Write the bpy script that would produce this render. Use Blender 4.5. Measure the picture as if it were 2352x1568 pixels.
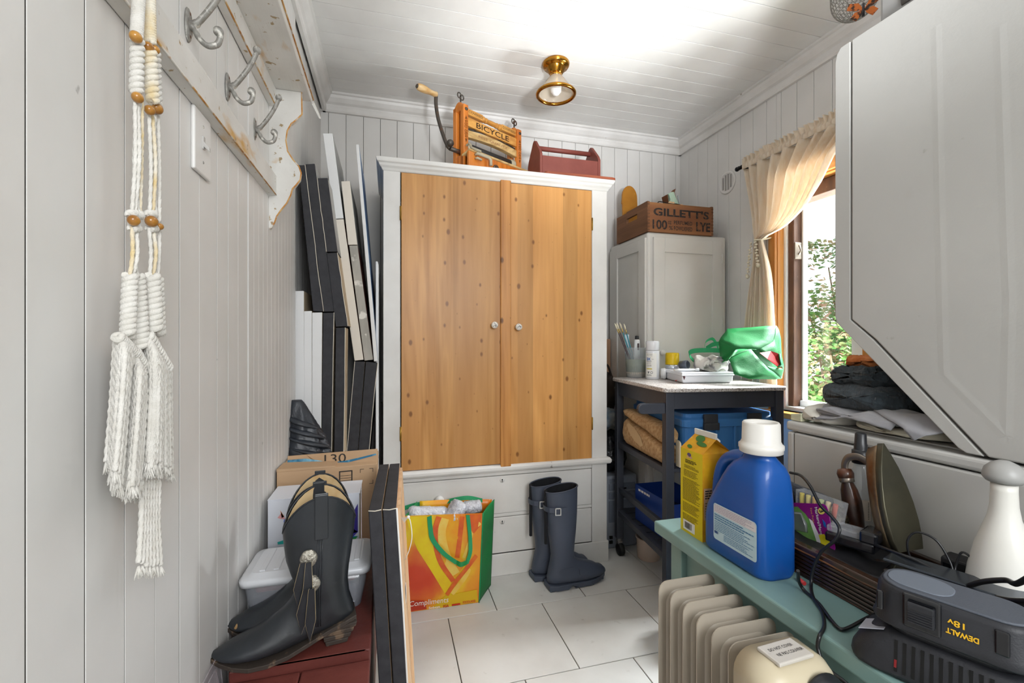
import bpy, bmesh, math, random
from mathutils import Vector, Matrix, noise
for o in list(bpy.data.objects): bpy.data.objects.remove(o)
random.seed(11)
C = bpy.context.scene.collection
sc = bpy.context.scene
PI = math.pi
# ------------------------------------------------------------------ camera, world, light, exposure
FPX = 1035.0; YAW = math.radians(15.18); CAMH = 1.1
SN = math.sin(YAW); CN = math.cos(YAW)
cd = bpy.data.cameras.new('camera'); cam = bpy.data.objects.new('camera', cd); C.objects.link(cam)
cd.sensor_width = 36; cd.lens = FPX/2352*36; cd.clip_start = 0.02
cam.location = (0, 0, CAMH); cam.rotation_euler = (PI/2, 0, -YAW)
sc.camera = cam
w = bpy.data.worlds.new('world'); sc.world = w; w.use_nodes = True
bg = w.node_tree.nodes['Background']
bg.inputs[0].default_value = (0.93, 0.97, 1.0, 1); bg.inputs[1].default_value = 0.9
def light(name, kind, loc, energy, size=1, color=(1, 1, 1), aim=None, sizey=None):
    l = bpy.data.lights.new(name, kind); l.energy = energy; l.color = color
    if kind == 'AREA':
        l.size = size
        if sizey: l.shape = 'RECTANGLE'; l.size_y = sizey
    elif kind == 'SUN': l.angle = size
    else: l.shadow_soft_size = size
    o = bpy.data.objects.new(name, l); C.objects.link(o); o.location = loc
    if aim: o.rotation_euler = (Vector(aim)-Vector(loc)).to_track_quat('-Z', 'Y').to_euler()
    return o
light('sun_light', 'SUN', (6, 1.2, 5.4), 1.3, 0.22, (1, .97, .93), aim=(.9, 1.65, 0))
light('sky_light', 'AREA', (3.3, 1.75, 2.9), 380, 1.4, (.94, .97, 1), aim=(1.6, 1.6, 1.0))
light('ground_bounce_light', 'AREA', (3.1, 1.75, -.05), 230, 1.3, (.97, .99, 1), aim=(1.3, 1.62, 1.7))  # added lamp out of view below the window, stands in for sunlit ground
light('fill_light', 'AREA', (.55, -1.2, 1.7), 19, 1.0, (.94, .97, 1), aim=(.85, 1.7, .1), sizey=1.0)  # added fill lamp behind the camera
sp_ = light('ceiling_fill_light', 'SPOT', (.5, -.3, 1.3), 95, .12, (.94, .97, 1), aim=(.85, 1.6, 2.4)); sp_.data.spot_size = math.radians(48); sp_.data.spot_blend = .9  # added unseen spot behind the camera, brightens the ceiling
sc.view_settings.view_transform = 'Standard'; sc.view_settings.look = 'None'
sc.view_settings.gamma = 1; sc.view_settings.use_curve_mapping = False
sc.view_settings.exposure = 1.22
# ------------------------------------------------------------------ points from sight lines (each meets a real plane)
def ray(u, v):
    a = (u-1176)/FPX; b = (784-v)/FPX
    return (SN+CN*a, CN-SN*a, b)
def PX(u, v, X):
    r = ray(u, v); t = X/r[0]; return Vector((X, t*r[1], CAMH+t*r[2]))
def PY(u, v, Y):
    r = ray(u, v); t = Y/r[1]; return Vector((t*r[0], Y, CAMH+t*r[2]))
def PZ(u, v, Z):
    r = ray(u, v); t = (Z-CAMH)/r[2]; return Vector((t*r[0], t*r[1], Z))
def V(*a): return Vector(a)
# ------------------------------------------------------------------ mesh building
class MB:
    def __init__(s, M=None): s.v = []; s.f = []; s.m = []; s.s = []; s.M = M
    def add(s, vs, fs, smooth=False, mi=0):
        n = len(s.v)
        for p in vs:
            p = Vector(p)
            s.v.append(s.M @ p if s.M else p)
        for f in fs: s.f.append([i+n for i in f]); s.m.append(mi); s.s.append(smooth)
        return s
    def box(s, x0, y0, z0, x1, y1, z1, mi=0):
        vs = [(x, y, z) for z in (z0, z1) for y in (y0, y1) for x in (x0, x1)]
        return s.add(vs, [(0, 2, 3, 1), (4, 5, 7, 6), (0, 1, 5, 4), (2, 6, 7, 3), (0, 4, 6, 2), (1, 3, 7, 5)], mi=mi)
    def hexa(s, p, mi=0):   # 4 bottom + 4 top points
        return s.add(p, [(3, 2, 1, 0), (4, 5, 6, 7), (0, 1, 5, 4), (1, 2, 6, 5), (2, 3, 7, 6), (3, 0, 4, 7)], mi=mi)
    def prism(s, poly, ext, smooth=False, mi=0):
        n = len(poly); e = Vector(ext); poly = [Vector(p) for p in poly]
        vs = poly+[p+e for p in poly]
        s.add(vs, [tuple(range(n-1, -1, -1)), tuple(range(n, 2*n))], False, mi)
        k = len(s.v)-2*n
        for i in range(n):
            j = (i+1) % n; s.f.append([k+i, k+j, k+n+j, k+n+i]); s.m.append(mi); s.s.append(smooth)
        return s
    def loft(s, rings, cap=True, smooth=True, closed=True, mi=0):
        n = len(rings[0]); vs = [p for r in rings for p in r]; fs = []
        for a in range(len(rings)-1):
            for i in range(n if closed else n-1):
                j = (i+1) % n; fs.append((a*n+i, a*n+j, (a+1)*n+j, (a+1)*n+i))
        s.add(vs, fs, smooth, mi)
        if cap:
            k = len(s.v)-len(vs); L = len(vs)
            s.f.append([k+i for i in range(n-1, -1, -1)]); s.m.append(mi); s.s.append(False)
            s.f.append([k+L-n+i for i in range(n)]); s.m.append(mi); s.s.append(False)
        return s
    def tube(s, pts, r, n=8, cap=True, smooth=True, flat=1.0, up=None, mi=0):
        pts = [Vector(p) for p in pts]; rings = []; L = len(pts)
        rr = r if isinstance(r, (list, tuple)) else [r]*L
        t0 = (pts[1]-pts[0]).normalized()
        ref = Vector(up) if up else (V(0, 0, 1) if abs(t0.z) < .9 else V(1, 0, 0))
        a = (ref-t0*ref.dot(t0)).normalized()
        for i, p in enumerate(pts):
            t = (pts[min(i+1, L-1)]-pts[max(i-1, 0)]).normalized()
            a = (a-t*a.dot(t)); a = a.normalized() if a.length > 1e-6 else t.orthogonal().normalized()
            b = t.cross(a)
            rings.append([p+(a*math.cos(q)*flat+b*math.sin(q))*rr[i] for q in [2*PI*k/n for k in range(n)]])
        return s.loft(rings, cap, smooth, mi=mi)
    def lathe(s, c, prof, n=20, ax=(0, 0, 1), smooth=True, cap=True, mi=0, ph=0, fn=None):
        c = Vector(c); ax = Vector(ax).normalized()
        a = (V(1, 0, 0) if abs(ax.x) < .9 else V(0, 1, 0)); a = (a-ax*a.dot(ax)).normalized(); b = ax.cross(a)
        rings = []
        for r, z in prof:
            rings.append([c+ax*z+(a*math.cos(q)+b*math.sin(q))*r*(fn(q, z) if fn else 1) for q in [ph+2*PI*k/n for k in range(n)]])
        return s.loft(rings, cap, smooth, mi=mi)
    def ball(s, c, r, n=12, m=8, mi=0, M=None):
        c = Vector(c); rr = r if isinstance(r, (tuple, list)) else (r, r, r); rings = []
        for i in range(m+1):
            t = PI*min(max(i/m, .02), .98); 
            ring = [V(rr[0]*math.sin(t)*math.cos(2*PI*k/n), rr[1]*math.sin(t)*math.sin(2*PI*k/n), -rr[2]*math.cos(t)) for k in range(n)]
            rings.append([c+(M @ p if M else p) for p in ring])
        return s.loft(rings, True, True, mi=mi)
    def grid(s, fn, nu, nv, smooth=True, mi=0, cu=False):
        vs = [fn(i/nu, j/nv) for j in range(nv+1) for i in range(nu if cu else nu+1)]; w = nu if cu else nu+1
        fs = [(j*w+i, j*w+(i+1) % w, (j+1)*w+(i+1) % w, (j+1)*w+i) for j in range(nv) for i in range(nu)]
        return s.add(vs, fs, smooth, mi)
    def build(s, name, mats, parent=None, bevel=0, seg=2, solid=0, sub=0, soff=0, wn=False, **tags):
        org = ORG.get(parent, V(0, 0, 0)) if parent is not None else tags.pop('at', V(0, 0, 0))
        org = Vector(org)
        me = bpy.data.meshes.new(name); me.from_pydata([p-org for p in s.v], [], s.f)
        me.polygons.foreach_set('material_index', s.m); me.polygons.foreach_set('use_smooth', s.s)
        bm = bmesh.new(); bm.from_mesh(me); bmesh.ops.recalc_face_normals(bm, faces=bm.faces); bm.to_mesh(me); bm.free()
        for m in (mats if isinstance(mats, (list, tuple)) else [mats]): me.materials.append(m)
        me.update()
        o = bpy.data.objects.new(name, me); C.objects.link(o); ORG[o] = org
        if parent is not None: o.parent = parent
        else: o.location = org
        if solid: m = o.modifiers.new('s', 'SOLIDIFY'); m.thickness = solid; m.offset = soff
        if bevel: m = o.modifiers.new('b', 'BEVEL'); m.width = bevel; m.segments = seg; m.limit_method = 'ANGLE'; m.angle_limit = .6; m.harden_normals = False
        if sub: m = o.modifiers.new('u', 'SUBSURF'); m.levels = sub; m.render_levels = sub
        for k, v in tags.items(): o[k] = v
        return o
ORG = {}
def tag(o, label=None, cat=None, group=None, kind=None):
    if label: o['label'] = label
    if cat: o['category'] = cat
    if group: o['group'] = group
    if kind: o['kind'] = kind
    return o
def thing(name, label, cat, loc=(0, 0, 0), group=None):
    o = bpy.data.objects.new(name, None); C.objects.link(o); o.location = loc; ORG[o] = Vector(loc)
    o.empty_display_size = .05
    return tag(o, label, cat, group)
def frame(o, x, z=None, y=None):   # local x axis + approx z -> matrix
    x = Vector(x).normalized()
    if z is not None: z = Vector(z); z = (z-x*z.dot(x)).normalized(); y = z.cross(x)
    else: y = Vector(y); y = (y-x*y.dot(x)).normalized(); z = x.cross(y)
    M = Matrix((x, y, z)).transposed().to_4x4(); M.translation = Vector(o); return M
def rotz(o, deg): M = Matrix.Rotation(math.radians(deg), 4, 'Z'); M.translation = Vector(o); return M
def copy_tree(o, parent=None, loc=None, rot=None, label=None):
    c = o.copy(); C.objects.link(c); ORG[c] = ORG.get(o, V(0, 0, 0))
    if parent is not None: c.parent = parent
    if loc is not None: c.location = loc; ORG[c] = Vector(loc)
    if rot is not None: c.rotation_euler = rot
    if label: c['label'] = label
    for ch in o.children: copy_tree(ch, c)
    return c
def spl(pts, n=8):   # catmull-rom through points
    P = [Vector(p) for p in pts]; P = [P[0]*2-P[1]]+P+[P[-1]*2-P[-2]]; out = []
    for i in range(1, len(P)-2):
        for k in range(n):
            t = k/n; a, b, c, d = P[i-1:i+3]
            out.append(.5*((2*b)+(c-a)*t+(2*a-5*b+4*c-d)*t*t+(3*b-a-3*c+d)*t**3))
    return out+[P[-2].copy()]
def text(body, parent, material, M=None, h=.02, w=None, fn=None, name='lettering', ext=0, bold=0, shear=0, lab=None, res=3, align='CENTER'):
    cu = bpy.data.curves.new('t', 'FONT'); cu.body = body; cu.size = 1; cu.resolution_u = res; cu.offset = bold; cu.shear = shear
    cu.extrude = 0; cu.fill_mode = 'FRONT'
    to = bpy.data.objects.new('t', cu); C.objects.link(to)
    dg = bpy.context.evaluated_depsgraph_get(); me = bpy.data.meshes.new_from_object(to.evaluated_get(dg))
    bpy.data.objects.remove(to); bpy.data.curves.remove(cu)
    vs = [v.co.copy() for v in me.vertices]; fs = [list(p.vertices) for p in me.polygons]; bpy.data.meshes.remove(me)
    x0 = min(v.x for v in vs); x1 = max(v.x for v in vs); y0 = min(v.y for v in vs); y1 = max(v.y for v in vs)
    sy = h/(y1-y0); sx = (w/(x1-x0)) if w else sy
    ox = (x0+x1)/2 if align == 'CENTER' else x0
    b = MB()
    pts = [((v.x-ox)*sx, (v.y-(y0+y1)/2)*sy) for v in vs]
    f = fn or (lambda x, y: M @ V(x, y, 0))
    b.add([f(x, y) for x, y in pts], fs)
    return b.build(name, material, parent, **({'label': lab} if lab else {}))
# ------------------------------------------------------------------ materials
def lin(c): return c/12.92 if c <= .04045 else ((c+.055)/1.055)**2.4
def hx(h, a=1): return tuple(lin(int(h[i:i+2], 16)/255) for i in (0, 2, 4))+(a,)
MATS = {}
def mat(name, col, rough=.5, metal=0, col2=None, vs=6, vst=(1, 1, 1), bump=0, bs=60, bst=(1, 1, 1), trans=0, ior=1.45, alpha=1, emit=0, coat=0, sheen=0, spec=None, amt=(.35, .7), wear=None, wth=(.62, .68), wsc=9, wst=(1, 1, 1), det=5, sss=0, wear2=None, w2th=(.66, .7), w2sc=14):
    if name in MATS: return MATS[name]
    m = bpy.data.materials.new(name); m.use_nodes = True; nt = m.node_tree; N = nt.nodes; L = nt.links; b = N['Principled BSDF']
    def nd(t, **k):
        n = N.new(t)
        for q, v in k.items(): setattr(n, q, v)
        return n
    def ns(scale, st, detail=det, dist=0):
        mp = nd('ShaderNodeMapping'); mp.inputs['Scale'].default_value = st; L.new(tc.outputs['Object'], mp.inputs[0])
        n = nd('ShaderNodeTexNoise'); n.inputs['Scale'].default_value = scale; n.inputs['Detail'].default_value = detail; n.inputs['Distortion'].default_value = dist
        L.new(mp.outputs[0], n.inputs['Vector']); return n.outputs['Fac']
    tc = nd('ShaderNodeTexCoord')
    base = hx(col) if isinstance(col, str) else col
    b.inputs['Base Color'].default_value = base
    cur = None
    def mix(fac, lo, hi, c0, c1):
        r = nd('ShaderNodeMapRange'); r.inputs[1].default_value = lo; r.inputs[2].default_value = hi; L.new(fac, r.inputs[0])
        x = nd('ShaderNodeMix', data_type='RGBA'); L.new(r.outputs[0], x.inputs['Factor'])
        for q, c in ((6, c0), (7, c1)):
            if isinstance(c, tuple): x.inputs[q].default_value = c
            else: L.new(c, x.inputs[q])
        return x.outputs[2]
    if col2: cur = mix(ns(vs, vst), amt[0], amt[1], base, hx(col2))
    if wear: cur = mix(ns(wsc, wst, 8), wth[0], wth[1], cur or base, hx(wear))
    if wear2: cur = mix(ns(w2sc, (1, 1, 1), 9), w2th[0], w2th[1], cur or base, hx(wear2))
    if cur: L.new(cur, b.inputs['Base Color'])
    b.inputs['Roughness'].default_value = rough; b.inputs['Metallic'].default_value = metal
    b.inputs['Transmission Weight'].default_value = trans; b.inputs['IOR'].default_value = ior; b.inputs['Alpha'].default_value = alpha
    b.inputs['Coat Weight'].default_value = coat; b.inputs['Sheen Weight'].default_value = sheen
    if spec is not None: b.inputs['Specular IOR Level'].default_value = spec
    if sss: b.inputs['Subsurface Weight'].default_value = sss; b.inputs['Subsurface Scale'].default_value = .01
    if emit: b.inputs['Emission Color'].default_value = base; b.inputs['Emission Strength'].default_value = emit
    if bump:
        bp = nd('ShaderNodeBump'); bp.inputs['Strength'].default_value = bump; bp.inputs['Distance'].default_value = .01
        L.new(ns(bs, bst), bp.inputs['Height']); L.new(bp.outputs[0], b.inputs['Normal'])
    MATS[name] = m; return m
def wood(name, c1, c2, c3=None, axis='Z', scale=1, rough=.45, knots=0, kcol='5a3415', ring=14, bump=.06, strips=0, coat=0):
    if name in MATS: return MATS[name]
    m = bpy.data.materials.new(name); m.use_nodes = True; nt = m.node_tree; N = nt.nodes; L = nt.links; b = N['Principled BSDF']
    tc = N.new('ShaderNodeTexCoord'); mp = N.new('ShaderNodeMapping'); L.new(tc.outputs['Object'], mp.inputs[0])
    st = {'X': (.06, 1, 1), 'Y': (1, .06, 1), 'Z': (1, 1, .06)}[axis]
    mp.inputs['Scale'].default_value = tuple(q*scale for q in st)
    n1 = N.new('ShaderNodeTexNoise'); n1.inputs['Scale'].default_value = 7; n1.inputs['Detail'].default_value = 3; n1.inputs['Distortion'].default_value = .6
    L.new(mp.outputs[0], n1.inputs['Vector'])
    mu = N.new('ShaderNodeMath'); mu.operation = 'MULTIPLY'; mu.inputs[1].default_value = ring; L.new(n1.outputs['Fac'], mu.inputs[0])
    fr = N.new('ShaderNodeMath'); fr.operation = 'PINGPONG'; fr.inputs[1].default_value = 1; L.new(mu.outputs[0], fr.inputs[0])
    n2 = N.new('ShaderNodeTexNoise'); n2.inputs['Scale'].default_value = 90; n2.inputs['Detail'].default_value = 4; L.new(mp.outputs[0], n2.inputs['Vector'])
    ad = N.new('ShaderNodeMath'); ad.operation = 'MULTIPLY_ADD'; ad.inputs[1].default_value = .55; L.new(n2.outputs['Fac'], ad.inputs[0]); 
    m5 = N.new('ShaderNodeMath'); m5.operation = 'MULTIPLY'; m5.inputs[1].default_value = .5; L.new(fr.outputs[0], m5.inputs[0]); L.new(m5.outputs[0], ad.inputs[2])
    cr = N.new('ShaderNodeValToRGB'); cr.color_ramp.elements[0].position = .2; cr.color_ramp.elements[0].color = hx(c1); cr.color_ramp.elements[1].position = .8; cr.color_ramp.elements[1].color = hx(c2)
    L.new(ad.outputs[0], cr.inputs[0]); out = cr.outputs[0]
    if c3:
        mp2 = N.new('ShaderNodeMapping'); L.new(tc.outputs['Object'], mp2.inputs[0]); mp2.inputs['Scale'].default_value = {'X': (.02, 1, 1), 'Y': (1, .02, 1), 'Z': (1, 1, .02)}[axis]
        n3 = N.new('ShaderNodeTexNoise'); n3.inputs['Scale'].default_value = 13; n3.inputs['Detail'].default_value = 1; L.new(mp2.outputs[0], n3.inputs['Vector'])
        r = N.new('ShaderNodeMapRange'); r.inputs[1].default_value = .42; r.inputs[2].default_value = .62; L.new(n3.outputs['Fac'], r.inputs[0])
        x = N.new('ShaderNodeMix'); x.data_type = 'RGBA'; x.blend_type = 'MIX'; L.new(r.outputs[0], x.inputs['Factor']); L.new(out, x.inputs[6]); x.inputs[7].default_value = hx(c3)
        mm = N.new('ShaderNodeMath'); mm.operation = 'MULTIPLY'; mm.inputs[1].default_value = .65; L.new(r.outputs[0], mm.inputs[0]); L.new(mm.outputs[0], x.inputs['Factor']); out = x.outputs[2]
    if strips:
        ss = N.new('ShaderNodeSeparateXYZ'); L.new(tc.outputs['Object'], ss.inputs[0]); sm = N.new('ShaderNodeMath'); sm.operation = 'MULTIPLY'; sm.inputs[1].default_value = strips; L.new(ss.outputs['Y' if axis == 'X' else 'X'], sm.inputs[0])
        sf = N.new('ShaderNodeMath'); sf.operation = 'FLOOR'; L.new(sm.outputs[0], sf.inputs[0]); wn_ = N.new('ShaderNodeTexWhiteNoise'); wn_.noise_dimensions = '1D'; L.new(sf.outputs[0], wn_.inputs['W'])
        rs = N.new('ShaderNodeMapRange'); rs.inputs[3].default_value = .80; rs.inputs[4].default_value = 1.12; L.new(wn_.outputs['Value'], rs.inputs[0])
        hs = N.new('ShaderNodeHueSaturation'); L.new(out, hs.inputs['Color']); L.new(rs.outputs[0], hs.inputs['Value']); out = hs.outputs[0]
    if knots:
        sx_ = N.new('ShaderNodeSeparateXYZ'); L.new(tc.outputs['Object'], sx_.inputs[0]); cx_ = N.new('ShaderNodeCombineXYZ')
        for i_, s_, k_ in {'Z': ((0, 0, 1), (1, 2, .62)), 'X': ((0, 0, .62), (1, 2, 1)), 'Y': ((0, 1, .62), (1, 2, 1))}[axis]:
            ml_ = N.new('ShaderNodeMath'); ml_.operation = 'MULTIPLY'; ml_.inputs[1].default_value = k_; L.new(sx_.outputs[s_], ml_.inputs[0]); L.new(ml_.outputs[0], cx_.inputs[i_])
        vo = N.new('ShaderNodeTexVoronoi'); vo.voronoi_dimensions = '2D'; vo.inputs['Scale'].default_value = knots; L.new(cx_.outputs[0], vo.inputs['Vector'])
        sp = N.new('ShaderNodeSeparateColor'); L.new(vo.outputs['Color'], sp.inputs[0])
        sz = N.new('ShaderNodeMapRange'); sz.inputs[1].default_value = .35; sz.inputs[2].default_value = 1; sz.inputs[3].default_value = 0; sz.inputs[4].default_value = .1; L.new(sp.outputs[0], sz.inputs[0])
        df = N.new('ShaderNodeMath'); df.operation = 'SUBTRACT'; L.new(sz.outputs[0], df.inputs[0]); L.new(vo.outputs['Distance'], df.inputs[1])
        rk = N.new('ShaderNodeMapRange'); rk.inputs[1].default_value = -.03; rk.inputs[2].default_value = .035; L.new(df.outputs[0], rk.inputs[0])
        x = N.new('ShaderNodeMix'); x.data_type = 'RGBA'; L.new(rk.outputs[0], x.inputs['Factor']); L.new(out, x.inputs[6]); x.inputs[7].default_value = hx(kcol); out = x.outputs[2]
    L.new(out, b.inputs['Base Color']); b.inputs['Roughness'].default_value = rough; b.inputs['Coat Weight'].default_value = coat
    bp = N.new('ShaderNodeBump'); bp.inputs['Strength'].default_value = bump; bp.inputs['Distance'].default_value = .005; L.new(ad.outputs[0], bp.inputs['Height']); L.new(bp.outputs[0], b.inputs['Normal'])
    MATS[name] = m; return m
# ================================================================== THE SETTING
XL = -.341; XR = 1.836; YB = 2.56; ZC = 2.404; YF = -1.5
m_wall = mat('wall_paint', 'dcdad7', .45, col2='d2d0cc', vs=4, bump=.05, bs=40, bst=(1, 1, .15), wear='a8a6a2', wth=(.74, .8), wsc=30)
m_ceil = mat('ceiling_paint', 'e9e8e5', .32, col2='e0dedb', vs=5, bump=.06, bs=30, bst=(.1, 1, 1), wear='b5b2ad', wth=(.73, .8), wsc=14)
m_gap = mat('joint_dark', '4e4a45', .9)
m_trim = mat('trim_paint', 'e3e1de', .4, col2='d6d3cf', vs=8, bump=.04, wear='a39b90', wth=(.72, .76), wsc=25)
m_tile = mat('tile', 'dddcd8', .42, col2='d0cdc8', vs=5, bump=.03, bs=50, wear='a59f96', wth=(.66, .8), wsc=16)
m_grout = mat('grout', '554f48', .9)
m_dark = mat('dark_cavity', '1a1816', .9)
def board_along(b, ax, p0, p1, q0, q1, face, d, th=.012, ch=.0022, flip=1):
    pass
# floor
fl = MB().box(XL-.1, YF, -.06, XR+.1, YB+.06, -.004).build('floor', m_grout, kind='structure')
TS = .3932; g = .0016
for row in range(-8, 5):
    y0 = 1.4046+row*TS; y1 = y0+TS
    if y0 > YB or y1 < YF: continue
    y1 = min(y1, YB); y0 = max(y0, YF)
    off = .224 if row % 2 == 0 else .224+TS*.51
    k = -4
    while off+k*TS < XR:
        x0 = max(off+k*TS, XL); x1 = min(off+(k+1)*TS, XR); k += 1
        if x1-x0 < .02: continue
        dz = random.uniform(-.0004, .0004)
        MB().box(x0+g, y0+g, -.004, x1-g, y1-g, dz).build('tile', m_tile, fl, bevel=.0012, seg=1)
# ceiling: boards run across the room
ce = MB().box(XL-.1, YF, ZC+.01, XR+.1, YB+.06, ZC+.07).build('ceiling', m_gap, kind='structure')
y = YB; k = 0
while y > YF:
    y0 = max(y-.0868, YF)
    MB().box(XL-.05, y0+.0009, ZC, XR+.02, y-.0009, ZC+.012).build('board', m_ceil, ce, bevel=.001, seg=1)
    y = y0-1e-6 if y0 > YF else YF-1
# left wall: planed boards, a reeded panel near the coat rack end, then a set-back length to the corner
wl = MB().box(XL-.09, YF, 0, XL-.012, YB+.06, ZC+.02).build('wall_left', m_gap, kind='structure')
seams = [YF, -1.3, -1.1, -.9, -.7, -.5, -.3, -.1, .1, .225, .305, .385, .465, .546, .634, .715, .795, .877, .959, 1.047, 1.113, 1.18, 1.254]
for a, b_ in zip(seams, seams[1:]):
    d = random.uniform(-.0003, .0002)
    MB().box(XL-.0012, a+.0011, 0, XL+d, b_-.0011, ZC).build('board', m_wall, wl, bevel=.0005, seg=1)
a = 1.254; k = 0
while a < 1.80:
    b_ = a+.0445; d = .002
    MB().box(XL-.0012, a+.0006, 0, XL+d, b_-.0006, ZC).build('board', m_wall, wl, bevel=.0004, seg=1); a = b_
a_end = a
MB().box(XL-.0135, YF, 0, XL-.0012, a_end, ZC).build('joint_backing', m_gap, wl)
while a < YB-.005:
    b_ = min(a+.0445, YB)
    MB().box(XL-.02, a+.0006, 0, XL-.010, b_-.0006, ZC).build('board', m_wall, wl, bevel=.0004, seg=1); a = b_
# back wall
wb = MB().box(XL-.09, YB+.012, 0, XR+.1, YB+.08, ZC+.02).build('wall_back', m_gap, kind='structure')
x = XL-.061; 
while x < XR-.001:
    x1 = min(x+.0882, XR+.01)
    MB().box(max(x, XL-.02)+.001, YB, 0, x1-.001, YB+.013, ZC).build('board', m_wall, wb, bevel=.0012, seg=1)
    x = x1 if x1 < XR else XR+1
# right wall with the window opening
WY0, WY1, WZ0, WZ1 = 1.365, 1.80, .765, 1.845
wr = MB()
wr.box(XR+.012, YF, 0, XR+.16, WY0, ZC+.02).box(XR+.012, WY1, 0, XR+.16, YB+.06, ZC+.02)
wr.box(XR+.012, WY0, 0, XR+.16, WY1, WZ0).box(XR+.012, WY0, WZ1, XR+.16, WY1, ZC+.02)
wr = wr.build('wall_right', m_gap, kind='structure')
y = YB
while y > YF:
    y0 = max(y-.0875, YF)
    if y0 < WY1 and y > WY0:
        segs = [(0, WZ0), (WZ1, ZC)]
        lo, hi = max(y0, WY0), min(y, WY1)
        for z0, z1 in segs: MB().box(XR, lo+.001, z0, XR+.013, hi-.001, z1).build('board', m_wall, wr, bevel=.0012, seg=1)
        if y0 < WY0: MB().box(XR, y0+.001, 0, XR+.013, WY0, ZC).build('board', m_wall, wr, bevel=.0012, seg=1)
        if y > WY1: MB().box(XR, WY1, 0, XR+.013, y-.001, ZC).build('board', m_wall, wr, bevel=.0012, seg=1)
    else: MB().box(XR, y0+.001, 0, XR+.013, y-.001, ZC).build('board', m_wall, wr, bevel=.0012, seg=1)
    y = y0 if y0 > YF else YF-1
# wall behind the camera
MB().box(XL-.09, YF-.08, 0, XR+.1, YF, ZC+.02).build('wall_front', m_wall, kind='structure')
# crown mouldings
def crown(name, P, Q, inward):   # straight run from P to Q at ceiling height
    P = Vector(P); Q = Vector(Q); n = Vector(inward)
    prof = [(0, 0), (.052, 0), (.052, -.010), (.044, -.014), (.040, -.026), (.026, -.044), (.014, -.052), (.014, -.060), (.020, -.064), (.020, -.084), (.015, -.092), (0, -.092)]
    MB().prism([P+n*a+V(0, 0, b) for a, b in prof], Q-P).build(name, m_trim, kind='structure')
crown('trim_1', (XL-.012, YB, ZC), (XR, YB, ZC), (0, -1, 0))
crown('trim_2', (XR, YF, ZC), (XR, YB, ZC), (-1, 0, 0))
crown('trim_3', (XL, YF, ZC), (XL, YB, ZC), (1, 0, 0))
# window
m_pine = wood('window_pine', 'b8722c', 'd99a4e', axis='Z', rough=.35, coat=.3)
m_pineh = wood('window_pine_flat', 'b8722c', 'd99a4e', axis='Y', rough=.35, coat=.3)
m_sash = mat('sash_brown', '4a3226', .55, col2='6b4a35', vs=30, vst=(1, 1, .2), bump=.1, bs=200, wear='8d7b6c', wth=(.68, .75), wsc=60)
m_vinyl = mat('window_white', 'dddddb', .4)
def clearmix(name, tint, gloss=.06, rough=.02, body=None, bf=0):
    m = bpy.data.materials.new(name); m.use_nodes = True; nt = m.node_tree; N = nt.nodes; L = nt.links; N.remove(N['Principled BSDF'])
    t = N.new('ShaderNodeBsdfTransparent'); t.inputs[0].default_value = tint; g = N.new('ShaderNodeBsdfGlossy'); g.inputs['Roughness'].default_value = rough
    x = N.new('ShaderNodeMixShader'); x.inputs[0].default_value = gloss; L.new(t.outputs[0], x.inputs[1]); L.new(g.outputs[0], x.inputs[2]); o = x
    if body:
        d = N.new('ShaderNodeBsdfDiffuse'); d.inputs[0].default_value = body; y = N.new('ShaderNodeMixShader'); y.inputs[0].default_value = bf; L.new(x.outputs[0], y.inputs[1]); L.new(d.outputs[0], y.inputs[2]); o = y
    L.new(o.outputs[0], N['Material Output'].inputs[0]); MATS[name] = m; return m
m_glass = clearmix('window_glass', (.97, .98, .98, 1))
wn = thing('window_1', None, None, (XR, WY0, WZ0)); wn['kind'] = 'structure'
XO = XR+.13
MB().box(XR-.016, WY1-.006, WZ0-.02, XR, WY1+.034, WZ1+.05).build('casing', m_pine, wn, bevel=.003)
MB().box(XR-.016, WY0-.05, WZ0-.02, XR, WY0+.006, WZ1+.05).build('casing', m_pine, wn, bevel=.003)
MB().box(XR-.018, WY0-.06, WZ1-.006, XR, WY1+.045, WZ1+.045).build('casing', m_pineh, wn, bevel=.003)
MB().box(XR-.045, WY0-.07, WZ0-.028, XO, WY1+.05, WZ0).build('sill', m_pineh, wn, bevel=.004)
jb = MB().box(XR, WY1-.010, WZ0, XR+.035, WY1, WZ1).box(XR, WY0, WZ0, XR+.035, WY0+.010, WZ1)
jb.build('jamb_liner', m_pine, wn)
MB().box(XR, WY0, WZ1-.012, XR+.05, WY1, WZ1).build('head_liner', m_pineh, wn)
MB().box(XR+.035, WY1-.022, WZ0, XR+.052, WY1, WZ1).box(XR+.035, WY0, WZ0, XR+.052, WY0+.022, WZ1).box(XR+.035, WY0+.02, WZ0, XR+.13, WY1-.02, WZ0+.02).build('screen_track', m_vinyl, wn, bevel=.002)
MB().box(XR+.052, WY1-.05, WZ0+.018, XO, WY1-.0, WZ1-.012).box(XR+.052, WY0+.0, WZ1-.075, XO, WY1-.05, WZ1-.012).build('sash', m_sash, wn, bevel=.004)
MB().box(XR+.052, WY0, WZ0+.018, XO, WY0+.102, WZ1-.075).box(XR+.09, WY0+.055, WZ0+.018, XO, WY1-.05, WZ0+.05).box(XR+.1, WY1-.06, WZ0+.05, XO, WY1-.05, WZ1-.075).build('inner_sash', m_vinyl, wn, bevel=.003)
MB().box(XO-.02, WY0+.09, WZ0+.045, XO-.016, WY1-.055, WZ1-.07).build('pane', m_glass, wn)
lk = MB().box(XR+.056, WY1-.056, 1.50, XR+.095, WY1-.05, 1.58).build('latch', mat('latch_metal', '9c9285', .4, .6, wear='5d554b'), wn, bevel=.002)
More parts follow.
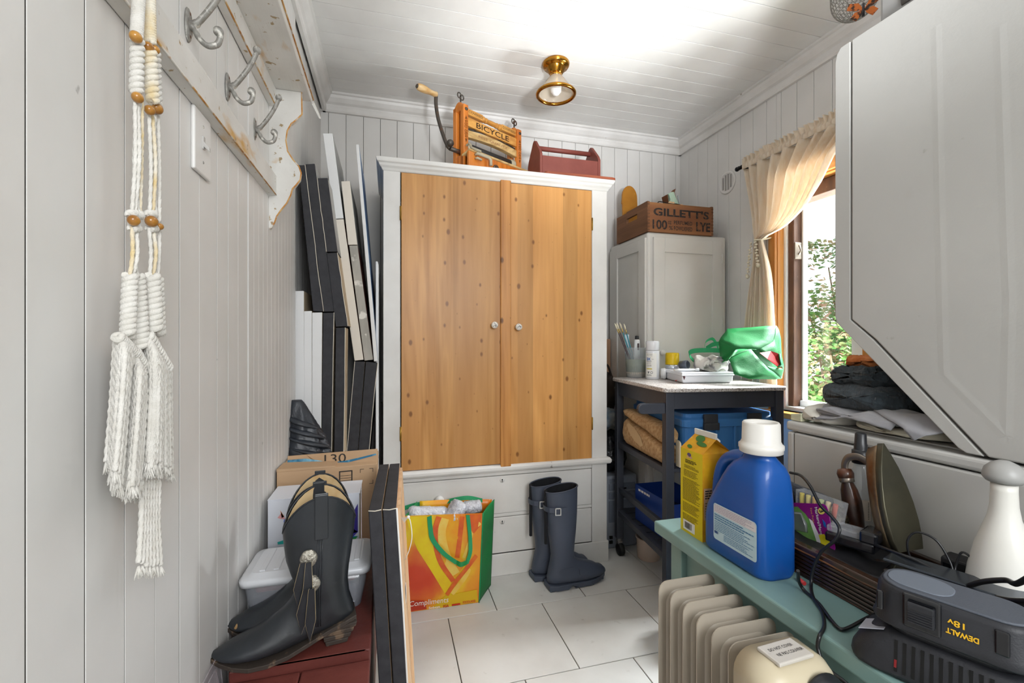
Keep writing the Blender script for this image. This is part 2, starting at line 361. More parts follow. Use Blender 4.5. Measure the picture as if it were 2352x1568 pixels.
MB().tube([(XR+.075, WY1-.058, 1.52), (XR+.082, WY1-.064, 1.54), (XR+.07, WY1-.064, 1.565)], .004, 6).build('latch_lever', MATS['latch_metal'], lk)
# ================================================================== WARDROBE AND WHAT STANDS ON IT
m_wp = mat('wardrobe_paint', 'e0deda', .4, col2='d5d2cd', vs=6, bump=.08, bs=25, bst=(.15, 1, 1), wear='8f877c', wth=(.74, .77), wsc=18)
m_door = wood('door_pine', 'b07838', 'd29a58', 'c98f50', axis='Z', rough=.4, knots=12, kcol='80501f', ring=9, bump=.03, strips=13)
m_doora = wood('door_pine_dark', 'a76c30', 'c68a48', axis='Z', rough=.4, knots=11, kcol='6d4218', ring=9, bump=.03)
m_brass_old = mat('old_brass', 'a8843c', .45, .8, wear='5a4522', wth=(.55, .7))
m_ceramic = mat('ceramic_white', 'ece8e0', .15)
m_ink = mat('ink_dark', '2b2a30', .4)
m_black = mat('black_hole', '0c0b0a', .9)
WF = 2.065; WB = 2.53
wd = thing('wardrobe', 'tall white painted wardrobe with two knotty pine doors against the back wall', 'wardrobe', (.51, 2.3, 0))
b = MB()
b.box(-.028, WF, 0, .046, WF+.03, 1.86).box(.974, WF, 0, 1.056, WF+.03, 1.86)
b.box(-.028, WF+.03, 0, -.01, WB, 1.86).box(1.038, WF+.03, 0, 1.056, WB, 1.86)
b.box(.046, WF, 1.853, .974, WF+.03, 1.875).box(-.01, WB-.012, 0, 1.038, WB, 1.86).box(-.01, WF+.03, .47, 1.038, WB, .49)
b.box(.046, WF+.004, .272, .974, WF+.03, .288).box(.046, WF+.004, .468, .974, WF+.03, .49)
b.build('carcass', m_wp, wd, bevel=.003)
def cornice(x0, x1, yf, yb, z0, prof):   # swept moulding on three sides + top
    b = MB()
    rings = []
    for d, z in prof: rings.append([V(x0-d, yb, z0+z), V(x0-d, yf-d, z0+z), V(x1+d, yf-d, z0+z), V(x1+d, yb, z0+z)])
    b.loft(rings, True, False); return b
cornice(-.028, 1.056, WF, WB, 1.853, [(0, 0), (.004, .004), (.008, .012), (.016, .02), (.02, .03), (.026, .034), (.03, .046), (.03, .052)]).build('cornice', m_wp, wd, bevel=.0015, seg=1)
cornice(-.028, 1.056, WF, WF+.03, .487, [(0, 0), (.014, .003), (.018, .012), (.018, .022), (.012, .032), (0, .034)]).build('ledge', m_wp, wd, bevel=.002)
MB().box(-.034, WF-.010, 0, 1.06, WF, .102).box(1.056, WF, 0, 1.062, WB, .1).box(-.034, WF, 0, -.028, WB, .1).build('plinth', m_wp, wd, bevel=.004)
b = MB(); b.box(.05, WF-.004, .524, .512, WF+.018, 1.851); b.box(.05, WF-.0045, .53, .0515, WF, 1.85)
dl = b.build('door', m_door, wd, bevel=.0015)
dr = MB().box(.5135, WF-.004, .517, .970, WF+.018, 1.85).build('door', m_door, wd, bevel=.0015)
MB().box(.501, WF-.017, .512, .552, WF-.004, 1.858).build('cover_strip', m_doora, dr, bevel=.004)
def cknob(x, z, p, seed, r=.0165):
    k = MB().lathe((x, WF-.004, z), [(.004, 0), (.011, .001), (.008, .006), (.008, .012), (r*.8, .018), (r, .026), (r*.9, .034), (r*.5, .04), (.001, .0415)], 20, (0, -1, 0)).build('knob', m_ceramic, p)
    return k
def ink(x, z, p, seed):
    rn = random.Random(seed); b = MB()
    for i in range(7):
        a = rn.uniform(0, 6.28); q = rn.uniform(.2, .8); c = [(rn.uniform(.002, .004)+j*.0035) for j in range(4)]
        pts = []
        for j in range(5):
            rr = .002+j*.0026; aa = a+q*j*.25
            yy = WF-.004-(.0418-(rr/.0165)**2*.012)
            pts.append((x+rr*math.cos(aa), yy, z+rr*math.sin(aa)))
        b.tube(pts, [.0011, .001, .0009, .0013, .0007], 5)
    b.build('painted_sprig', m_ink, p)
k = cknob(.469, 1.176, dl, 1); ink(.469, 1.176, dl, 3)
k = cknob(.585, 1.168, dr, 2); ink(.585, 1.168, dr, 8)
for x, zz in ((.0465, 1.67), (.0465, .69), (.9725, 1.684), (.9725, .692)):
    MB().box(x-.004, WF-.006, zz-.03, x+.004, WF+.002, zz+.03).tube([(x, WF-.006, zz-.031), (x, WF-.006, zz+.031)], .0035, 8).build('hinge', m_brass_old, dl if x < .5 else dr)
for z0, z1, kz in ((.29, .466, .452), (.104, .27, .266)):
    d = MB().box(.049, WF-.001, z0, .971, WF+.02, z1).build('drawer', m_wp, wd, bevel=.003)
    for x in (.215, .81):
        MB().lathe((x, WF-.001, z0+(z1-z0)*.55), [(.012, 0), (.010, .004), (.009, .012), (.018, .02), (.021, .027), (.018, .035), (.008, .039), (.001, .04)], 20, (0, -1, 0)).build('knob', m_wp, d)
    kz = z1-.017 if z0 > .2 else z1-.008; kz = z1-.02
    e = MB().lathe((.512, WF-.001, kz), [(.0115, 0), (.0115, .0015), (.001, .0016)], 20, (0, -1, 0), fn=lambda q, z: 1).build('escutcheon', m_wp, d)
    MB().lathe((.512, WF-.0026, kz+.003), [(.0032, 0), (.0032, .0004), (.0001, .0005)], 12, (0, -1, 0)).box(.5106, WF-.003, kz-.008, .5134, WF-.0026, kz+.003).build('keyhole', m_black, e)
WT = 1.905
# plank and red board on top
m_yplank = wood('yellow_plank', 'd9a24e', 'f0cf90', axis='X', rough=.5)
MB().box(.02, 2.15, WT, .272, 2.33, WT+.012).build('wood_plank', m_yplank, bevel=.002, at=V(.15, 2.23, WT), label='thin pale yellow pine plank lying flat on the wardrobe top', category='plank')
m_redbrown = wood('red_brown_board', '7c3a22', 'a0553a', axis='X', rough=.45)
b = MB(); pts = [(.72, 2.045), (.73, 2.037), (1.07, 2.033), (1.09, 2.04), (1.095, 2.06), (1.09, 2.36), (.72, 2.36)]
b.prism([(x, y, WT) for x, y in pts], (0, 0, .013)).build('wood_board', m_redbrown, bevel=.003, at=V(.9, 2.2, WT), label='thin red-brown board lying under the red tool carrier', category='board')
# tool carrier
m_barn = mat('barn_red', '84463c', .55, col2='7a3d34', vs=12, bump=.06, wear='a8766a', wth=(.74, .78), wsc=40)
m_barnw = mat('barn_white', 'd8d2c6', .6)
tb = thing('tool_carrier', 'open red wooden tool carrier with dowel handle on the wardrobe', 'tool carrier', (.875, 2.2, WT+.013))
z0 = WT+.013
def endp(x):
    p = [(2.10, z0), (2.10, 2.026), (2.115, 2.05), (2.185, 2.122), (2.2, 2.128), (2.215, 2.122), (2.29, 2.05), (2.304, 2.026), (2.304, z0)]
    MB().prism([(x, y, z) for y, z in p], (.014, 0, 0)).build('end_panel', m_barn, tb, bevel=.003)
endp(.712); endp(1.025)
MB().box(.726, 2.102, z0, 1.025, 2.114, 2.018).build('side_panel', m_barn, tb, bevel=.002)
MB().box(.726, 2.290, z0, 1.025, 2.302, 2.018).build('side_panel', m_barn, tb, bevel=.002)
MB().box(.726, 2.114, z0, 1.025, 2.29, z0+.01).build('bottom', m_barn, tb)
MB().tube([(.724, 2.2, 2.092), (1.027, 2.2, 2.092)], .012, 14).build('dowel_handle', m_barn, tb)
# wringer
m_wo = wood('wringer_orange', 'b8621e', 'd98434', axis='Z', rough=.3, coat=.4)
m_woh = wood('wringer_rail', 'c08038', 'e0a652', axis='X', rough=.35, coat=.3)
m_worn = wood('wringer_worn', 'b08a52', 'd8b880', axis='X', rough=.6)
m_roll = mat('roller_rubber', '2b2a2a', .45, wear='4a4745', wth=(.6, .8))
m_rollw = mat('roller_end', 'b3aa92', .7, wear='857a64', wth=(.55, .75))
m_iron = mat('old_iron', '5d5751', .5, .7, wear='8a5a3a', wth=(.55, .72), wsc=25)
m_stencil = mat('stencil_dark', '3a2413', .7)
wr_ = thing('laundry_wringer', 'antique orange wooden clothes wringer with crank handle standing on the wardrobe', 'wringer', (.5, 2.27, WT))
WM = frame((.343, 2.15, WT+.042), (.870, .492, 0), z=(0, 0, 1)) @ Matrix.Diagonal((1, 1, .92, 1)); WL = .40
def wpost(x):
    b = MB(WM); h = .325
    for y0, y1 in ((0, .028), (.058, .086)): b.box(x, y0, -.0455, x+.03, y1, h)
    b.prism([(x, .028, -.04), (x, .058, -.04), (x, .058, .06), (x, .028, .06)], (.03, 0, 0))
    pts = [(x, .086*k/8, h-.028+.05*math.sin(PI*k/8)**.7) for k in range(9)]
    b.prism(pts, (.03, 0, 0))
    return b.build('post', m_wo, wr_, bevel=.004)
for x in (0, WL-.03):
    p = wpost(x)
    b = MB(WM); xc = x+.015
    for s in (-1, 1):   # stencil: stacked scrolls
        for k in range(4):
            zc = .195+s*(.012+k*.014); r = .0065-.001*k
            for sx in (-1, 1):
                pts = [(xc+sx*r*.8+r*.8*math.cos(q), -.0006, zc+r*math.sin(q)) for q in [PI*j/6 for j in range(11)]]
                b.tube(pts, .0013, 4, flat=.3)
        b.prism([(xc-.003, -.0008, .195+s*.058), (xc, -.0008, .195+s*.07), (xc+.003, -.0008, .195+s*.058), (xc, -.0008, .195+s*.052)], (0, .0006, 0))
    b.build('stencil_scrollwork', m_stencil, p)
    MB(WM).lathe((xc, 0, .3), [(.008, -.001), (.008, .003), (.005, .005), (.0005, .0055)], 12, (0, -1, 0)).box(xc-.006, -.006, .2985, xc+.006, -.0045, .3015).build('screw', m_iron, p)
    t = MB(WM); t.tube([(xc, .043, .33), (xc, .043, .375)], .004, 8)
    for sx in (-1, 1):
        t.tube([(xc+sx*.011+.011*math.cos(q), .043+.004*sx, .383+.014*math.sin(q)) for q in [2*PI*j/12 for j in range(13)]], .0035, 6)
    t.build('thumb_screw', m_iron, wr_)
def wtop(u):
    x = .03+u*(WL-.06); s = abs(u-.5)*2
    r = .0165 if s > .62 else (.0145+.003*math.cos(s*38) if s > .38 else .013)
    return x, r
b = MB(WM)
b.box(.03, .012, .284, .135, .04, .317).box(WL-.135, .012, .284, WL-.03, .04, .317)
b.lathe((.135, .026, .3005), [(.016, 0), (.017, .01), (.012, .02), (.016, .028), (.012, .036), (.013, .06), (.013, .075), (.012, .094), (.016, .102), (.012, .11), (.017, .12), (.016, .13)], 14, (1, 0, 0))
rl = b.build('top_rail', m_woh, wr_, bevel=.003)
text('COVERED', rl, m_stencil, WM @ frame((.085, .0115, .3005), (1, 0, 0), y=(0, 0, 1)), h=.013, w=.09)
text('COGWHEELS', rl, m_stencil, WM @ frame((WL-.083, .0115, .3005), (1, 0, 0), y=(0, 0, 1)), h=.013, w=.095)
def arch(zt, zb, sag, y0, y1, mt, nm):
    n = 12; top = []; bot = []
    for k in range(n+1):
        u = k/n; x = .03+u*(WL-.06); c = math.cos((u-.5)*2*PI*.5)
        top.append((x, y0, zt+sag*c*.4)); bot.append((x, y0, zb+sag*c*(.0 if sag < 0 else .4)))
    return MB(WM).prism(top+bot[::-1], (0, y1-y0, 0)).build(nm, mt, wr_, bevel=.002)
bb = arch(.270, .222, -.006, .01, .03, m_woh, 'name_board')
text('BICYCLE', bb, m_stencil, WM @ frame((WL/2, .0095, .2445), (1, 0, 0), y=(0, 0, 1)), h=.03, w=.225, bold=.01)
pb = arch(.198, .160, .03, .008, .034, m_worn, 'pressure_board')
text('BEST QUALITY', pb, mat('stencil_faint', '8a5a3c', .7), WM @ frame((WL/2, .0075, .187), (1, 0, 0), y=(0, 0, 1)), h=.014, w=.2)
b = MB(WM)
for dz in (0, .007): b.tube([(.03+u*(WL-.06), .022, .205+dz+.02*math.sin(PI*u)) for u in [k/14 for k in range(15)]], .004, 6, flat=.5)
b.build('bow_spring', m_iron, wr_)
MB(WM).lathe((.06, .04, .118), [(.003, 0), (.026, .001), (.026, WL-.121), (.003, WL-.12)], 24, (1, 0, 0)).build('roller', m_roll, wr_)
for x in (.03, WL-.062): MB(WM).lathe((x, .04, .118), [(.028, 0), (.03, .002), (.032, .028), (.03, .031)], 20, (1, 0, 0)).build('roller_bearing', m_rollw, wr_)
MB(WM).box(.0, .0, -.04, WL, .03, .058).box(-.005, -.045, -.045, WL+.03, -.03, .068).build('apron_board', m_wo, wr_, bevel=.003)
MB(WM).hexa([(-.005, -.052, .062), (WL+.06, -.052, .062), (WL+.06, .01, .048), (-.005, .01, .048), (-.005, -.052, .072), (WL+.06, -.052, .072), (WL+.06, .01, .058), (-.005, .01, .058)]).build('drain_board', m_worn, wr_, bevel=.002)
MB(WM).tube([(-.006, -.03, .09), (-.006, -.05, .095), (.0, -.056, .074), (.06, -.056, .072)], .006, 8).box(.02, -.058, .066, .055, -.052, .078).build('bracket', m_rollw, wr_, bevel=.001)
MB(WM).tube([(.035, -.046, .05), (.035, -.062, .052), (.10, -.066, .05), (.115, -.066, .042), (.117, -.066, .012)], .008, 8).tube([(.035, -.046, .03), (.035, -.06, .03), (.06, -.062, .026)], .006, 8).build('clamp_hook', m_rollw, wr_)
MB(WM).tube([(.165+.013*math.cos(q), -.05, .014+.016*math.sin(q)) for q in [PI*j/8 for j in range(9)]], .006, 6).lathe((.165, -.045, .014), [(.012, 0), (.01, .012), (.001, .014)], 12, (0, -1, 0)).build('clamp_screw', m_iron, wr_)
ck = MB(WM).tube([(.03, .043, .085), (-.05, .043, .085)], .011, 10).ball((-.065, .02, .10), .018).tube(spl([(-.05, .043, .085), (-.06, .05, .1), (-.062, .075, .15), (-.062, .12, .26), (-.062, .14, .345), (-.062, .14, .40)], 6), [.011]*6+[.009]*25, 8).build('crank', m_iron, wr_)
m_han = wood('crank_handle_wood', 'c99a5a', 'ecd0a0', axis='X', rough=.45)
hn = MB(WM).lathe((-.058, .14, .40), [(.012, 0), (.016, .004), (.013, .02), (.0135, .04), (.018, .065), (.0195, .085), (.017, .105), (.012, .112)], 16, (-1, 0, 0)).build('grip', m_han, ck)
MB(WM).lathe((-.17, .14, .40), [(.011, 0), (.009, .004), (.001, .005)], 14, (-1, 0, 0)).build('grip_end', m_iron, ck)
# ceiling light
m_brass = mat('polished_brass', 'c9923a', .14, 1, col2='a06a22', vs=20)
m_ribg = clearmix('ribbed_glass', (.9, .86, .8, 1), rough=.12, body=(.75, .68, .58, 1), bf=.35)
m_bulb = mat('bulb_glass', 'f2f2f0', .25, coat=.3)
LX, LY = .752, 1.985
cl = thing('ceiling_light', 'small brass ceiling light with a ribbed glass cone shade', 'light', (LX, LY, ZC))
MB().lathe((LX, LY, ZC), [(.062, 0), (.064, -.006), (.062, -.014), (.058, -.02), (.045, -.022), (.043, -.026), (.030, -.05), (.024, -.055), (.001, -.056)], 40, fn=lambda q, z: 1+(.05*math.cos(q*20) if -.052 < z < -.024 else 0)).build('canopy', m_brass, cl)
MB().lathe((LX, LY, ZC-.05), [(.026, 0), (.029, -.004), (.029, -.018), (.026, -.02)], 24).tube([(LX-.02, LY-.02, ZC-.062), (LX-.034, LY-.034, ZC-.062)], .002, 6).build('shade_holder', m_brass, cl)
gs = [(.026, -.06), (.03, -.066), (.045, -.085), (.062, -.11), (.076, -.132), (.083, -.145)]
b = MB(); n = 72
b.lathe((LX, LY, ZC), gs+[(r-.002, z) for r, z in gs[::-1]], n, cap=False, fn=lambda q, z: 1+.012*math.cos(q*36))
b.build('shade', m_ribg, cl)
b = MB(); b.tube([(LX+.0865*math.cos(q), LY+.0865*math.sin(q), ZC-.146) for q in [2*PI*k/48 for k in range(49)]], .0085, 10, cap=False).build('shade_rim', m_brass, cl)
MB().lathe((LX, LY, ZC), [(.011, -.055), (.013, -.075), (.022, -.095), (.027, -.115), (.024, -.135), (.013, -.148), (.001, -.151)], 20).build('bulb', m_bulb, cl)
# grey cupboard in the corner
m_cab = mat('cupboard_grey', 'dad7d2', .4, col2='d2cfc9', vs=5, bump=.03)
CT = 1.682
cb = thing('tall_cupboard', 'tall pale grey painted cupboard with a panelled door in the back right corner', 'cupboard', (1.56, 2.33, 0))
b = MB(); b.box(1.318, 2.115, .02, 1.812, 2.53, CT-.0)
cbo = b.build('carcass', m_cab, cb, bevel=.012, seg=3)
d = MB(); fy = 2.103
for x0, z0, x1, z1 in ((1.348, .76, 1.415, CT-.028), (1.715, .76, 1.776, CT-.028), (1.415, CT-.105, 1.715, CT-.028), (1.415, .76, 1.715, .93)): d.box(x0, fy, z0, x1, fy+.012, z1)
dd = d.box(1.41, fy+.008, .92, 1.72, fy+.012, CT-.1).build('door', m_cab, cb, bevel=.0015)
MB().lathe((1.385, fy, 1.04), [(.006, 0), (.006, .012), (.014, .018), (.016, .026), (.01, .032), (.001, .033)], 16, (0, -1, 0)).build('knob', m_cab, dd)
for z in (1.2, 1.56): MB().tube([(1.779, fy+.002, z-.025), (1.779, fy+.002, z+.025)], .004, 8).build('hinge', m_cab, dd)
d = MB(); d.box(1.348, fy, .1, 1.776, fy+.012, .74).build('lower_door', m_cab, cb, bevel=.003)
d = MB(); fx = 1.307
for y0, z0, y1, z1 in ((2.125, .1, 2.19, CT-.03), (2.43, .1, 2.52, CT-.03), (2.19, CT-.09, 2.43, CT-.03), (2.19, .1, 2.43, .2)): d.box(fx, y0, z0, fx+.012, y1, z1)
d.box(fx+.008, 2.18, .1, fx+.012, 2.44, CT-.08).build('side_frame', m_cab, cb, bevel=.0015)
MB().box(1.33, 2.13, 0, 1.8, 2.52, .02).build('base', m_cab, cb)
# lye crate
m_crate = wood('crate_wood', '6e4426', '9a6840', '7d4c30', axis='X', rough=.7, ring=10)
m_cratey = wood('crate_wood_end', '5e3d26', '82583a', axis='Y', rough=.75, ring=10)
m_cprint = mat('crate_print', '2c2726', .75, wear='6d4a34', wth=(.6, .66), wsc=90)
cr = thing('lye_crate', 'old brown wooden crate lettered in black on the grey cupboard', 'crate', (1.52, 2.29, CT))
X0, X1, Y0, Y1, Hc = 1.312, 1.722, 2.108, 2.44, .160
fr = MB().box(X0+.004, Y0, CT, X1-.004, Y0+.012, CT+Hc-.004).build('front_panel', m_crate, cr, bevel=.002)
MB().box(X0+.004, Y1-.012, CT, X1-.004, Y1, CT+Hc-.006).build('back_panel', m_crate, cr, bevel=.002)
MB().box(X0+.012, Y0+.012, CT, X1-.012, Y1-.012, CT+.01).build('bottom', m_crate, cr)
def cend(x):   # end panel with a hand slot (four strips around it)
    b = MB(); s0, s1, t0, t1 = 2.21, 2.325, CT+.092, CT+.12
    b.box(x, Y0+.001, CT, x+.014, s0, CT+Hc).box(x, s1, CT, x+.014, Y1-.001, CT+Hc-.006).box(x, s0, CT, x+.014, s1, t0).box(x, s0, t1, x+.014, s1, CT+Hc-.001)
    for k in range(9): b.box(x+.001, Y0-.002, CT+.004+k*.0172, x+.013, Y0+.004, CT+.0125+k*.0172)
    b.build('end_panel', m_cratey, cr)
cend(X0); cend(X1-.014)
def cfr(x, z): return frame((x, Y0-.0008, z), (1, 0, 0), y=(0, 0, 1))
text("GILLETT'S", fr, m_cprint, cfr((X0+X1)/2+.004, CT+.108), h=.043, w=.345, bold=.03)
text('100', fr, m_cprint, cfr(X0+.075, CT+.040), h=.05, w=.088, bold=.02)
text('OZ', fr, m_cprint, cfr(X0+.135, CT+.054), h=.018, w=.02, bold=.02)
text('%', fr, m_cprint, cfr(X0+.142, CT+.026), h=.022, w=.022, bold=.01)
text('PERFUMED', fr, m_cprint, cfr(X0+.218, CT+.057), h=.02, w=.115, bold=.012)
text('POWDERED', fr, m_cprint, cfr(X0+.218, CT+.026), h=.022, w=.115, bold=.012)
text('LYE', fr, m_cprint, cfr(X0+.345, CT+.044), h=.05, w=.09, bold=.03)
m_ochre = mat('ochre_paint', 'b67a22', .55, col2='a66c1a', vs=14, wear='c9a04a', wth=(.7, .76), wsc=30)
p = [(1.332, CT+.012), (1.436, CT+.012), (1.436, CT+.225), (1.430, CT+.225)]+[(1.381+.049*math.cos(q), CT+.275+.072*math.sin(q)) for q in [PI*k/14 for k in range(15)]]+[(1.328, CT+.235), (1.332, CT+.235)]
MB().prism([(x, 2.39+.06*(z-CT), z) for x, z in p], (0, .014, 0)).build('arched_board', m_ochre, bevel=.002, at=V(1.4, 2.4, CT+.012), label='ochre round-topped board standing in the lye crate', category='board')
# mint broken ornament in the crate
m_mint = mat('mint_paint', 'b7cfba', .5, wear='e6d8bc', wth=(.62, .66), wsc=30)
m_bark = mat('dark_rust', '6b4227', .8)
m_cream = mat('cream_chip', 'd9b48a', .7)
mo = thing('birdhouse_ornament', 'small mint green broken ornament poking out of the lye crate', 'ornament', (1.535, 2.2, CT+0.011))
MB().box(1.520, 2.2, CT+.011, 1.560, 2.26, CT+.18).build('post', m_bark, mo)
q = [(1.507, CT+0.180), (1.513, CT+0.195), (1.517, CT+0.215), (1.509, CT+0.234), (1.501, CT+0.242), (1.520, CT+0.254), (1.537, CT+0.258), (1.550, CT+0.230), (1.567, CT+0.200), (1.575, CT+0.180)]
MB().prism([(x, 2.2, z) for x, z in q], (0, .03, 0)).build('body', m_mint, mo, bevel=.003)
MB().prism([(x, 2.205, z) for x, z in [(1.510, CT+0.180), (1.501, CT+0.242), (1.495, CT+0.238), (1.503, CT+0.210)]], (0, .05, 0)).prism([(x, 2.215, z) for x, z in [(1.537, CT+0.258), (1.547, CT+0.268), (1.560, CT+0.282), (1.551, CT+0.258), (1.587, CT+0.180), (1.575, CT+0.180)]], (0, .03, 0)).build('roof', m_bark, mo)
for c_, r_ in (((1.507, 2.19, CT+0.186), (.014, .01, .012)), ((1.525, 2.19, CT+0.185), (.01, .01, .012)), ((1.580, 2.2, CT+0.182), (.02, .012, .008))): MB().ball(c_, r_).build('broken_plaster', m_cream, mo)
MB().tube([(1.590, 2.22, CT+0.180), (1.575, 2.22, CT+0.245)], .005, 6, flat=.4).build('back_strip', mat('pale_grey_chip', 'b9c2c2', .6), mo)
b = MB(); 
b.tube(spl([(1.44, 2.13, CT+.1), (1.40, 2.14, CT+.158), (1.402, 2.14, CT+.172), (1.43, 2.15, CT+.176), (1.49, 2.15, CT+.170), (1.52, 2.15, CT+.172), (1.56, 2.16, CT+.163), (1.58, 2.165, CT+.1)], 6), .0028, 6)
b.build('wire_loop', mat('dark_wire', '2e2622', .5, .5), at=V(1.48, 2.15, CT+.1), label='thin dark bent wire looping over the lye crate edge', category='wire')
# wall vent on the right wall
m_vent = mat('vent_white', 'dddbd8', .45)
vc = PX(1671, 419, XR); vr = .064
vt = thing('wall_vent', 'round white wall vent with four slots beside the curtain rod', 'vent', vc)
MB().lathe(vc, [(vr, 0), (vr, .003), (vr-.004, .007), (vr-.011, .007), (vr-.014, .003), (.001, .003)], 32, (-1, 0, 0)).build('plate', m_vent, vt)
b = MB(); m_ventd = mat('vent_slot', 'a09d99', .7)
for k in range(4):
    y = vc.y-.03+k*.0195; h = math.sqrt(max(.047**2-(y+.002-vc.y)**2, 0))*.95
    MB().box(XR-.0045, y-.0055, vc.z-h, XR-.0032, y+.0055, vc.z+h).build('slot', m_ventd, vt)
    MB().box(XR-.009, y+.0055, vc.z-h, XR-.003, y+.0075, vc.z+h).build('louvre', m_vent, vt)
# ================================================================== LEFT WALL: COAT RACK, MACRAME, SWITCH
m_rack = mat('rack_paint', 'dbd9d4', .5, col2='cdcac4', vs=10, bump=.12, bs=60, bst=(1, .12, 1), wear='c79a4e', wth=(.60, .70), wsc=13, wst=(1, .35, 1), wear2='a08a68', w2th=(.64, .68), w2sc=46)
m_edge = mat('rack_worn_edge', 'b8792f', .6, col2='d8b070', vs=40, amt=(.4, .65), wear='dcd8d0', wth=(.52, .6), wsc=30)
m_hook = mat('hook_metal', 'a3a19b', .5, .35, col2='7d7a74', vs=60, bump=.15, bs=250, wear='d7d4cc', wth=(.55, .65), wsc=70)
XW = XL+.001
rk = thing('coat_rack_shelf', 'shabby white wooden shelf with hook rails and scalloped bracket on the left wall', 'coat rack', (XL, .9, 1.5))
Y1r = 1.45
def edge_line(pts, r=.0016): return MB().tube(pts, r, 5)
rail = MB().prism([(XW, .25, 1.522), (XW+.02, .25, 1.527), (XW+.021, .25, 1.583), (XW+.012, .25, 1.592), (XW, .25, 1.592)], (0, Y1r+.012-.25, 0)).build('lower_rail', m_rack, rk, bevel=.002)
edge_line([(XW+.0205, .25, 1.5275), (XW+.0205, Y1r, 1.5275)]).build('worn_edge', m_edge, rail)
led = MB().box(XW, .25, 1.785, XW+.02, Y1r+.02, 1.838).build('upper_rail', m_rack, rk, bevel=.003)
edge_line([(XW+.0195, .25, 1.7865), (XW+.0195, Y1r+.02, 1.7865)], .002).build('worn_edge', m_edge, led)
shf = MB().prism([(XW, .25, 1.838), (XW+.107, .25, 1.838), (XW+.113, .25, 1.848), (XW+.107, .25, 1.858), (XW, .25, 1.858)], (0, 1.505-.25, 0)).build('shelf_board', m_rack, rk, bevel=.002)
edge_line([(XW+.1125, .25, 1.846), (XW+.1125, 1.505, 1.846)], .002).build('worn_edge', m_edge, shf)
cont = [(692, 237), (693, 262), (682, 273), (668, 284), (659, 300), (656, 322), (660, 347), (672, 366), (686, 382), (691, 397), (689, 412), (680, 424), (671, 433), (667, 448), (658, 466), (644, 483), (635, 496), (630, 511), (622, 523), (617, 524)]
bp_ = [PY(u, v, Y1r) for u, v in cont]
dx = XW-bp_[-1].x
poly = [V(max(p.x+dx*max(0, 1-(p.x-bp_[-1].x)/.05), XW), Y1r, min(p.z, 1.838)) for p in bp_]
poly[0].z = 1.838
poly.append(V(XW, Y1r, poly[-1].z)); poly.append(V(XW, Y1r, 1.838))
brk = MB().prism(poly, (0, .019, 0)).build('bracket', m_rack, rk, bevel=.002)
MB().tube([p+V(.0005, .001, 0) for p in poly[:-2]], .002, 5).build('worn_edge', m_edge, brk)
MB().prism([V(p.x, .27, p.z) for p in poly], (0, .019, 0)).build('bracket', m_rack, rk, bevel=.002)
hk0 = None
for i, y in enumerate((.505, .707, .907, 1.105, 1.306)):
    if hk0 is None:
        HC = V(XW, y, 1.652)
        hk0 = MB().lathe(HC, [(.0005, .004), (.012, .004), (.015, .002), (.016, 0)], 20, (1, 0, 0), fn=None).build('coat_hook', m_hook, rk)
        hk0.data.transform(Matrix.Translation((HC-ORG[rk])) @ Matrix.Diagonal((1, .85, 1.9, 1)) @ Matrix.Translation(-(HC-ORG[rk])))
        MB().tube(spl([HC+V(*q) for q in [(.001, 0, .004), (.012, 0, .004), (.026, 0, .022), (.04, 0, .045), (.052, 0, .07), (.057, 0, .084)]], 6), [.0075]*8+[.006]*23, 10, flat=.8).ball(HC+V(.058, 0, .089), .0085).build('upper_arm', m_hook, hk0)
        MB().tube(spl([HC+V(*q) for q in [(.001, 0, .0), (.01, 0, -.006), (.017, 0, -.02), (.03, 0, -.031), (.045, 0, -.026), (.05, 0, -.012), (.049, 0, -.006)]], 6), [.008]*6+[.006]*31, 10, flat=.8).ball(HC+V(.047, 0, -.003), .0085).build('lower_arm', m_hook, hk0)
        for dz in (.02, -.02): MB().ball(HC+V(.0035, 0, dz), (.0015, .003, .003), 8, 5).build('screw', m_iron, hk0)
    else:
        c = copy_tree(hk0, rk); c.location = (0, y-.505, 0)
MB().hexa([PY(716, 237, 1.56)+V(0, 0, -.002), PY(733, 272, 1.56), PY(737, 273, 1.56), PY(721, 236, 1.56), PY(716, 233, 1.585), PY(733, 268, 1.585), PY(737, 269, 1.585), PY(721, 232, 1.585)]).build('splintered_strip', m_rack, rk)
# light switch
m_plate = mat('switch_plate', 'e0dedb', .35)
p0 = PX(439, 390, XL); p1 = PX(474, 300, XL)
sy = (p0.y+p1.y)/2
sw = thing('light_switch', 'white light switch plate below the coat rack rail', 'switch', (XL, sy, 1.46))
MB().box(XL, sy-.038, 1.408, XL+.007, sy+.038, 1.522).build('plate', m_plate, sw, bevel=.003)
MB().box(XL+.006, sy-.005, 1.456, XL+.009, sy+.005, 1.48).hexa([(XL+.007, sy-.004, 1.462), (XL+.007, sy+.004, 1.462), (XL+.018, sy+.004, 1.452), (XL+.018, sy-.004, 1.452), (XL+.007, sy-.004, 1.472), (XL+.007, sy+.004, 1.472), (XL+.018, sy+.003, 1.46), (XL+.018, sy-.003, 1.46)]).build('toggle', mat('toggle', 'b9b6b2', .4), sw, bevel=.001)
for z in (1.432, 1.498): MB().ball((XL+.0068, sy, z), (.0015, .003, .003), 8, 5).build('screw', m_hook, sw)
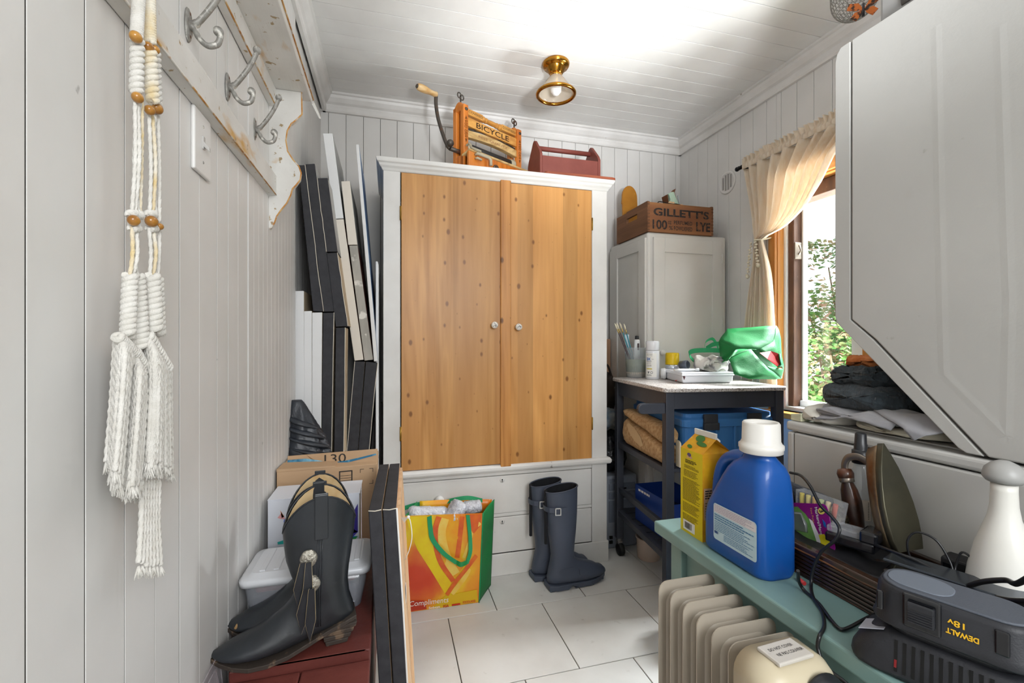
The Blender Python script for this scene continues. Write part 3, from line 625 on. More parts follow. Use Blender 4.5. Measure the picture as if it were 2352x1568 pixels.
# macrame hanger
m_cord = mat('cotton_cord', 'e2dfd8', .95, col2='d3cfc6', vs=60, sheen=.3, bump=.3, bs=500)
m_cordy = mat('cotton_cord_aged', 'dcc48f', .95, col2='e4ddcd', vs=25, amt=(.35, .6), sheen=.3, bump=.3, bs=500)
m_bead = wood('bead_wood', '8a5514', 'c08a3a', axis='X', rough=.3, coat=.4, ring=20)
XM = -.300
def P(u, v, x=XM): return PX(u, v, x)
mc = thing('macrame_hanger', 'long white knotted macrame plant hanger with wooden beads hanging from a hook', 'macrame hanger', P(325, 784))
def rope(b, pts, r, pitch=.011, lobes=3, step=.0028):
    pts = spl(pts, 10); L = [0]
    for p, q in zip(pts, pts[1:]): L.append(L[-1]+(q-p).length)
    n = max(4, int(L[-1]/step)); out = []; j = 0
    for k in range(n+1):
        s = L[-1]*k/n
        while j < len(L)-2 and L[j+1] < s: j += 1
        t = (s-L[j])/max(L[j+1]-L[j], 1e-9); out.append(pts[j].lerp(pts[j+1], min(t, 1)))
    rings = []; a = V(0, 1, 0)
    for k, p in enumerate(out):
        t = (out[min(k+1, n)]-out[max(k-1, 0)]).normalized(); a = (a-t*a.dot(t)).normalized(); c = t.cross(a); tw = 2*PI*k*L[-1]/n/pitch
        rings.append([p+(a*math.cos(q)+c*math.sin(q))*r*(1+.2*math.cos(lobes*(q-tw/lobes*1.0))) for q in [2*PI*i/9 for i in range(9)]])
    b.loft(rings, True, True); return b
def sinnet(name, A, B, R, material, turns, strands=2, r=.0052, par=None, ph=0, R2=None):
    b = MB(); A = Vector(A); B = Vector(B); d = (B-A); L = d.length; t = d.normalized(); x = t.orthogonal().normalized(); y = t.cross(x); n = int(turns*12)
    for s in range(strands):
        pts = []
        for k in range(n+1):
            q = 2*PI*turns*k/n+2*PI*s/strands+ph; rr = R+((R2 or R)-R)*k/n
            pts.append(A+d*(k/n)+(x*math.cos(q)+y*math.sin(q))*rr)
        b.tube(pts, r, 7)
    b.tube([A, A+d*.5, B], R*.95, 7)
    return b.build(name, material, par or mc)
hookpt = V(XW+.045, .707, 1.625)
b = MB()
for s in (-1, 1):
    rope(b, [hookpt+V(0, 0, .006), P(330+s*6, -120), P(330+s*12, -10)], .0045)
b.build('hanging_loop', m_cord, mc)
sinnet('braid', P(322, -60), P(314, 82), .0040, m_cord, 9, 3, .0032)
sinnet('braid', P(342, -60), P(345, 100), .0040, m_cordy, 9, 3, .0032, ph=1)
sinnet('spiral_sinnet', P(316, 92), P(313, 218), .0042, m_cord, 4.5, 2, .0038)
sinnet('spiral_sinnet', P(344, 112, XM+.004), P(351, 236, XM+.004), .0044, m_cordy, 4.5, 2, .0038, ph=2)
sinnet('spiral_sinnet', P(356, 112, XM-.008), P(360, 240, XM-.008), .0036, m_cord, 5, 2, .0034, ph=1)
def bead(u, v, r=.0078, x=XM+.004, el=1.15):
    MB().ball(P(u, v, x), (r, r*el, r), 14, 9).build('bead', m_bead, mc)
for u, v, r in ((312, 85, .0066), (341, 108, .006), (357, 114, .005), (316, 224, .0062), (344, 253, .006), (360, 249, .0072), (307, 506, .0064), (348, 508, .0072), (367, 520, .0045)): bead(u, v, r)
def strands(nm, tops, bots, material, r=.0021, sag=.004, mids=None):
    for k, (a, c) in enumerate(zip(tops, bots)):
        b = MB(); A = P(*a); B = P(*c); M = (A+B)/2+V(sag*math.sin(k*2.1), sag*math.cos(k*1.7), 0)
        rope(b, [A, M, B], r); b.build(nm, material[k % len(material)], mc)
strands('loose_cord', [(310, 230), (316, 232), (322, 230), (326, 234)], [(303, 492), (310, 494), (318, 492), (321, 494)], [m_cord, m_cord, m_cord, m_cordy])
strands('loose_cord', [(342, 262), (350, 264), (357, 262), (363, 258)], [(344, 492), (351, 494), (358, 492), (366, 510)], [m_cord, m_cordy, m_cord, m_cord])
strands('loose_cord', [(303, 520), (312, 522), (318, 520)], [(298, 636), (305, 638), (317, 636)], [m_cordy, m_cord, m_cord])
strands('loose_cord', [(342, 522), (351, 524), (358, 524), (366, 528)], [(344, 634), (352, 634), (358, 634), (362, 640)], [m_cord, m_cordy, m_cord, m_cord])
for u, v in ((305, 492), (316, 494), (347, 492), (310, 524), (350, 524)):
    sinnet('knot', P(u-7, v), P(u+7, v), .0032, m_cord, 2, 2, .0028)
sinnet('spiral_sinnet', P(299, 632), P(293, 770), .0044, m_cord, 5.5, 2, .0042)
sinnet('spiral_sinnet', P(317, 632, XM-.004), P(322, 800, XM-.004), .0042, m_cord, 7, 2, .0040, R2=.007)
sinnet('spiral_sinnet', P(351, 632, XM+.003), P(355, 760, XM+.003), .0046, m_cord, 5, 2, .0045, R2=.006)
sinnet('spiral_sinnet', P(364, 640, XM-.01), P(370, 770, XM-.01), .0034, m_cord, 6, 2, .0034)
# fringe: three wrapped fans of cords with frayed ends
def fray(b, p, r=.0042, L=.014, n=8):
    for k in range(n):
        a = random.uniform(0, 6.28); q = random.uniform(.2, 1)
        b.tube([p, p+V(r*q*math.cos(a)*.7, r*q*math.sin(a)*.7, -L*.5), p+V(r*q*1.3*math.cos(a), r*q*1.3*math.sin(a), -L*random.uniform(.8, 1.1))], [.0014, .0011, .0005], 5)
def fan(u0, u1, vt0, vt1, ub0, ub1, vb0, vb1, n, bulge, x0):
    for k in range(n):
        t = k/(n-1); ut = u0+(u1-u0)*t; vt = vt0+(vt1-vt0)*t; ub = ub0+(ub1-ub0)*t+random.uniform(-3, 3); vb = vb0+(vb1-vb0)*t+random.uniform(-12, 12)
        xx = min(x0+bulge*math.sin(PI*t), -.272); rx = random.uniform(-.002, .002)
        pts = [P(ut, vt, x0), P(ut+(ub-ut)*.12, vt+12, xx), P(ut+(ub-ut)*.5, (vt+vb)/2, xx+rx), P(ub, vb-10, xx-.003)]
        b = MB(); rope(b, pts, .0027); fray(b, pts[-1]); b.build('fringe_cord', m_cord, mc)
fan(268, 318, 775, 812, 246, 290, 1080, 1128, 14, .02, -.308)
fan(272, 312, 790, 812, 258, 318, 1112, 1138, 12, .002, -.322)
fan(308, 345, 815, 870, 283, 326, 1128, 1112, 12, .022, -.304)
fan(338, 388, 770, 850, 318, 392, 1070, 1085, 19, .02, -.302)
fan(345, 392, 770, 850, 340, 395, 1060, 1090, 12, .0, -.322)
for c, d in (((270, 772), (312, 815)), ((309, 808), (345, 868)), ((340, 768), (388, 848))):
    sinnet('wrapping_knot', P(*c, -.297), P(*d, -.297), .0036, m_cord, 6, 2, .0036)
for k in range(7):
    u = 326+k*6.5; b = MB(); ub = 316+k*8.5
    rope(b, [P(u, 1100, -.306), P(u-2, 1200, -.306), P(ub+2, 1300+random.uniform(-8, 8), -.303)], .0030); fray(b, P(ub+2, 1300, -.303)); b.build('tail_cord', m_cord, mc)
# ================================================================== CANVASES STACKED BETWEEN THE WALL AND THE WARDROBE
m_cvb = mat('canvas_edge_black', '36363a', .75, col2='2c2c30', vs=40, bump=.15, bs=600, wear='77767a', wth=(.75, .8), wsc=120)
m_cvw = mat('canvas_edge_white', 'e2e2e2', .7, bump=.12, bs=600)
m_cvc = mat('canvas_edge_cream', 'e0d8cc', .75, bump=.12, bs=600)
m_cvg = mat('canvas_edge_grey', 'b9b5ac', .75, col2='8f8b84', vs=18, vst=(1, 1, .2), bump=.12, bs=600, wear='e0dcd4', wth=(.6, .66), wsc=20)
m_raw = mat('raw_canvas', 'c9b79c', .8, col2='b8a486', vs=8)
m_paintred = mat('painted_maroon', '5c231c', .6, col2='8a4a3c', vs=9)
m_paintblue = mat('painted_blue', '8fb0d6', .5, col2='3a5f96', vs=5, vst=(1, .3, .6), amt=(.3, .62), wear='10203a', wth=(.6, .68), wsc=3)
m_paintgrey = mat('painted_grey', 'b9bab8', .6, col2='9a9a98', vs=4)
m_lip = mat('canvas_lip', 'd9d0c0', .8)
def canvas(label, q, y0, dep, edge, face, zlo=None, lip=None, grp=None):
    pts = [PY(u, v, y0) for u, v in q]
    if zlo is not None:
        for i, j in ((2, 1), (3, 0)):
            d = pts[i]-pts[j]; pts[i] = pts[j]+d*((zlo-pts[j].z)/d.z)
    cen = (pts[2]+pts[3])/2
    t = thing('canvas', label, 'canvas', (cen.x, y0+dep/2, cen.z), grp)
    b = MB(); b.prism(pts, (0, dep, 0)); 
    b.m = [0]*len(b.m); b.m[2+1] = 1
    o = b.build('stretched_canvas', [edge, face], t, bevel=.0015, seg=1)
    if lip:
        for i, j in ([(0, 3)] if lip == 'L' else [(1, 2)] if lip == 'R' else [(0, 3), (1, 2)]):
            n = 9; pp = [pts[i].lerp(pts[j], k/n)+V(random.uniform(-.0012, .0012), -.0008, 0) for k in range(n+1)]
            MB().tube(pp, .0013, 5).build('canvas_lip', m_lip, t)
    return t
canvas('white-edged canvas standing lowest against the left wall, tallest of three pale ones', [(677.6, 668), (697.7, 667.6), (699, 1040), (677.6, 1040)], 1.85, .45, m_cvw, m_raw, 0)
canvas('middle of three pale canvases standing upright by the left wall', [(698.2, 714.5), (716.2, 713.7), (716.4, 1040), (698.5, 1040)], 1.85, .4, m_cvw, m_raw, 0)
canvas('bright white canvas edge beside the upright black ones, behind the black cloth roll', [(717, 717.7), (740, 717), (737.5, 1040), (716.7, 1040)], 1.85, .4, m_cvw, m_raw, 0)
canvas('upright black-edged canvas touching the bright white one', [(742, 718.5), (767.3, 717.7), (761.5, 1034), (738.5, 1034)], 1.85, .13, m_cvb, m_raw, 0, 'R')
canvas('upright black-edged canvas in front of the dark gap, second row bottom', [(771.4, 752.5), (792.8, 752), (789.5, 1036), (767.3, 1036)], 1.85, .13, m_cvb, m_raw, 0, 'R')
canvas('tilted black canvas in the lower row, left of two slanting ones', [(814.2, 829.7), (838.0, 830.7), (822, 1031), (796.8, 1034)], 1.99, .5, m_cvb, m_raw, 0, 'L')
canvas('tilted black canvas in the lower row, the one next to the wardrobe', [(840.2, 830.7), (867, 833.4), (847.7, 1029.8), (823.2, 1031)], 1.99, .5, m_cvb, m_paintgrey, 0, 'R')
canvas('slanting black canvas in the upper row nearest the left wall', [(685, 379), (700.2, 378.6), (742.6, 715), (719, 714)], 1.85, .38, m_cvb, m_raw, None, 'R')
canvas('slanting black canvas in the upper row, second from the left wall', [(701, 377), (723, 375.4), (767, 715), (743.6, 715.5)], 1.85, .38, m_cvb, m_paintgrey)
canvas('short slanting black canvas in the upper row resting on another black one', [(728.3, 408.9), (752.6, 408.2), (775.3, 577.5), (750, 578)], 1.85, .36, m_cvb, m_paintgrey, None, 'L')
canvas('black canvas under the short slanting one, with ragged white canvas lip', [(750.2, 581), (774.8, 580), (799, 748.5), (771.3, 750.4)], 1.85, .36, m_cvb, m_raw, None, 'R')
canvas('tallest slanting bright white canvas near the back wall corner', [(741.4, 306), (763.7, 306), (789, 501), (767.5, 502)], 1.99, .42, m_cvw, m_paintgrey)
canvas('cream-edged slanting canvas directly below the tallest white one', [(767.9, 504), (789.2, 503), (835, 826), (814.2, 828)], 1.99, .42, m_cvc, m_paintred)
canvas('short cream canvas leaning between the tall white and the blue painted one', [(783.5, 416), (803.6, 415.2), (820.8, 561.5), (799.8, 562)], 1.99, .42, m_cvc, m_paintgrey)
canvas('grey smeared canvas edge below the short cream one', [(802, 564), (821, 563.5), (857, 826), (837, 828)], 1.99, .42, m_cvg, m_paintred)
canvas('thin white canvas with a blue painted face leaning beside the wardrobe', [(817, 331.4), (824.3, 331.4), (867.8, 829), (859, 830)], 1.99, .45, m_cvw, m_paintblue)
m_gb = mat('grey_board', '9d9995', .7)
g0 = MB().box(-.070, 2.44, 0, -.036, 2.50, .78).build('board_offcut', m_gb, bevel=.002, at=V(-.05, 2.47, 0), label='grey board standing behind the tilted black canvases', category='board')
pts = [PY(869, 606, 2.03), PY(873, 606, 2.03), PY(877.5, 613, 2.03)]
x0 = PY(869.5, 700, 2.03).x-.012; x1 = PY(876, 700, 2.03).x-.012
MB().prism([(x0, 2.035, 0), (x1, 2.035, 0), (x1, 2.035, 1.432), (x1-.004, 2.035, 1.447), (x0, 2.035, 1.447)], (0, .4, 0)).build('thin_panel', m_cvw, bevel=.002, at=V(x0, 2.2, 0), label='thin white panel slotted upright along the wardrobe side', category='panel')
# ================================================================== CHEST WITH BOXES AND BOOTS
m_chest = mat('chest_red', '6a352e', .45, col2='592a25', vs=14, vst=(.4, 1, 1), bump=.1, bs=60, wear='9a6a62', wth=(.72, .76), wsc=40, wear2='b7a7a4', w2th=(.76, .79), w2sc=26)
CZ = .45
ch = thing('wooden_chest', 'long low dark red painted wooden chest along the left wall', 'chest', (-.18, 1.2, 0))
MB().box(-.315, .62, 0, -.045, 1.80, .405).build('body', m_chest, ch, bevel=.004)
MB().box(-.318, .60, .405, -.175, .997, .43).build('lid_plank', m_chest, ch, bevel=.003)
MB().box(-.173, .60, .405, -.040, .997, .43).build('lid_plank', m_chest, ch, bevel=.003)
MB().prism([(-.305, 1.003, .43), (-.305, 1.0, .452-.006), (-.29, 1.0, .45), (-.05, 1.0, .45), (-.042, 1.0, .442), (-.042, 1.003, .43)], (0, .0, 0)).box(-.306, 1.0, .405, -.040, 1.82, CZ).build('raised_lid', m_chest, ch, bevel=.003)
# carton marked 130
m_cardb = mat('cardboard', 'bf9f7d', .8, col2='b39270', vs=5, vst=(1, 1, 3), bump=.05, bs=40)
m_cardd = mat('cardboard_edge', '8a6c4c', .9)
m_tape = mat('tape_blue', '2a6f93', .35, col2='8cc4dc', vs=18, amt=(.45, .6))
m_print = mat('print_black', '2a2624', .7)
cbx = thing('cardboard_box', 'brown cardboard box printed 130 with torn blue tape on the chest', 'box', (-.19, 1.6, CZ))
BX0, BX1, BY0, BY1, BZ = -.332, -.04, 1.51, 1.70, .705
bd = MB().hexa([(BX0, BY0, CZ), (BX1, BY0+.02, CZ), (BX1, BY1+.015, CZ), (BX0, BY1, CZ), (BX0, BY0, BZ-.002), (BX1, BY0+.02, BZ-.002), (BX1, BY1+.015, BZ-.002), (BX0, BY1, BZ-.002)]).build('carton', m_cardb, cbx, bevel=.002)
MB().hexa([(BX0, BY0-.001, BZ-.002), (-.165, BY0+.01, BZ-.002), (-.165, BY0+.09, BZ-.002), (BX0, BY0+.095, BZ-.002), (BX0, BY0-.001, BZ+.006), (-.165, BY0+.01, BZ+.003), (-.165, BY0+.09, BZ+.002), (BX0, BY0+.095, BZ+.002)]).build('flap', m_cardb, cbx)
fq = [PY(660.7, 1047.5, 1.62), PY(867, 1030.6, 1.572), PY(867, 1064, 1.552), PY(660.7, 1080, 1.60)]
ft = MB().prism(fq, (0, .004, 0)).build('flap', m_cardb, cbx)
def fqp(a, c, e=0): return fq[0].lerp(fq[1], a).lerp(fq[3].lerp(fq[2], a), c)+V(0, -.0008-e, 0)
text('130', ft, m_print, None, .72, .24, lambda x, y: fqp(.525+x, .42-y*.85))
MB().add([fqp(.205, .0, .0004), fqp(.34, .62, .0004), fqp(.33, .66, .0004), fqp(.3, .64, .0004)], [(0, 1, 2, 3)]).build('crease', m_cardd, ft)
def ribtape(P_, m, nm):
    MB().add([fqp(a, c, .0012) for a, c in P_], [tuple(range(len(P_)))]).build(nm, m, ft)
ribtape([(.0, .26), (.2, .26), (.32, .42), (.46, .66), (.62, .64), (.78, .5), (.98, .30), (.99, .40), (.8, .62), (.63, .80), (.44, .86), (.3, .62), (.18, .52), (.0, .5)], m_tape, 'torn_tape')
def pf(x, z, y=None): return frame((x, BY0-.0012+(x-BX0)*.0685, z), (1, .0685, 0), y=(0, 0, 1))
b = MB(pf(-.135, .665))
for x0, z0, x1, z1 in ((-.02, -.024, -.0165, .024), (.0165, -.024, .02, .024), (-.02, .0205, .02, .024), (-.016, .008, .016, .0092), (-.016, .0, .016, .0012), (-.016, -.008, .016, -.0065), (-.02, -.024, .02, -.0205)): b.add([(x0, z0, 0), (x1, z0, 0), (x1, z1, 0), (x0, z1, 0)], [(0, 1, 2, 3)])
M0 = pf(-.072, .655)
b.M = M0
for sx, sy_ in ((-1, 1), (1, 1), (1, -1)):
    x, z = sx*.02, .01+sy_*.025
    b.add([(x, z, 0), (x-sx*.012, z, 0), (x-sx*.012, z-sy_*.0015, 0), (x, z-sy_*.0015, 0)], [(0, 1, 2, 3)]).add([(x, z, 0), (x-sx*.0015, z, 0), (x-sx*.0015, z-sy_*.012, 0), (x, z-sy_*.012, 0)], [(0, 1, 2, 3)])
b.build('printed_marks', m_print, bd)
# white box with colour print
m_wbox = mat('white_box', 'd9dce4', .4)
wbx = thing('white_box', 'white glossy carton with a coloured gem print behind the cowboy boots', 'box', (-.2, 1.43, CZ))
WX0, WX1, WY_, WY2, WZ = -.325, -.085, 1.375, 1.497, .662
wo = MB().box(WX0, WY_, CZ, WX1, WY2, WZ-.001).build('carton', m_wbox, wbx, bevel=.002)
MB().box(WX0, WY_-.0015, WZ-.001, WX1+.002, WY2, WZ+.0012).build('lid_flap', m_wbox, wbx)
def tri(name, col, pts, par):
    MB().add([V(x, WY_-.0012, z) for x, z in pts], [tuple(range(len(pts)))]).build(name, mat('print_'+col, col, .4), par)
gx = WX1-.004
for col, pts in (('3a2f8c', [(gx-.03, .575), (gx, .632), (gx, .55)]), ('2b4aa0', [(gx-.07, .548), (gx-.03, .575), (gx, .55), (gx-.062, .535)]), ('4c3fa8', [(gx-.03, .575), (gx, .55), (gx-.012, .538)]), ('2f8fc0', [(gx-.072, .545), (gx, .538), (gx-.075, .53)]), ('1f6f80', [(gx-.075, .53), (gx, .538), (gx-.06, .518)]), ('3aa04a', [(gx-.06, .518), (gx, .538), (gx-.02, .51), (gx-.05, .508)])): tri('gem_print', col, pts, wo)
for col, pts in (('2fb0a8', [(WX0+.025, .545), (WX0+.06, .553), (WX0+.07, .553), (WX0+.07, .538), (WX0+.026, .538)]), ('c8dfe4', [(WX0+.045, .536), (WX0+.07, .536), (WX0+.07, .46), (WX0+.045, .46)]), ('e0a0a0', [(WX0+.025, .612), (WX0+.035, .625), (WX0+.045, .607), (WX0+.033, .608)]), ('c87a50', [(WX0+.036, .61), (WX0+.032, .632), (WX0+.042, .614)]), ('7a8ad0', [(WX0+.042, .608), (WX0+.05, .597), (WX0+.044, .59), (WX0+.04, .6)])): tri('bird_print', col, pts, wo)
# storage bin
m_clear = clearmix('clear_plastic', (.85, .87, .9, 1), rough=.15, body=(.6, .62, .66, 1), bf=.22)
m_lidw = mat('lid_white', 'd6d8dc', .35, coat=.2)
m_redin = mat('red_fabric', 'a03a38', .8, col2='702a2a', vs=12)
m_darkin = mat('dark_fabric', '2c2c32', .8)
bn = thing('storage_bin', 'clear plastic storage bin with a ribbed white lid behind the cowboy boots', 'storage bin', (-.185, 1.23, CZ))
def rr(x0, y0, x1, y1, r, z, n=4):
    out = []
    for cx, cy, a in ((x1-r, y1-r, 0), (x0+r, y1-r, 90), (x0+r, y0+r, 180), (x1-r, y0+r, 270)):
        for k in range(n+1): q = math.radians(a+90*k/n); out.append(V(cx+r*math.cos(q), cy+r*math.sin(q), z))
    return out
b = MB(); b.loft([rr(-.315, 1.165, -.07, 1.30, .02, CZ+.001), rr(-.320, 1.158, -.06, 1.305, .02, CZ+.05), rr(-.325, 1.152, -.054, 1.31, .02, CZ+.092)], False)
b.add(rr(-.315, 1.165, -.07, 1.30, .02, CZ+.001), [tuple(range(20))])
bo = b.build('tub', m_clear, bn, solid=.002)
for x in (-.25, -.19, -.12):
    MB().tube([(x-.022, 1.158, CZ+.008), (x-.022, 1.155, CZ+.05), (x-.016, 1.154, CZ+.058), (x+.016, 1.154, CZ+.058), (x+.022, 1.155, CZ+.05), (x+.022, 1.158, CZ+.008)], .0018, 6).build('moulded_rib', m_clear, bo)
b = MB()
b.loft([rr(-.333, 1.145, -.046, 1.318, .022, CZ+.088), rr(-.335, 1.143, -.044, 1.32, .024, CZ+.100), rr(-.329, 1.149, -.05, 1.314, .02, CZ+.105), rr(-.318, 1.16, -.061, 1.303, .018, CZ+.105), rr(-.312, 1.166, -.067, 1.297, .016, CZ+.112)])
ld = b.build('lid', m_lidw, bn)
for k in range(8):
    x = -.295+k*.030
    MB().box(x, 1.172, CZ+.111, x+.013, 1.29, CZ+.1145).build('lid_rib', m_lidw, ld, bevel=.0015)
MB().box(-.31, 1.168, CZ+.004, -.2, 1.29, CZ+.06).build('dark_contents', m_darkin, bn, bevel=.01)
MB().box(-.305, 1.17, CZ+.061, -.08, 1.285, CZ+.086).build('red_contents', m_redin, bn, bevel=.008)
MB().box(-.195, 1.172, CZ+.004, -.078, 1.285, CZ+.058).build('grey_contents', mat('grey_in', '8b8688', .8), bn, bevel=.01)
# black cloth roll
m_nylon = mat('black_nylon', '33383f', .38, col2='282b31', vs=12, bump=.5, bs=26, bst=(1, 1, .5))
rn = random.Random(4)
def cloth_roll(u):  # centre, radius
    return PY(681+u*24, 918+u*140, 1.77), .017+.075*u**.75
b = MB(); rings = []
for i in range(26):
    u = i/25; c, r = cloth_roll(u); r = max(r, .0175 if u < .25 else 0); ring = []
    for k in range(32):
        q = 2*PI*k/32+u*1.6
        n_ = noise.noise(V(math.cos(q)*1.6, math.sin(q)*1.6, u*3.2))*.5+.5
        rr_ = r*(1+.28*(n_-.5)*min(1, u*4)+.1*math.cos(q*7+u*9)*min(1, u*3))
        ring.append(V(max(c.x+rr_*math.cos(q), XL+.0), max(c.y+rr_*math.sin(q)*.65, 1.712), c.z))
    rings.append(ring)
b.loft(rings); cr_ = b.build('cloth_roll', m_nylon, at=cloth_roll(1)[0], label='rolled black nylon cloth bundle propped in the corner behind the cardboard box', category='cloth bundle')
tag(cr_)
b = MB()
for j in range(4):
    pts = []
    for k in range(15):
        t = k/14; u = .22+.17*j+.25*t; c, r = cloth_roll(min(u, 1)); q = PI*(1.15+.75*t)+j*.2
        pts.append(V(c.x+r*1.07*math.cos(q), max(c.y+r*.72*math.sin(q), 1.708), c.z))
    b.tube(pts, [.003+.012*math.sin(PI*k/14) for k in range(15)], 8, flat=.5)
b.build('wrapped_fold', m_nylon, cr_)
# ================================================================== BOOTS
def boot_body(M, secs, top=None, n=28, sq=1.0):
    b = MB(M); rings = []
    for i, (bx, bz, fx, fz, w) in enumerate(secs):
        ring = []
        for k in range(n):
            q = 2*PI*k/n; cx, sz = (bx+fx)/2, (bz+fz)/2; ux, uz = (fx-bx)/2, (fz-bz)/2
            c = math.cos(q); s = math.sin(q)
            p = V(cx+ux*c, w*math.copysign(abs(s)**sq, s), sz+uz*c)
            if top: p.z += top(i, q)
            ring.append(p)
        rings.append(ring)
    return b, rings
m_leather = mat('black_leather', '232629', .36, col2='2d3136', vs=10, bump=.15, bs=22, coat=.15, wear='4a4e54', wth=(.7, .8), wsc=30)
m_lining = mat('tan_lining', 'cdb489', .7, col2='b5884e', vs=18, amt=(.45, .7))
m_soleb = mat('boot_sole', '3a322c', .7, wear='6d5a48', wth=(.55, .65), wsc=50)
m_concho = mat('concho_silver', 'b9b4a8', .35, .7, col2='8d887c', vs=90, bump=.5, bs=150)
m_rawedge = mat('raw_leather_edge', '9a8a6a', .8)
def cowboy(loc, az, label, sc_=1.0):
    M = rotz(loc, az) @ Matrix.Diagonal((.93*sc_, 1.0, 1.0, 1))
    t = thing('cowboy_boot', label, 'boot', loc, 'pair of black cowboy boots on the chest')
    S = [(-.004, .258, .152, .246, .046), (.0, .225, .150, .222, .048), (.005, .19, .146, .19, .047), (.010, .16, .138, .165, .044), (.013, .13, .128, .138, .043), (.010, .10, .128, .118, .039), (.002, .075, .137, .103, .038), (-.002, .058, .150, .091, .037), (.006, .044, .168, .080, .037), (.05, .034, .188, .067, .040), (.10, .022, .209, .057, .044), (.14, .014, .229, .049, .047), (.18, .0095, .248, .043, .046), (.22, .010, .265, .037, .040), (.25, .013, .277, .032, .029), (.272, .017, .286, .031, .016), (.283, .021, .289, .027, .005)]
    top = lambda i, q: (.074*abs(math.sin(q))**1.3 if i == 0 else .024*abs(math.sin(q))**1.3 if i == 1 else 0)
    b, R = boot_body(M, S, top, sq=.9)
    # ankle creases
    b.loft(R, False)
    b.f.append(list(range(len(R)*28-28, len(R)*28))); b.m.append(0); b.s.append(True)
    sh = b.build('upper', m_leather, t)
    S2 = [(a+.0035, c, d-.0035, e, f-.0035) for a, c, d, e, f in S[:5]]
    b, R2 = boot_body(M, S2, lambda i, q: top(i, q)-.001, sq=.9); b.loft(R2, False); b.f.append(list(range(4*28, 5*28))); b.m.append(0); b.s.append(False)
    b.build('lining', m_lining, t)
    b = MB(M)
    for d in (0,):
        b.tube([V(((S[0][0]+S[0][2])/2)+.078*math.cos(q), .046*math.copysign(abs(math.sin(q))**.9, math.sin(q)), .252-.006*math.cos(q)+.074*abs(math.sin(q))**1.3) for q in [2*PI*k/40 for k in range(41)]], .0019, 6)
    b.build('top_piping', m_leather, t)
    # sole + heel
    st = [(-.004, .05, .028), (.02, .046, .036), (.06, .034, .037), (.1, .02, .040), (.14, .010, .048), (.18, .005, .051), (.215, .005, .049), (.245, .009, .039), (.27, .014, .024), (.287, .019, .010), (.294, .021, .002)]
    b = MB(M); b.loft([[V(x, -w, z-.004), V(x, w, z-.004), V(x, w, z+.0045), V(x, -w, z+.0045)] for x, z, w in st], True, False); b.build('sole', m_soleb, t, bevel=.001, seg=1)
    for k in range(4):
        z0, z1 = .0+k*.011, .0105+k*.011; a0 = .016-.006*k; a1 = .062+.004*k; w = .027+.002*k
        dz = lambda x: 0 if k < 3 else .0
        MB(M).hexa([(a0, -w, z0), (a1, -w, z0), (a1, w, z0), (a0, w, z0), (a0-.003, -w-.001, z1), (a1+.002, -w-.001, z1-(.008 if k == 3 else 0)), (a1+.002, w+.001, z1-(.008 if k == 3 else 0)), (a0-.003, w+.001, z1)]).build('heel_lift', m_soleb, t, bevel=.002)
    # pull straps, side seam
    for s in (-1, 1):
        y = s*.0478; x0, x1 = .058, .086
        b = MB(M); b.hexa([(x0, y+s*.001, .24), (x1, y+s*.001, .24), (x1, y+s*.004, .24), (x0, y+s*.004, .24), (x0, y-s*.003, .332), (x1, y-s*.003, .332), (x1, y+s*.002, .332), (x0, y+s*.002, .332)])
        b.hexa([(x0, y-s*.009, .262), (x1, y-s*.009, .262), (x1, y-s*.006, .262), (x0, y-s*.006, .262), (x0, y-s*.004, .334), (x1, y-s*.004, .334), (x1, y-s*.001, .334), (x0, y-s*.001, .334)])
        b.build('pull_strap', m_leather, t, bevel=.0015)
        b = MB(M); ws = [(.24, .0485), (.2, .0475), (.16, .0445), (.13, .0432), (.1, .0400), (.075, .0385), (.055, .0385)]
        for dx in (-.004, .001, .005): b.tube([V(.074+dx+(.24-z)*.02, s*(w+.0005), z) for z, w in ws], .0013, 6)
        b.build('side_seam', m_leather, t)
    # conchos with split straps on the camera side
    s = 1
    for (cx, cz, L, ln) in ((.098, .205, .125, 1.0), (.092, .150, .12, 1.0)):
        yy = s*(.0472 if cz > .18 else .0440)
        c = MB(M).lathe((cx, yy, cz), [(.0175, 0), (.018, .002), (.014, .0045), (.007, .0065), (.001, .007)], 24, (0, s, .05), fn=lambda q, z: 1+.02*math.cos(q*18)).build('concho', m_concho, t)
        y1 = s*.058
        st_ = [(cx-.006, y1, cz-.004), (cx+.006, y1, cz-.004), (cx+.013, y1-.006*s, cz-L*.62), (cx+.004, y1-.012*s, cz-L), (cx-.008, y1-.008*s, cz-L*.6)]
        f1 = MB(M).prism(st_, (0, s*.0018, 0)).build('strap', m_leather, c)
        MB(M).tube([Vector(q)+V(0, s*.001, 0) for q in st_[1:]+st_[:1]], .0009, 5).build('strap_edge', m_rawedge, f1)
        st2 = [(x+.011+(.006 if i in (2, 3) else 0), y-.003*s, z+(0.02 if i in (2, 3, 4) else 0)) for i, (x, y, z) in enumerate(st_)]
        f2 = MB(M).prism(st2, (0, s*.0018, 0)).build('strap', m_leather, c)
        MB(M).tube([Vector(q)+V(0, s*.001, 0) for q in st2[1:]+st2[:1]], .0009, 5).build('strap_edge', m_rawedge, f2)
    return t
cowboy(V(-.078, 1.064, CZ), 189, 'black leather cowboy boot with silver conchos and hanging straps, the nearer of the pair')
cowboy(V(-.098, 1.150, CZ+.0), 186, 'black leather cowboy boot mostly hidden behind its mate on the chest', .93)
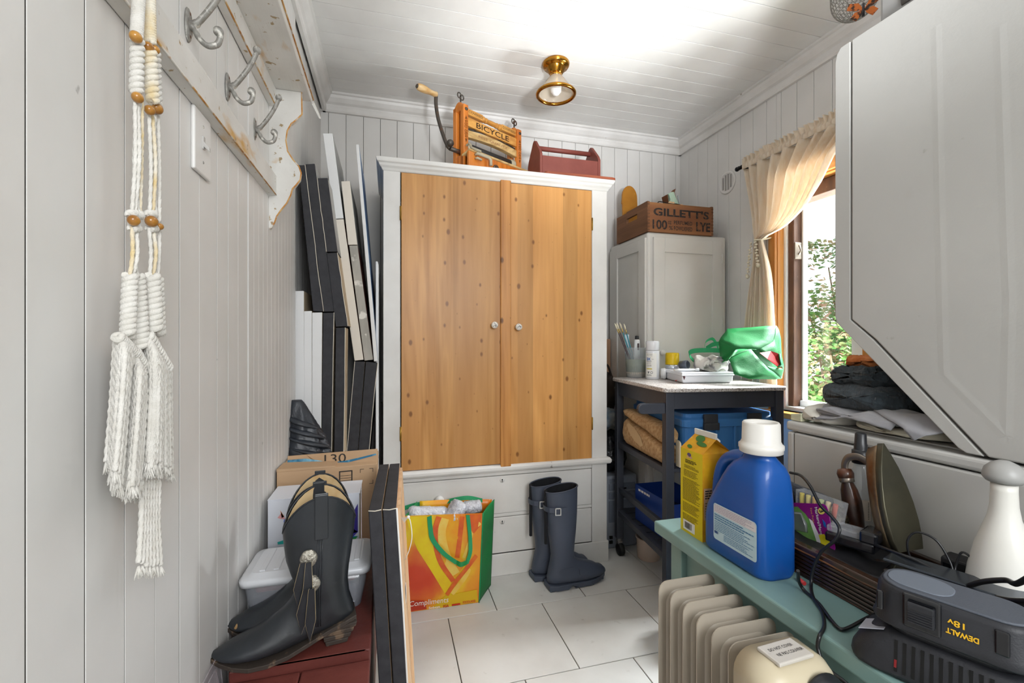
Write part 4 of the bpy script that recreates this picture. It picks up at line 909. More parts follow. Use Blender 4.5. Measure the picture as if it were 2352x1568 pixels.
# rain boots
m_rub = mat('navy_rubber', '495060', .5, col2='434a58', vs=6, bump=.04, bs=30, wear='8b909a', wth=(.8, .84), wsc=60)
m_rubin = mat('rubber_lining', '15161a', .9)
m_buck = mat('buckle_silver', 'd8d8d6', .3, .3)
m_lab = mat('label_cream', 'd9d6b0', .7)
def rain(loc, az, label):
    M = rotz(loc, az); t = thing('rain_boot', label, 'boot', loc, 'pair of navy rubber boots')
    S = [(-.012, .432, .142, .450, .05), (-.010, .40, .142, .41, .05), (-.005, .33, .14, .335, .05), (.004, .25, .134, .255, .049), (.014, .18, .126, .185, .046), (.018, .14, .124, .15, .044), (.012, .11, .128, .13, .043), (.003, .08, .142, .114, .042), (-.003, .05, .166, .104, .043), (-.001, .028, .190, .097, .044), (.03, .02, .212, .090, .046), (.09, .018, .235, .080, .049), (.15, .018, .256, .066, .05), (.2, .02, .274, .062, .046), (.235, .022, .284, .052, .038), (.262, .026, .289, .042, .022), (.28, .031, .29, .036, .006)]
    b, R = boot_body(M, S, None, sq=.85); b.loft(R, False); b.f.append(list(range(len(R)*28-28, len(R)*28))); b.m.append(0); b.s.append(True)
    b.build('upper', m_rub, t)
    S2 = [(a+.004, c, d-.004, e, f-.004) for a, c, d, e, f in S[:5]]
    b, R2 = boot_body(M, S2, None, sq=.85); b.loft(R2, False); b.f.append(list(range(4*28, 5*28))); b.m.append(0); b.s.append(False); b.build('lining', m_rubin, t)
    MB(M).tube([V(.065+.077*math.cos(q), .05*math.copysign(abs(math.sin(q))**.85, math.sin(q)), .441+.009*math.cos(q)) for q in [2*PI*k/36 for k in range(37)]], .003, 6).build('rim', m_rub, t)
    b = MB(M); st = [(-.006, .033), (.03, .046), (.08, .048), (.1, .046), (.14, .05), (.19, .051), (.23, .045), (.262, .03), (.284, .012)]
    b.loft([[V(x, -w, .004+(.012 if .085 < x < .12 else 0)+max(0, x-.2)*.12), V(x, w, .004+(.012 if .085 < x < .12 else 0)+max(0, x-.2)*.12), V(x, w, .026+max(0, x-.2)*.12), V(x, -w, .026+max(0, x-.2)*.12)] for x, w in st], True, False); b.build('sole', m_rub, t, bevel=.002)
    MB(M).box(-.004, -.036, 0, .078, .036, .006).build('heel', m_rub, t, bevel=.003)
    b = MB(M)
    for k in range(8): b.box(.118+k*.02, -.042+max(0, k-4)*.006, -.0+max(0, k-4)*.002, .130+k*.02, .042-max(0, k-4)*.006, .006+max(0, k-4)*.003)
    b.build('tread', m_rub, t)
    # gusset at the back, strap and buckle
    b = MB(M); b.box(-.016, -.006, .2, -.004, .006, .44).build('gusset', m_rubin, t, bevel=.002)
    b = MB(M); pts = [V(.066+.081*math.cos(q), -.0545*math.copysign(abs(math.sin(q))**.85, math.sin(q)), .36) for q in [PI*(.72+.75*k/20*1.0) for k in range(-6, 15)]]
    b.tube(pts, .011, 8, flat=.12, up=(0, 0, 1)) if False else None
    rings = [[p+V(0, 0, -.011), p+V(0, 0, .011), p*1.0+V(-.003 if p.x < 0 else 0, -.003 if p.y < -.03 else 0, .011), p+V(-.003 if p.x < 0 else 0, -.003 if p.y < -.03 else 0, -.011)] for p in pts]
    b.loft(rings, True, False); sp_ = b.build('strap', m_rub, t, bevel=.001, seg=1)
    bc = M @ V(.022, -.057, .36)
    xd = (M.to_3x3() @ V(1, -.25, 0)).normalized(); bm_ = MB(frame(bc, xd, z=(0, 0, 1)))
    for x0, z0, x1, z1 in ((-.013, -.016, -.0095, .016), (.0095, -.016, .013, .016), (-.013, .0125, .013, .016), (-.013, -.016, .013, -.0125)): bm_.box(x0, -.006, z0, x1, -.001, z1)
    bm_.build('buckle', m_buck, sp_)
    b = MB(M); b.tube(spl([V(.035, -.0435, .085), V(.05, -.046, .095), V(.1, -.046, .098), V(.13, -.046, .09), V(.135, -.048, .06)], 5), .0012, 5); b.build('heel_seam', m_rub, t)
    b = MB(M); b.add([V(.01, .043, .425), V(.05, .0455, .425), V(.05, .0455, .437), V(.01, .043, .435)], [(0, 1, 2, 3)]); b.build('inner_label', m_lab, t)
    return t
rain(V(.680, 1.895, 0), 5, 'navy rubber rain boot with silver buckle, the nearer of the two by the wardrobe')
rain(V(.640, 1.992, 0), 6, 'navy rubber rain boot behind its mate, touching the wardrobe drawers')
# ================================================================== BLACK CANVASES LEANING ON THE CHEST
m_stretch = wood('stretcher_pine', 'c9a27c', 'dcbb96', axis='Z', rough=.7)
m_white = mat('plain_white', 'e6e4e0', .6)
def leaner(x0, x1, label, back):
    t = thing('canvas', label, 'canvas', ((x0+x1)/2+.03, 1.28, 0), None)
    ya, yb = 1.075, 1.47; zt = .715; sl = .040
    bz = lambda x, y, z: V(x+sl*(zt-z)/.7+(y-ya)*.040, y, z)
    pts = [(x0, zt), (x1, zt), (x1, 0), (x0, 0)]
    b = MB(); A = [bz(x, ya, z) for x, z in pts]; B = [bz(x, yb, z) for x, z in pts]
    b.add(A+B, [(3, 2, 1, 0), (4, 5, 6, 7), (0, 1, 5, 4), (2, 3, 7, 6), (3, 0, 4, 7)]).add([A[1], A[2], B[2], B[1]], [(0, 1, 2, 3)], mi=1)
    o = b.build('stretched_canvas', [m_cvb, m_stretch], t, bevel=.002, seg=1)
    if back:
        e = V(.001, 0, 0)
        MB().tube([A[1]+e, A[1].lerp(A[2], .33)+e+V(.001, 0, 0), A[1].lerp(A[2], .66)+e, A[2]+e], .0022, 5).build('raw_edge', m_white, t)
        for yy in (ya+.012, yb-.05):
            P0 = [bz(x1, yy, zt-.01), bz(x1, yy+.036, zt-.01), bz(x1, yy+.036, .01), bz(x1, yy, .01)]
            MB().prism(P0, (.008, 0, 0)).build('stretcher_bar', m_stretch, t, bevel=.001)
        MB().prism([bz(x1, ya+.05, zt-.01), bz(x1, yb-.052, zt-.01), bz(x1, yb-.052, zt-.045), bz(x1, ya+.05, zt-.045)], (.008, 0, 0)).build('stretcher_bar', m_stretch, t, bevel=.001)
        s = bz(x1, ya+.03, .50)+V(.0085, 0, 0)
        st = MB().prism([s+V(0, .016*math.cos(q)*(1+.1*math.sin(3*q)), .024*math.sin(q)) for q in [2*PI*k/18 for k in range(18)]], (.0012, 0, 0)).build('sticker', m_white, t)
        MB().prism([s+V(.0012, .008*math.cos(q)-.004, .013*math.sin(q)) for q in [2*PI*k/18 for k in range(18)]], (.0004, 0, 0)).build('sticker_logo', mat('logo_grey', '7d7a76', .6), st)
        w = [PY(927, 1192, 1.12), PY(938, 1187, 1.10), PY(944, 1205, 1.10), PY(946, 1235, 1.10), PY(940, 1262, 1.11), PY(931, 1284, 1.13)]
        MB().tube(spl(w, 6), .0012, 6).ball(w[1], .004, 8, 6).prism([w[0]+V(-.006, 0, .004), w[0]+V(.008, 0, .002), w[1], w[0]+V(.002, 0, -.009)], (0, .002, 0)).build('hanging_cord', m_white, t)
    for i, j in ((0, 1),): MB().tube([A[0]+V(0, -.001, 0), A[0].lerp(A[1], .5)+V(0, -.001, -.002), A[1]+V(0, -.001, 0)], .0012, 5).build('canvas_lip', m_lip, t)
    return t
leaner(-.047, -.0185, 'black canvas leaning against the red chest, the one touching the chest', False)
leaner(-.0155, .0145, 'black canvas with bare wooden back and hanging cord, leaning outermost beside the orange bag', True)
# stick and folded plastic by the chest's near corner
MB().tube([PX(541, 1442, XL+.02), PX(560, 1405, XL+.02)], .0028, 7).build('wooden_stick', mat('stick', '9a7a50', .7), at=PX(541, 1442, XL+.02), label='short thin wooden stick against the left wall behind the boot toe', category='stick')
m_cell = clearmix('cellophane', (.93, .9, .92, 1), rough=.08, body=(.7, .66, .68, 1), bf=.2)
b = MB()
q = [PX(466, 1568, -.325), PX(495, 1506, -.325), PX(506, 1568, -.31)]
b.tube([PX(460, 1580, -.33), PX(494, 1516, -.33)], .0012, 5).tube([PX(505, 1518, -.33), PX(512, 1580, -.325)], .0012, 5).tube([PX(473, 1580, -.322), PX(494, 1537, -.322), PX(506, 1580, -.318)], .0012, 5)
b.add([PX(460, 1590, -.334), PX(494, 1516, -.333), PX(505, 1518, -.330), PX(512, 1590, -.325), PX(512, 1760, -.325), PX(455, 1760, -.334)], [(0, 1, 2, 3, 4, 5)])
b.add([PX(473, 1590, -.324), PX(494, 1537, -.322), PX(506, 1590, -.318), PX(506, 1760, -.318), PX(473, 1760, -.324)], [(0, 1, 2, 3, 4)])
b.build('plastic_sleeve', m_cell, at=PX(490, 1700, -.326), label='clear plastic sleeve standing between the wall and the red chest', category='plastic sleeve')
# ================================================================== CURTAIN
def translucent(name, c1, c2, t=.5, vs=60, vst=(1, 1, 1)):
    m = mat(name, c1, .9, col2=c2, vs=vs, vst=vst, sheen=.2)
    nt = m.node_tree; b = nt.nodes['Principled BSDF']; o = nt.nodes['Material Output']
    tr = nt.nodes.new('ShaderNodeBsdfTranslucent'); mx = nt.nodes.new('ShaderNodeMixShader'); mx.inputs[0].default_value = t
    src = b.inputs['Base Color'].links[0].from_socket if b.inputs['Base Color'].links else None
    if src: nt.links.new(src, tr.inputs[0])
    else: tr.inputs[0].default_value = b.inputs['Base Color'].default_value
    nt.links.new(b.outputs[0], mx.inputs[1]); nt.links.new(tr.outputs[0], mx.inputs[2]); nt.links.new(mx.outputs[0], o.inputs['Surface'])
    return m
m_curt = translucent('curtain_linen', 'f4e6d2', 'fbf3e6', .5, 90, (1, 1, .1))
m_fringe = mat('curtain_fringe', 'e6dcc6', .95)
m_rod = mat('rod_black', '1e1d1f', .4, .6)
RX = 1.775; RZ = 2.013
cr1 = thing('curtain_rod', 'thin black curtain rod over the window', 'curtain rod', (RX, 1.7, RZ))
MB().tube([(RX, 1.97, RZ), (RX, 1.05, RZ)], .006, 10).build('rod', m_rod, cr1)
MB().tube([(RX, 1.985, RZ-.002), (RX, 1.94, RZ-.002)], .010, 12).ball((RX, 1.99, RZ-.002), .012, 12, 8).tube([(XR, 1.97, RZ), (RX-.01, 1.97, RZ)], .006, 8).build('finial', m_rod, cr1)
def curt_u(s, z):   # Y of the curtain at width fraction s and height z
    zt, zk, zb = 1.995, 1.605, .86
    yl = 1.945; yr = 1.30
    if z >= zk:
        t = min(max((zt-z)/(zt-zk), 0), 1); a = yl+(1.853-yl)*t
        K = [(0, 0), (.295, .287), (.55, .41), (.79, .555), (.9, .68), (.946, .777), (1, 1)]; b_ = yr
        for (p, q), (r, s2) in zip(K, K[1:]):
            if p <= t <= r: b_ = yr+(1.812-yr)*(q+(s2-q)*(t-p)/(r-p))
        return a+(b_-a)*s
    t = (zk-z)/(zk-zb); g = 1-(1-min(t*1.6, 1))**2
    return (1.853+.105*g*(.4+.6*t)) + ((1.812-.045*g-.02*t)-(1.853+.105*g*(.4+.6*t)))*s
def curt_pt(s, z):
    zk = 1.605; pinch = min(1, abs(z-zk)/.18); y = curt_u(s, z)
    f = .014*pinch+.004
    x = RX+f*math.sin(s*2*PI*9+.8*math.sin(s*7))+.006*math.sin(s*31+z*3)-.03*math.exp(-((z-zk)/.1)**2)*.5
    return V(min(x, XR-.006), y, z)
ct = thing('curtain', 'cream linen curtain tied back at the left side of the window', 'curtain', (RX, 1.8, .86))
zs = [1.995-.0000-(1.995-.86)*k/70 for k in range(71)]
MB().grid(lambda u, v: curt_pt(u, 1.995+(.86-1.995)*v), 140, 80).build('panel', m_curt, ct, solid=.0015)
def ruf(s, t):
    y = 1.945+(1.30-1.945)*s; z = 1.992+.058*t
    a = math.sin(s*2*PI*26+2*math.sin(s*19)); 
    if t < .45: r = .010+.003*a; q = PI*(.5-t/.45); return V(RX-.0+r*math.cos(q)*-1 if False else RX-.009-.003*a*math.sin(PI*t/.45), y, z)
    return V(RX-.006+.016*a*(t-.45)/.55+.006*math.sin(s*70)*(t-.45), y+.004*math.cos(s*2*PI*26), z+.012*noise.noise(V(s*22, 0, 1))*(t-.4))
MB().grid(ruf, 260, 10).build('ruffle_heading', m_curt, ct, solid=.0015)
def ruf2(s, t):
    y = 1.945+(1.30-1.945)*s; a = math.sin(s*2*PI*26+2*math.sin(s*19))
    return V(RX+(.010+.003*a)*math.cos(PI*.5+PI*t), y, RZ-.004+.014*math.sin(PI*.5+PI*t))
MB().grid(ruf2, 200, 8).build('rod_pocket', m_curt, ct, solid=.001)
MB().tube(spl([(1.83, 1.86, 1.62), (1.79, 1.865, 1.612), (1.752, 1.845, 1.604), (1.755, 1.815, 1.60), (1.785, 1.806, 1.604), (1.825, 1.82, 1.615)], 5), .006, 8, flat=.6).build('tieback', m_fringe, ct)
def pom(A, B, n, r):
    b = MB(); A = Vector(A); B = Vector(B)
    b.tube([A, (A+B)/2+V(-.004, .003, 0), B], .002, 5)
    for k in range(n):
        p = A.lerp(B, (k+.5)/n)+V(-.003, .006*(-1)**k*.4, 0); b.ball(p, (r, r*1.1, r*.8), 8, 6)
    b.ball(B, (r*1.3, r*1.3, r*1.6), 8, 6); b.build('pompom_trim', m_fringe, ct)
pom((1.752, 1.838, 1.60), (1.750, 1.822, 1.475), 9, .0075)
pom((1.752, 1.868, 1.60), (1.758, 1.90, 1.43), 11, .007)
MB().lathe(PX(1735, 512, 1.80)+V(0, 0, .03), [(.003, 0), (.007, -.008), (.006, -.016), (.013, -.06), (.001, -.061)], 12).build('tassel', mat('tassel_gold', 'c9924e', .9, col2='e0b67a', vs=120, vst=(1, 1, .1)), ct)
# ================================================================== KITCHEN CART
m_cart = mat('cart_navy', '3a3d46', .45, col2='34373f', vs=8, bump=.05, bs=60, wear='c9d2d4', wth=(.80, .82), wsc=16)
m_granite = mat('granite', 'd2ccc8', .3, col2='8a8078', vs=220, amt=(.48, .58), wear='4c4540', wth=(.63, .66), wsc=300)
m_steel = mat('caster_steel', 'a9a9a8', .35, .8)
m_tyre = mat('black_tyre', '1c1c1d', .6)
KM = frame((1.072, 1.585, 0), (.9941, -.108, 0), z=(0, 0, 1)); KL, KW = .53, .545; KT = .912
kt = thing('kitchen_cart', 'dark navy rolling kitchen cart with a speckled granite top by the window', 'cart', KM @ V(KL/2, KW/2, 0))
b = MB(KM); rr_ = lambda d, z: rr(-.012+d, -.012+d, KL+.012-d, KW+.012-d, .02, z)
b.loft([rr_(.003, KT-.017), rr_(0, KT-.014), rr_(0, KT-.003), rr_(.003, KT)], True, False); b.build('granite_top', m_granite, kt)
lw = .036
for x in (.0, KL-lw):
    for y in (.0, KW-lw):
        l = MB(KM).box(x, y, .085, x+lw, y+lw, KT-.018).build('leg', m_cart, kt, bevel=.003)
        c = KM @ V(x+lw/2, y+lw/2, 0)
        MB().lathe(c, [(.016, .085), (.016, .080), (.010, .078), (.010, .070)], 14).hexa([c+V(-.012, -.02, .03), c+V(.012, -.02, .03), c+V(.012, .012, .03), c+V(-.012, .012, .03), c+V(-.012, -.012, .072), c+V(.012, -.012, .072), c+V(.012, .014, .072), c+V(-.012, .014, .072)]).hexa([c+V(.012, -.03, .028), c+V(.03, -.045, .022), c+V(.03, -.03, .018), c+V(.012, -.015, .022), c+V(.012, -.03, .034), c+V(.03, -.045, .027), c+V(.03, -.03, .024), c+V(.012, -.015, .028)]).build('caster_fork', m_steel, l, bevel=.001)
        MB().lathe(c+V(-.013, -.012, .031), [(.012, -.001), (.027, 0), (.031, .004), (.031, .022), (.027, .026), (.012, .027)], 24, (1, 0, 0)).build('caster_wheel', m_tyre, l)
for (x0, y0, x1, y1) in ((lw, .006, KL-lw, .024), (lw, KW-.024, KL-lw, KW-.006)):
    MB(KM).box(x0, y0, KT-.086, x1, y1, KT-.018).build('apron', m_cart, kt, bevel=.002)
for x in (.006, KL-.024): MB(KM).box(x, lw, KT-.086, x+.018, KW-lw, KT-.018).build('apron', m_cart, kt, bevel=.002)
p = [(-.115+.02+.02*math.cos(q), .83+.021*math.sin(q)) for q in [PI/2+PI*k/10 for k in range(11)]]+[(0, .809), (0, .851)]
MB(KM).prism([(x, .006, z) for x, z in p], (0, .022, 0)).build('towel_bar_arm', m_cart, kt, bevel=.003)
def shelf(z, name):
    for x in (.004, KL-.026): MB(KM).box(x, .002, z-.028, x+.022, KW, z).build(name+'_rail', m_cart, kt, bevel=.002)
    for k in range(7):
        y = .008+k*.077; MB(KM).box(.02, y, z-.016, KL-.02, y+.066, z-.001).build('slat', m_cart, kt, bevel=.002)
shelf(.585, 'middle_shelf'); shelf(.235, 'lower_shelf')
MB(KM).box(.008, lw, .325, .026, KW-lw, .352).build('guard_rail', m_cart, kt, bevel=.002)
# ---- on the granite top
def top(u, v): return PZ(u, v, KT)
m_cup = clearmix('cup_plastic', (.92, .94, .95, 1), rough=.1, body=(.75, .78, .8, 1), bf=.2)
m_water = mat('paint_water', '7d8a66', .2, col2='a7a57e', vs=14, amt=(.35, .65))
m_sed = mat('paint_sediment', 'b9a488', .5)
jc = top(1460, 866); 
jr = thing('brush_jar', 'clear plastic cup of murky green paint water on the cart', 'jar', jc)
MB().lathe(jc, [(.047, .0005), (.0475, .002), (.0575, .148), (.060, .150), (.060, .156), (.057, .156), (.0562, .150), (.0462, .004), (.001, .004)], 32).build('cup', m_cup, jr)
MB().lathe(jc, [(.001, .0045), (.0458, .0048), (.048, .028), (.001, .0285)], 28).build('sediment', m_sed, jr)
MB().lathe(jc, [(.0478, .029), (.0522, .094), (.001, .0945)], 28).build('paint_water', m_water, jr)
m_bwood = mat('brush_cream', 'e6dcc0', .4); m_bcol = mat('brush_teal', '3f8c9a', .35); m_bdark = mat('brush_dark', '55474a', .4); m_ferr = mat('ferrule', 'c9b06a', .3, .7)
for i, (u, v, col, lab) in enumerate(((1412, 742, m_bdark, 'leftmost'), (1416, 741, m_bdark, 'second from the left'), (1423, 740, m_bcol, 'third from the left'), (1433, 743, m_bcol, 'rightmost, teal'))):
    tip = PY(u, v, jc.y-.0+.01*i); low = jc+V(-.012+.012*i, -.015+.012*i, .02)
    br = thing('paint_brush', 'thin paint brush in the paint water cup, %s of four' % lab, 'brush', low, 'brushes in the paint water cup')
    d = tip-low
    MB().tube([low+d*.25, low+d*.55, low+d*.8], [.0028, .0036, .003], 8).build('handle', col, br)
    MB().tube([low+d*.8, low+d*.88], .0032, 8).build('ferrule', m_ferr, br)
    MB().tube([low+d*.88, low+d*.95, tip], [.0036, .0046, .0012], 8).build('bristles', m_bwood, br)
m_cap = mat('cap_black', '232427', .35)
m_tubew = mat('tube_white', 'dfe0e0', .35)
def ptube(u, v, dy, lab, blue=False):
    p = PY(u, v, jc.y+dy); t = thing('paint_tube', lab, 'paint tube', p+V(0, 0, -.12))
    MB().lathe(p+V(0, 0, -.018), [(.010, 0), (.0105, .004), (.010, .018), (.001, .0185)], 16, fn=lambda q, z: 1+.04*math.cos(q*12)).build('cap', m_cap, t)
    bb = MB(); rings = []
    for z, a, c in ((-.02, .011, .011), (-.026, .0155, .014), (-.08, .0175, .007), (-.118, .018, .0015)): rings.append([p+V(a*math.cos(q), c*math.sin(q), z) for q in [2*PI*k/16 for k in range(16)]])
    o = bb.loft(rings).build('tube', m_tubew, t)
    MB().box(p.x-.006, p.y-.0165, p.z-.075, p.x+.004, p.y-.0145, p.z-.04).build('label_band', mat('tube_blue', '35479a', .4) if blue else m_bdark, t)
ptube(1463, 771, .018, 'white paint tube with a black cap standing in the paint water cup')
ptube(1483, 771, .03, 'white paint tube with a blue stripe and black cap behind the spray can', True)
tg = PY(1440, 768, jc.y+.03)
MB().box(tg.x-.011, tg.y, tg.z-.1, tg.x+.013, tg.y+.004, tg.z).build('plastic_card', mat('pale_blue_card', 'cfdde6', .3), bevel=.001, at=tg, label='pale blue plastic card standing in the paint water cup', category='card')
# spray can
m_can = mat('can_white', 'e4e5e8', .25, coat=.3)
m_canl = mat('can_label', 'eceae4', .35)
sc_ = top(1499, 870); st = thing('spray_can', 'white spray can lettered 2X CLEAR beside the paint water cup', 'spray can', sc_)
R = .0335
MB().lathe(sc_, [(.030, .0), (.0335, .003), (R, .135), (.032, .142), (.001, .143)], 32).build('can', m_can, st)
MB().lathe(sc_, [(.0325, .1435), (.0335, .146), (.0335, .183), (.031, .190), (.001, .191)], 32).build('cap', m_can, st)
fc = math.atan2(-sc_.y, -sc_.x)-.25
def oncan(c, r, a0):
    return lambda x, y: V(c.x+(r+.0005)*math.cos(a0+x/r), c.y+(r+.0005)*math.sin(a0+x/r), c.z+y)
def canpatch(c, r, a0, x0, x1, z0, z1, name, m, par):
    f = oncan(c, r, a0); return MB().grid(lambda u, v: f(x0+(x1-x0)*u, z0+(z1-z0)*v), 10, 1).build(name, m, par)
lb = canpatch(sc_, R+.0002, fc, -.03, .028, .012, .13, 'label', m_canl, st)
m_blue = mat('print_blue', '1f5fa8', .4); m_grey = mat('print_grey', '6f7074', .5); m_yel = mat('print_yellow', 'd8c32a', .4)
def ct_(body, x, z, h, m, w=None, bold=0): f = oncan(sc_, R+.0008, fc); text(body, lb, m, None, h, w, lambda a, c: f(a+x, c+z), bold=bold)
ct_('2X', -.012, .101, .014, m_blue, .022, .05); ct_('CLEAR', -.010, .068, .0065, m_print, .026); 
ct_('RUST-OLEUM', -.008, .124, .004, m_print, .03); ct_('ULTRA COVER', -.008, .117, .003, m_grey, .03); ct_('12X', .009, .100, .004, m_print)
canpatch(sc_, R+.0008, fc, -.024, .006, .05, .0545, 'yellow_band', m_yel, lb)
for k, (x0, x1, z) in enumerate(((-.024, .004, .089), (-.022, .0, .085), (-.024, .0, .076), (-.024, .002, .022), (-.024, .004, .018))): canpatch(sc_, R+.0008, fc, x0, x1, z, z+.0016, 'small_print', m_grey, lb)
f = oncan(sc_, R+.0009, fc)
MB().add([f(.004+.006*math.cos(q)*(1 if k % 2 == 0 else 1), .034+.006*math.sin(q)) for k, q in enumerate([2*PI*j/16 for j in range(16)])]+[f(.004+.0045*math.cos(q), .034+.0045*math.sin(q)) for q in [2*PI*j/16 for j in range(16)]], [(j, (j+1) % 16, 16+(j+1) % 16, 16+j) for j in range(16)]).build('hazard_ring', m_print, lb)
MB().add([f(-.018, .039), f(-.006, .039), f(-.012, .027)], [(0, 1, 2)]).build('hazard_triangle', m_grey, lb)
MB().lathe(oncan(sc_, R, fc)(.0, .03), [(.0005, 0)]*2, 4) if False else None
# yellow can, lids
m_yc = mat('yellow_plastic', 'e6c21c', .35, col2='dcb410', vs=18); m_yo = mat('amber_plastic', 'e0a016', .35)
yc = PY(1544, 846, 2.0); yc.z = KT
t = thing('yellow_can', 'yellow capped can with a silver band behind the paint tray', 'can', yc)
MB().lathe(yc, [(.031, 0), (.032, .003), (.032, .05), (.001, .0505)], 28).build('amber_base', m_yo, t)
MB().lathe(yc, [(.0325, .051), (.033, .053), (.033, .07), (.001, .0705)], 28).build('silver_band', mat('silver_band', 'cfd3da', .25, .4), t)
MB().lathe(yc, [(.0335, .071), (.034, .073), (.0335, .125), (.030, .131), (.001, .132)], 28, fn=lambda q, z: 1+(.012*math.cos(q*30) if .074 < z < .12 else 0)).build('yellow_cap', m_yc, t)
wl_ = PY(1522, 838, 1.98); wl_.z = KT+.028
MB().lathe(wl_+V(-.012, -.0, 0), [(.001, 0), (.026, .002), (.028, .02), (.024, .026), (.001, .027)], 24, (.8, -.6, 0)).build('round_tub', m_tubew, at=wl_, label='small white round tub lying on its side between the spray can and yellow can', category='tub')
dc = PY(1572, 838, 1.93); dc.z = KT+.072
MB().lathe(dc, [(.001, -.02), (.021, -.02), (.022, .016), (.018, .02), (.018, .006), (.001, .006)], 24, (.3, -.9, .1)).build('jar_lid', mat('lid_slate', '565c68', .4), at=dc, label='slate grey screw lid lying beside the rolled rag', category='lid')
# paint tray box
m_tray = mat('tray_white', 'e2e5ec', .3, coat=.2, wear='5c6fb0', wth=(.76, .78), wsc=16)
A = top(1519, 868); B = top(1567, 881); Cc = top(1685, 879.5); D = A+(Cc-B)
tr = thing('paint_tray_box', 'shallow white plastic paint box with red and blue stains on the cart', 'box', (A+Cc)/2)
def quadring(d, z): 
    c = (A+B+Cc+D)/4; return [p+(c-p).normalized()*d+V(0, 0, z-p.z) for p in (A, B, Cc, D)]
tb_ = MB().loft([quadring(.014, KT+.0005), quadring(.004, KT+.008), quadring(.001, KT+.034)], True, False).build('tray', m_tray, tr, bevel=.006, seg=3)
MB().loft([quadring(-.003, KT+.034), quadring(-.004, KT+.039), quadring(-.001, KT+.041), quadring(-.001, KT+.047), quadring(.004, KT+.050)], True, False).build('tray_lid', m_tray, tr, bevel=.002)
nf = Cc-B; nl = B-A
def stain(p, dn, pts, col, nm): 
    ax = dn.normalized(); n_ = V(0, 0, 1).cross(ax)
    q = [p+ax*a+V(0, 0, z)-n_*(.0015+.0045*0) for a, z in pts]; MB().add(q, [tuple(range(len(q)))]).build(nm, mat('stain_'+col, col, .4), tb_)
stain(B.lerp(Cc, .02)+V(0, 0, 0), nf, [(-.004, .036), (.006, .036), (.009, .03), (.004, .016), (.001, .022)], '4a2a33', 'paint_drip')
stain(B.lerp(A, .25), nl, [(-.014, .003), (.012, .006), (.012, .012), (0, .009), (-.01, .01)], 'c8383c', 'paint_smear')
stain(B.lerp(A, .85), nl, [(-.02, .005), (.01, .004), (.008, .013), (-.004, .01), (-.012, .014)], '3f66b4', 'paint_smear')
# squeezed tubes and rag on the tray
sq = (A+B)/2*.45+(Cc+D)/2*.55; zt = KT+.05
t = thing('paint_tube', 'squeezed white paint tube lying on the paint box lid', 'paint tube', V(sq.x-.06, sq.y, zt))
p0 = PY(1548, 845, 1.80); p1 = PY(1600, 846, 1.77); p0.z = zt+.007; p1.z = zt+.009
MB().tube([p0, p0.lerp(p1, .3), p0.lerp(p1, .7), p1.lerp(p0, .08)], [.012, .013, .012, .008], 12, flat=.45).build('tube', m_tubew, t)
MB().tube([p1.lerp(p0, .06), p1+(p1-p0)*.1], [.0065, .0075], 12).build('cap', m_tubew, t)
m_rag = mat('rag_cloth', 'd6d2cb', .95, col2='8f8d90', vs=22, amt=(.46, .58), wear='8a5f52', wth=(.64, .70), wsc=24, bump=.2, bs=200)
def rolled(cen, dx, L, r, name, m, label, cat, seed=0, sq=.75, rx=(1, 0, 0)):
    b = MB(); dx = Vector(dx).normalized(); up = V(0, 0, 1); sd = up.cross(dx); rings = []
    for i in range(25):
        u = i/24; ring = []
        for k in range(28):
            q = 2*PI*k/28; n_ = noise.noise(V(u*5+seed, math.cos(q)*1.3, math.sin(q)*1.3)); e = (1-abs(2*u-1)**6)**.35
            rr2 = r*max(e, .15)*(1+.42*n_+.16*math.sin(q*3+u*11+seed)+.08*math.sin(q*8-u*17))
            ring.append(cen+dx*(u-.5)*L+sd*rr2*math.cos(q)+up*(max(rr2*sq*math.sin(q), -r*.62)))
        rings.append(ring)
    b.loft(rings); return b.build(name, m, at=cen, label=label, category=cat)
rc0 = PY(1632, 824, 1.80); rc0.z = zt+.031
rg = rolled(rc0, (1, -.35, 0), .15, .048, 'rolled_rag', m_rag, 'crumpled paint-stained rag rolled up on the white paint box', 'rag', 3)
b = MB(); c0 = rc0
for k in range(4):
    pts = [c0+V(.046*math.cos(q)*(1+.02*k)-.02+k*.014, -.040-.003*math.sin(q*2+k), .032*math.sin(q)-.012+.004*k) for q in [PI*(.05+.9*j/12) for j in range(13)]]
    b.tube(pts, .0055, 8)
b.build('fold', m_rag, rg)
MB().prism([PY(1612, 848, 1.77), PY(1640, 843, 1.78), PY(1670, 846, 1.76), PY(1650, 864, 1.735), PY(1644, 856, 1.745)], (0, 0, .003)).build('rag_tail', m_rag, rg)
# green shopping bags
m_grn = mat('green_fabric', '0f8440', .6, col2='0c7436', vs=9, bump=.15, bs=300)
m_grn2 = mat('green_strap', '17925a', .5, bump=.15, bs=300)
m_red = mat('red_lining', 'b01c20', .5)
gb = thing('shopping_bag', 'empty green fabric shopping bag slumped open on the cart end by the window', 'bag', V(1.58, 1.75, KT))
G = dict(a=(1671, 755, 1.80), b=(1783, 748, 1.66), b2=(1790, 758, 1.645), c=(1776, 784, 1.62), d=(1742, 803, 1.615), e=(1690, 802, 1.67), f=(1652, 783, 1.77), g=(1799, 838, 1.60), h=(1797, 848, 1.592), o=(1725, 801, 1.63), n=(1676, 824, 1.65), m=(1686, 858, 1.60), l=(1722, 872, 1.57), j=(1757, 840, 1.575), k=(1796, 870, 1.58), q=(1740, 862, 1.565), fl=(1655, 835, 1.77), gl=(1798, 868, 1.59))
G = {k: PY(*v) for k, v in G.items()}
for k in 'lkq': G[k].z = max(G[k].z, KT+.003)
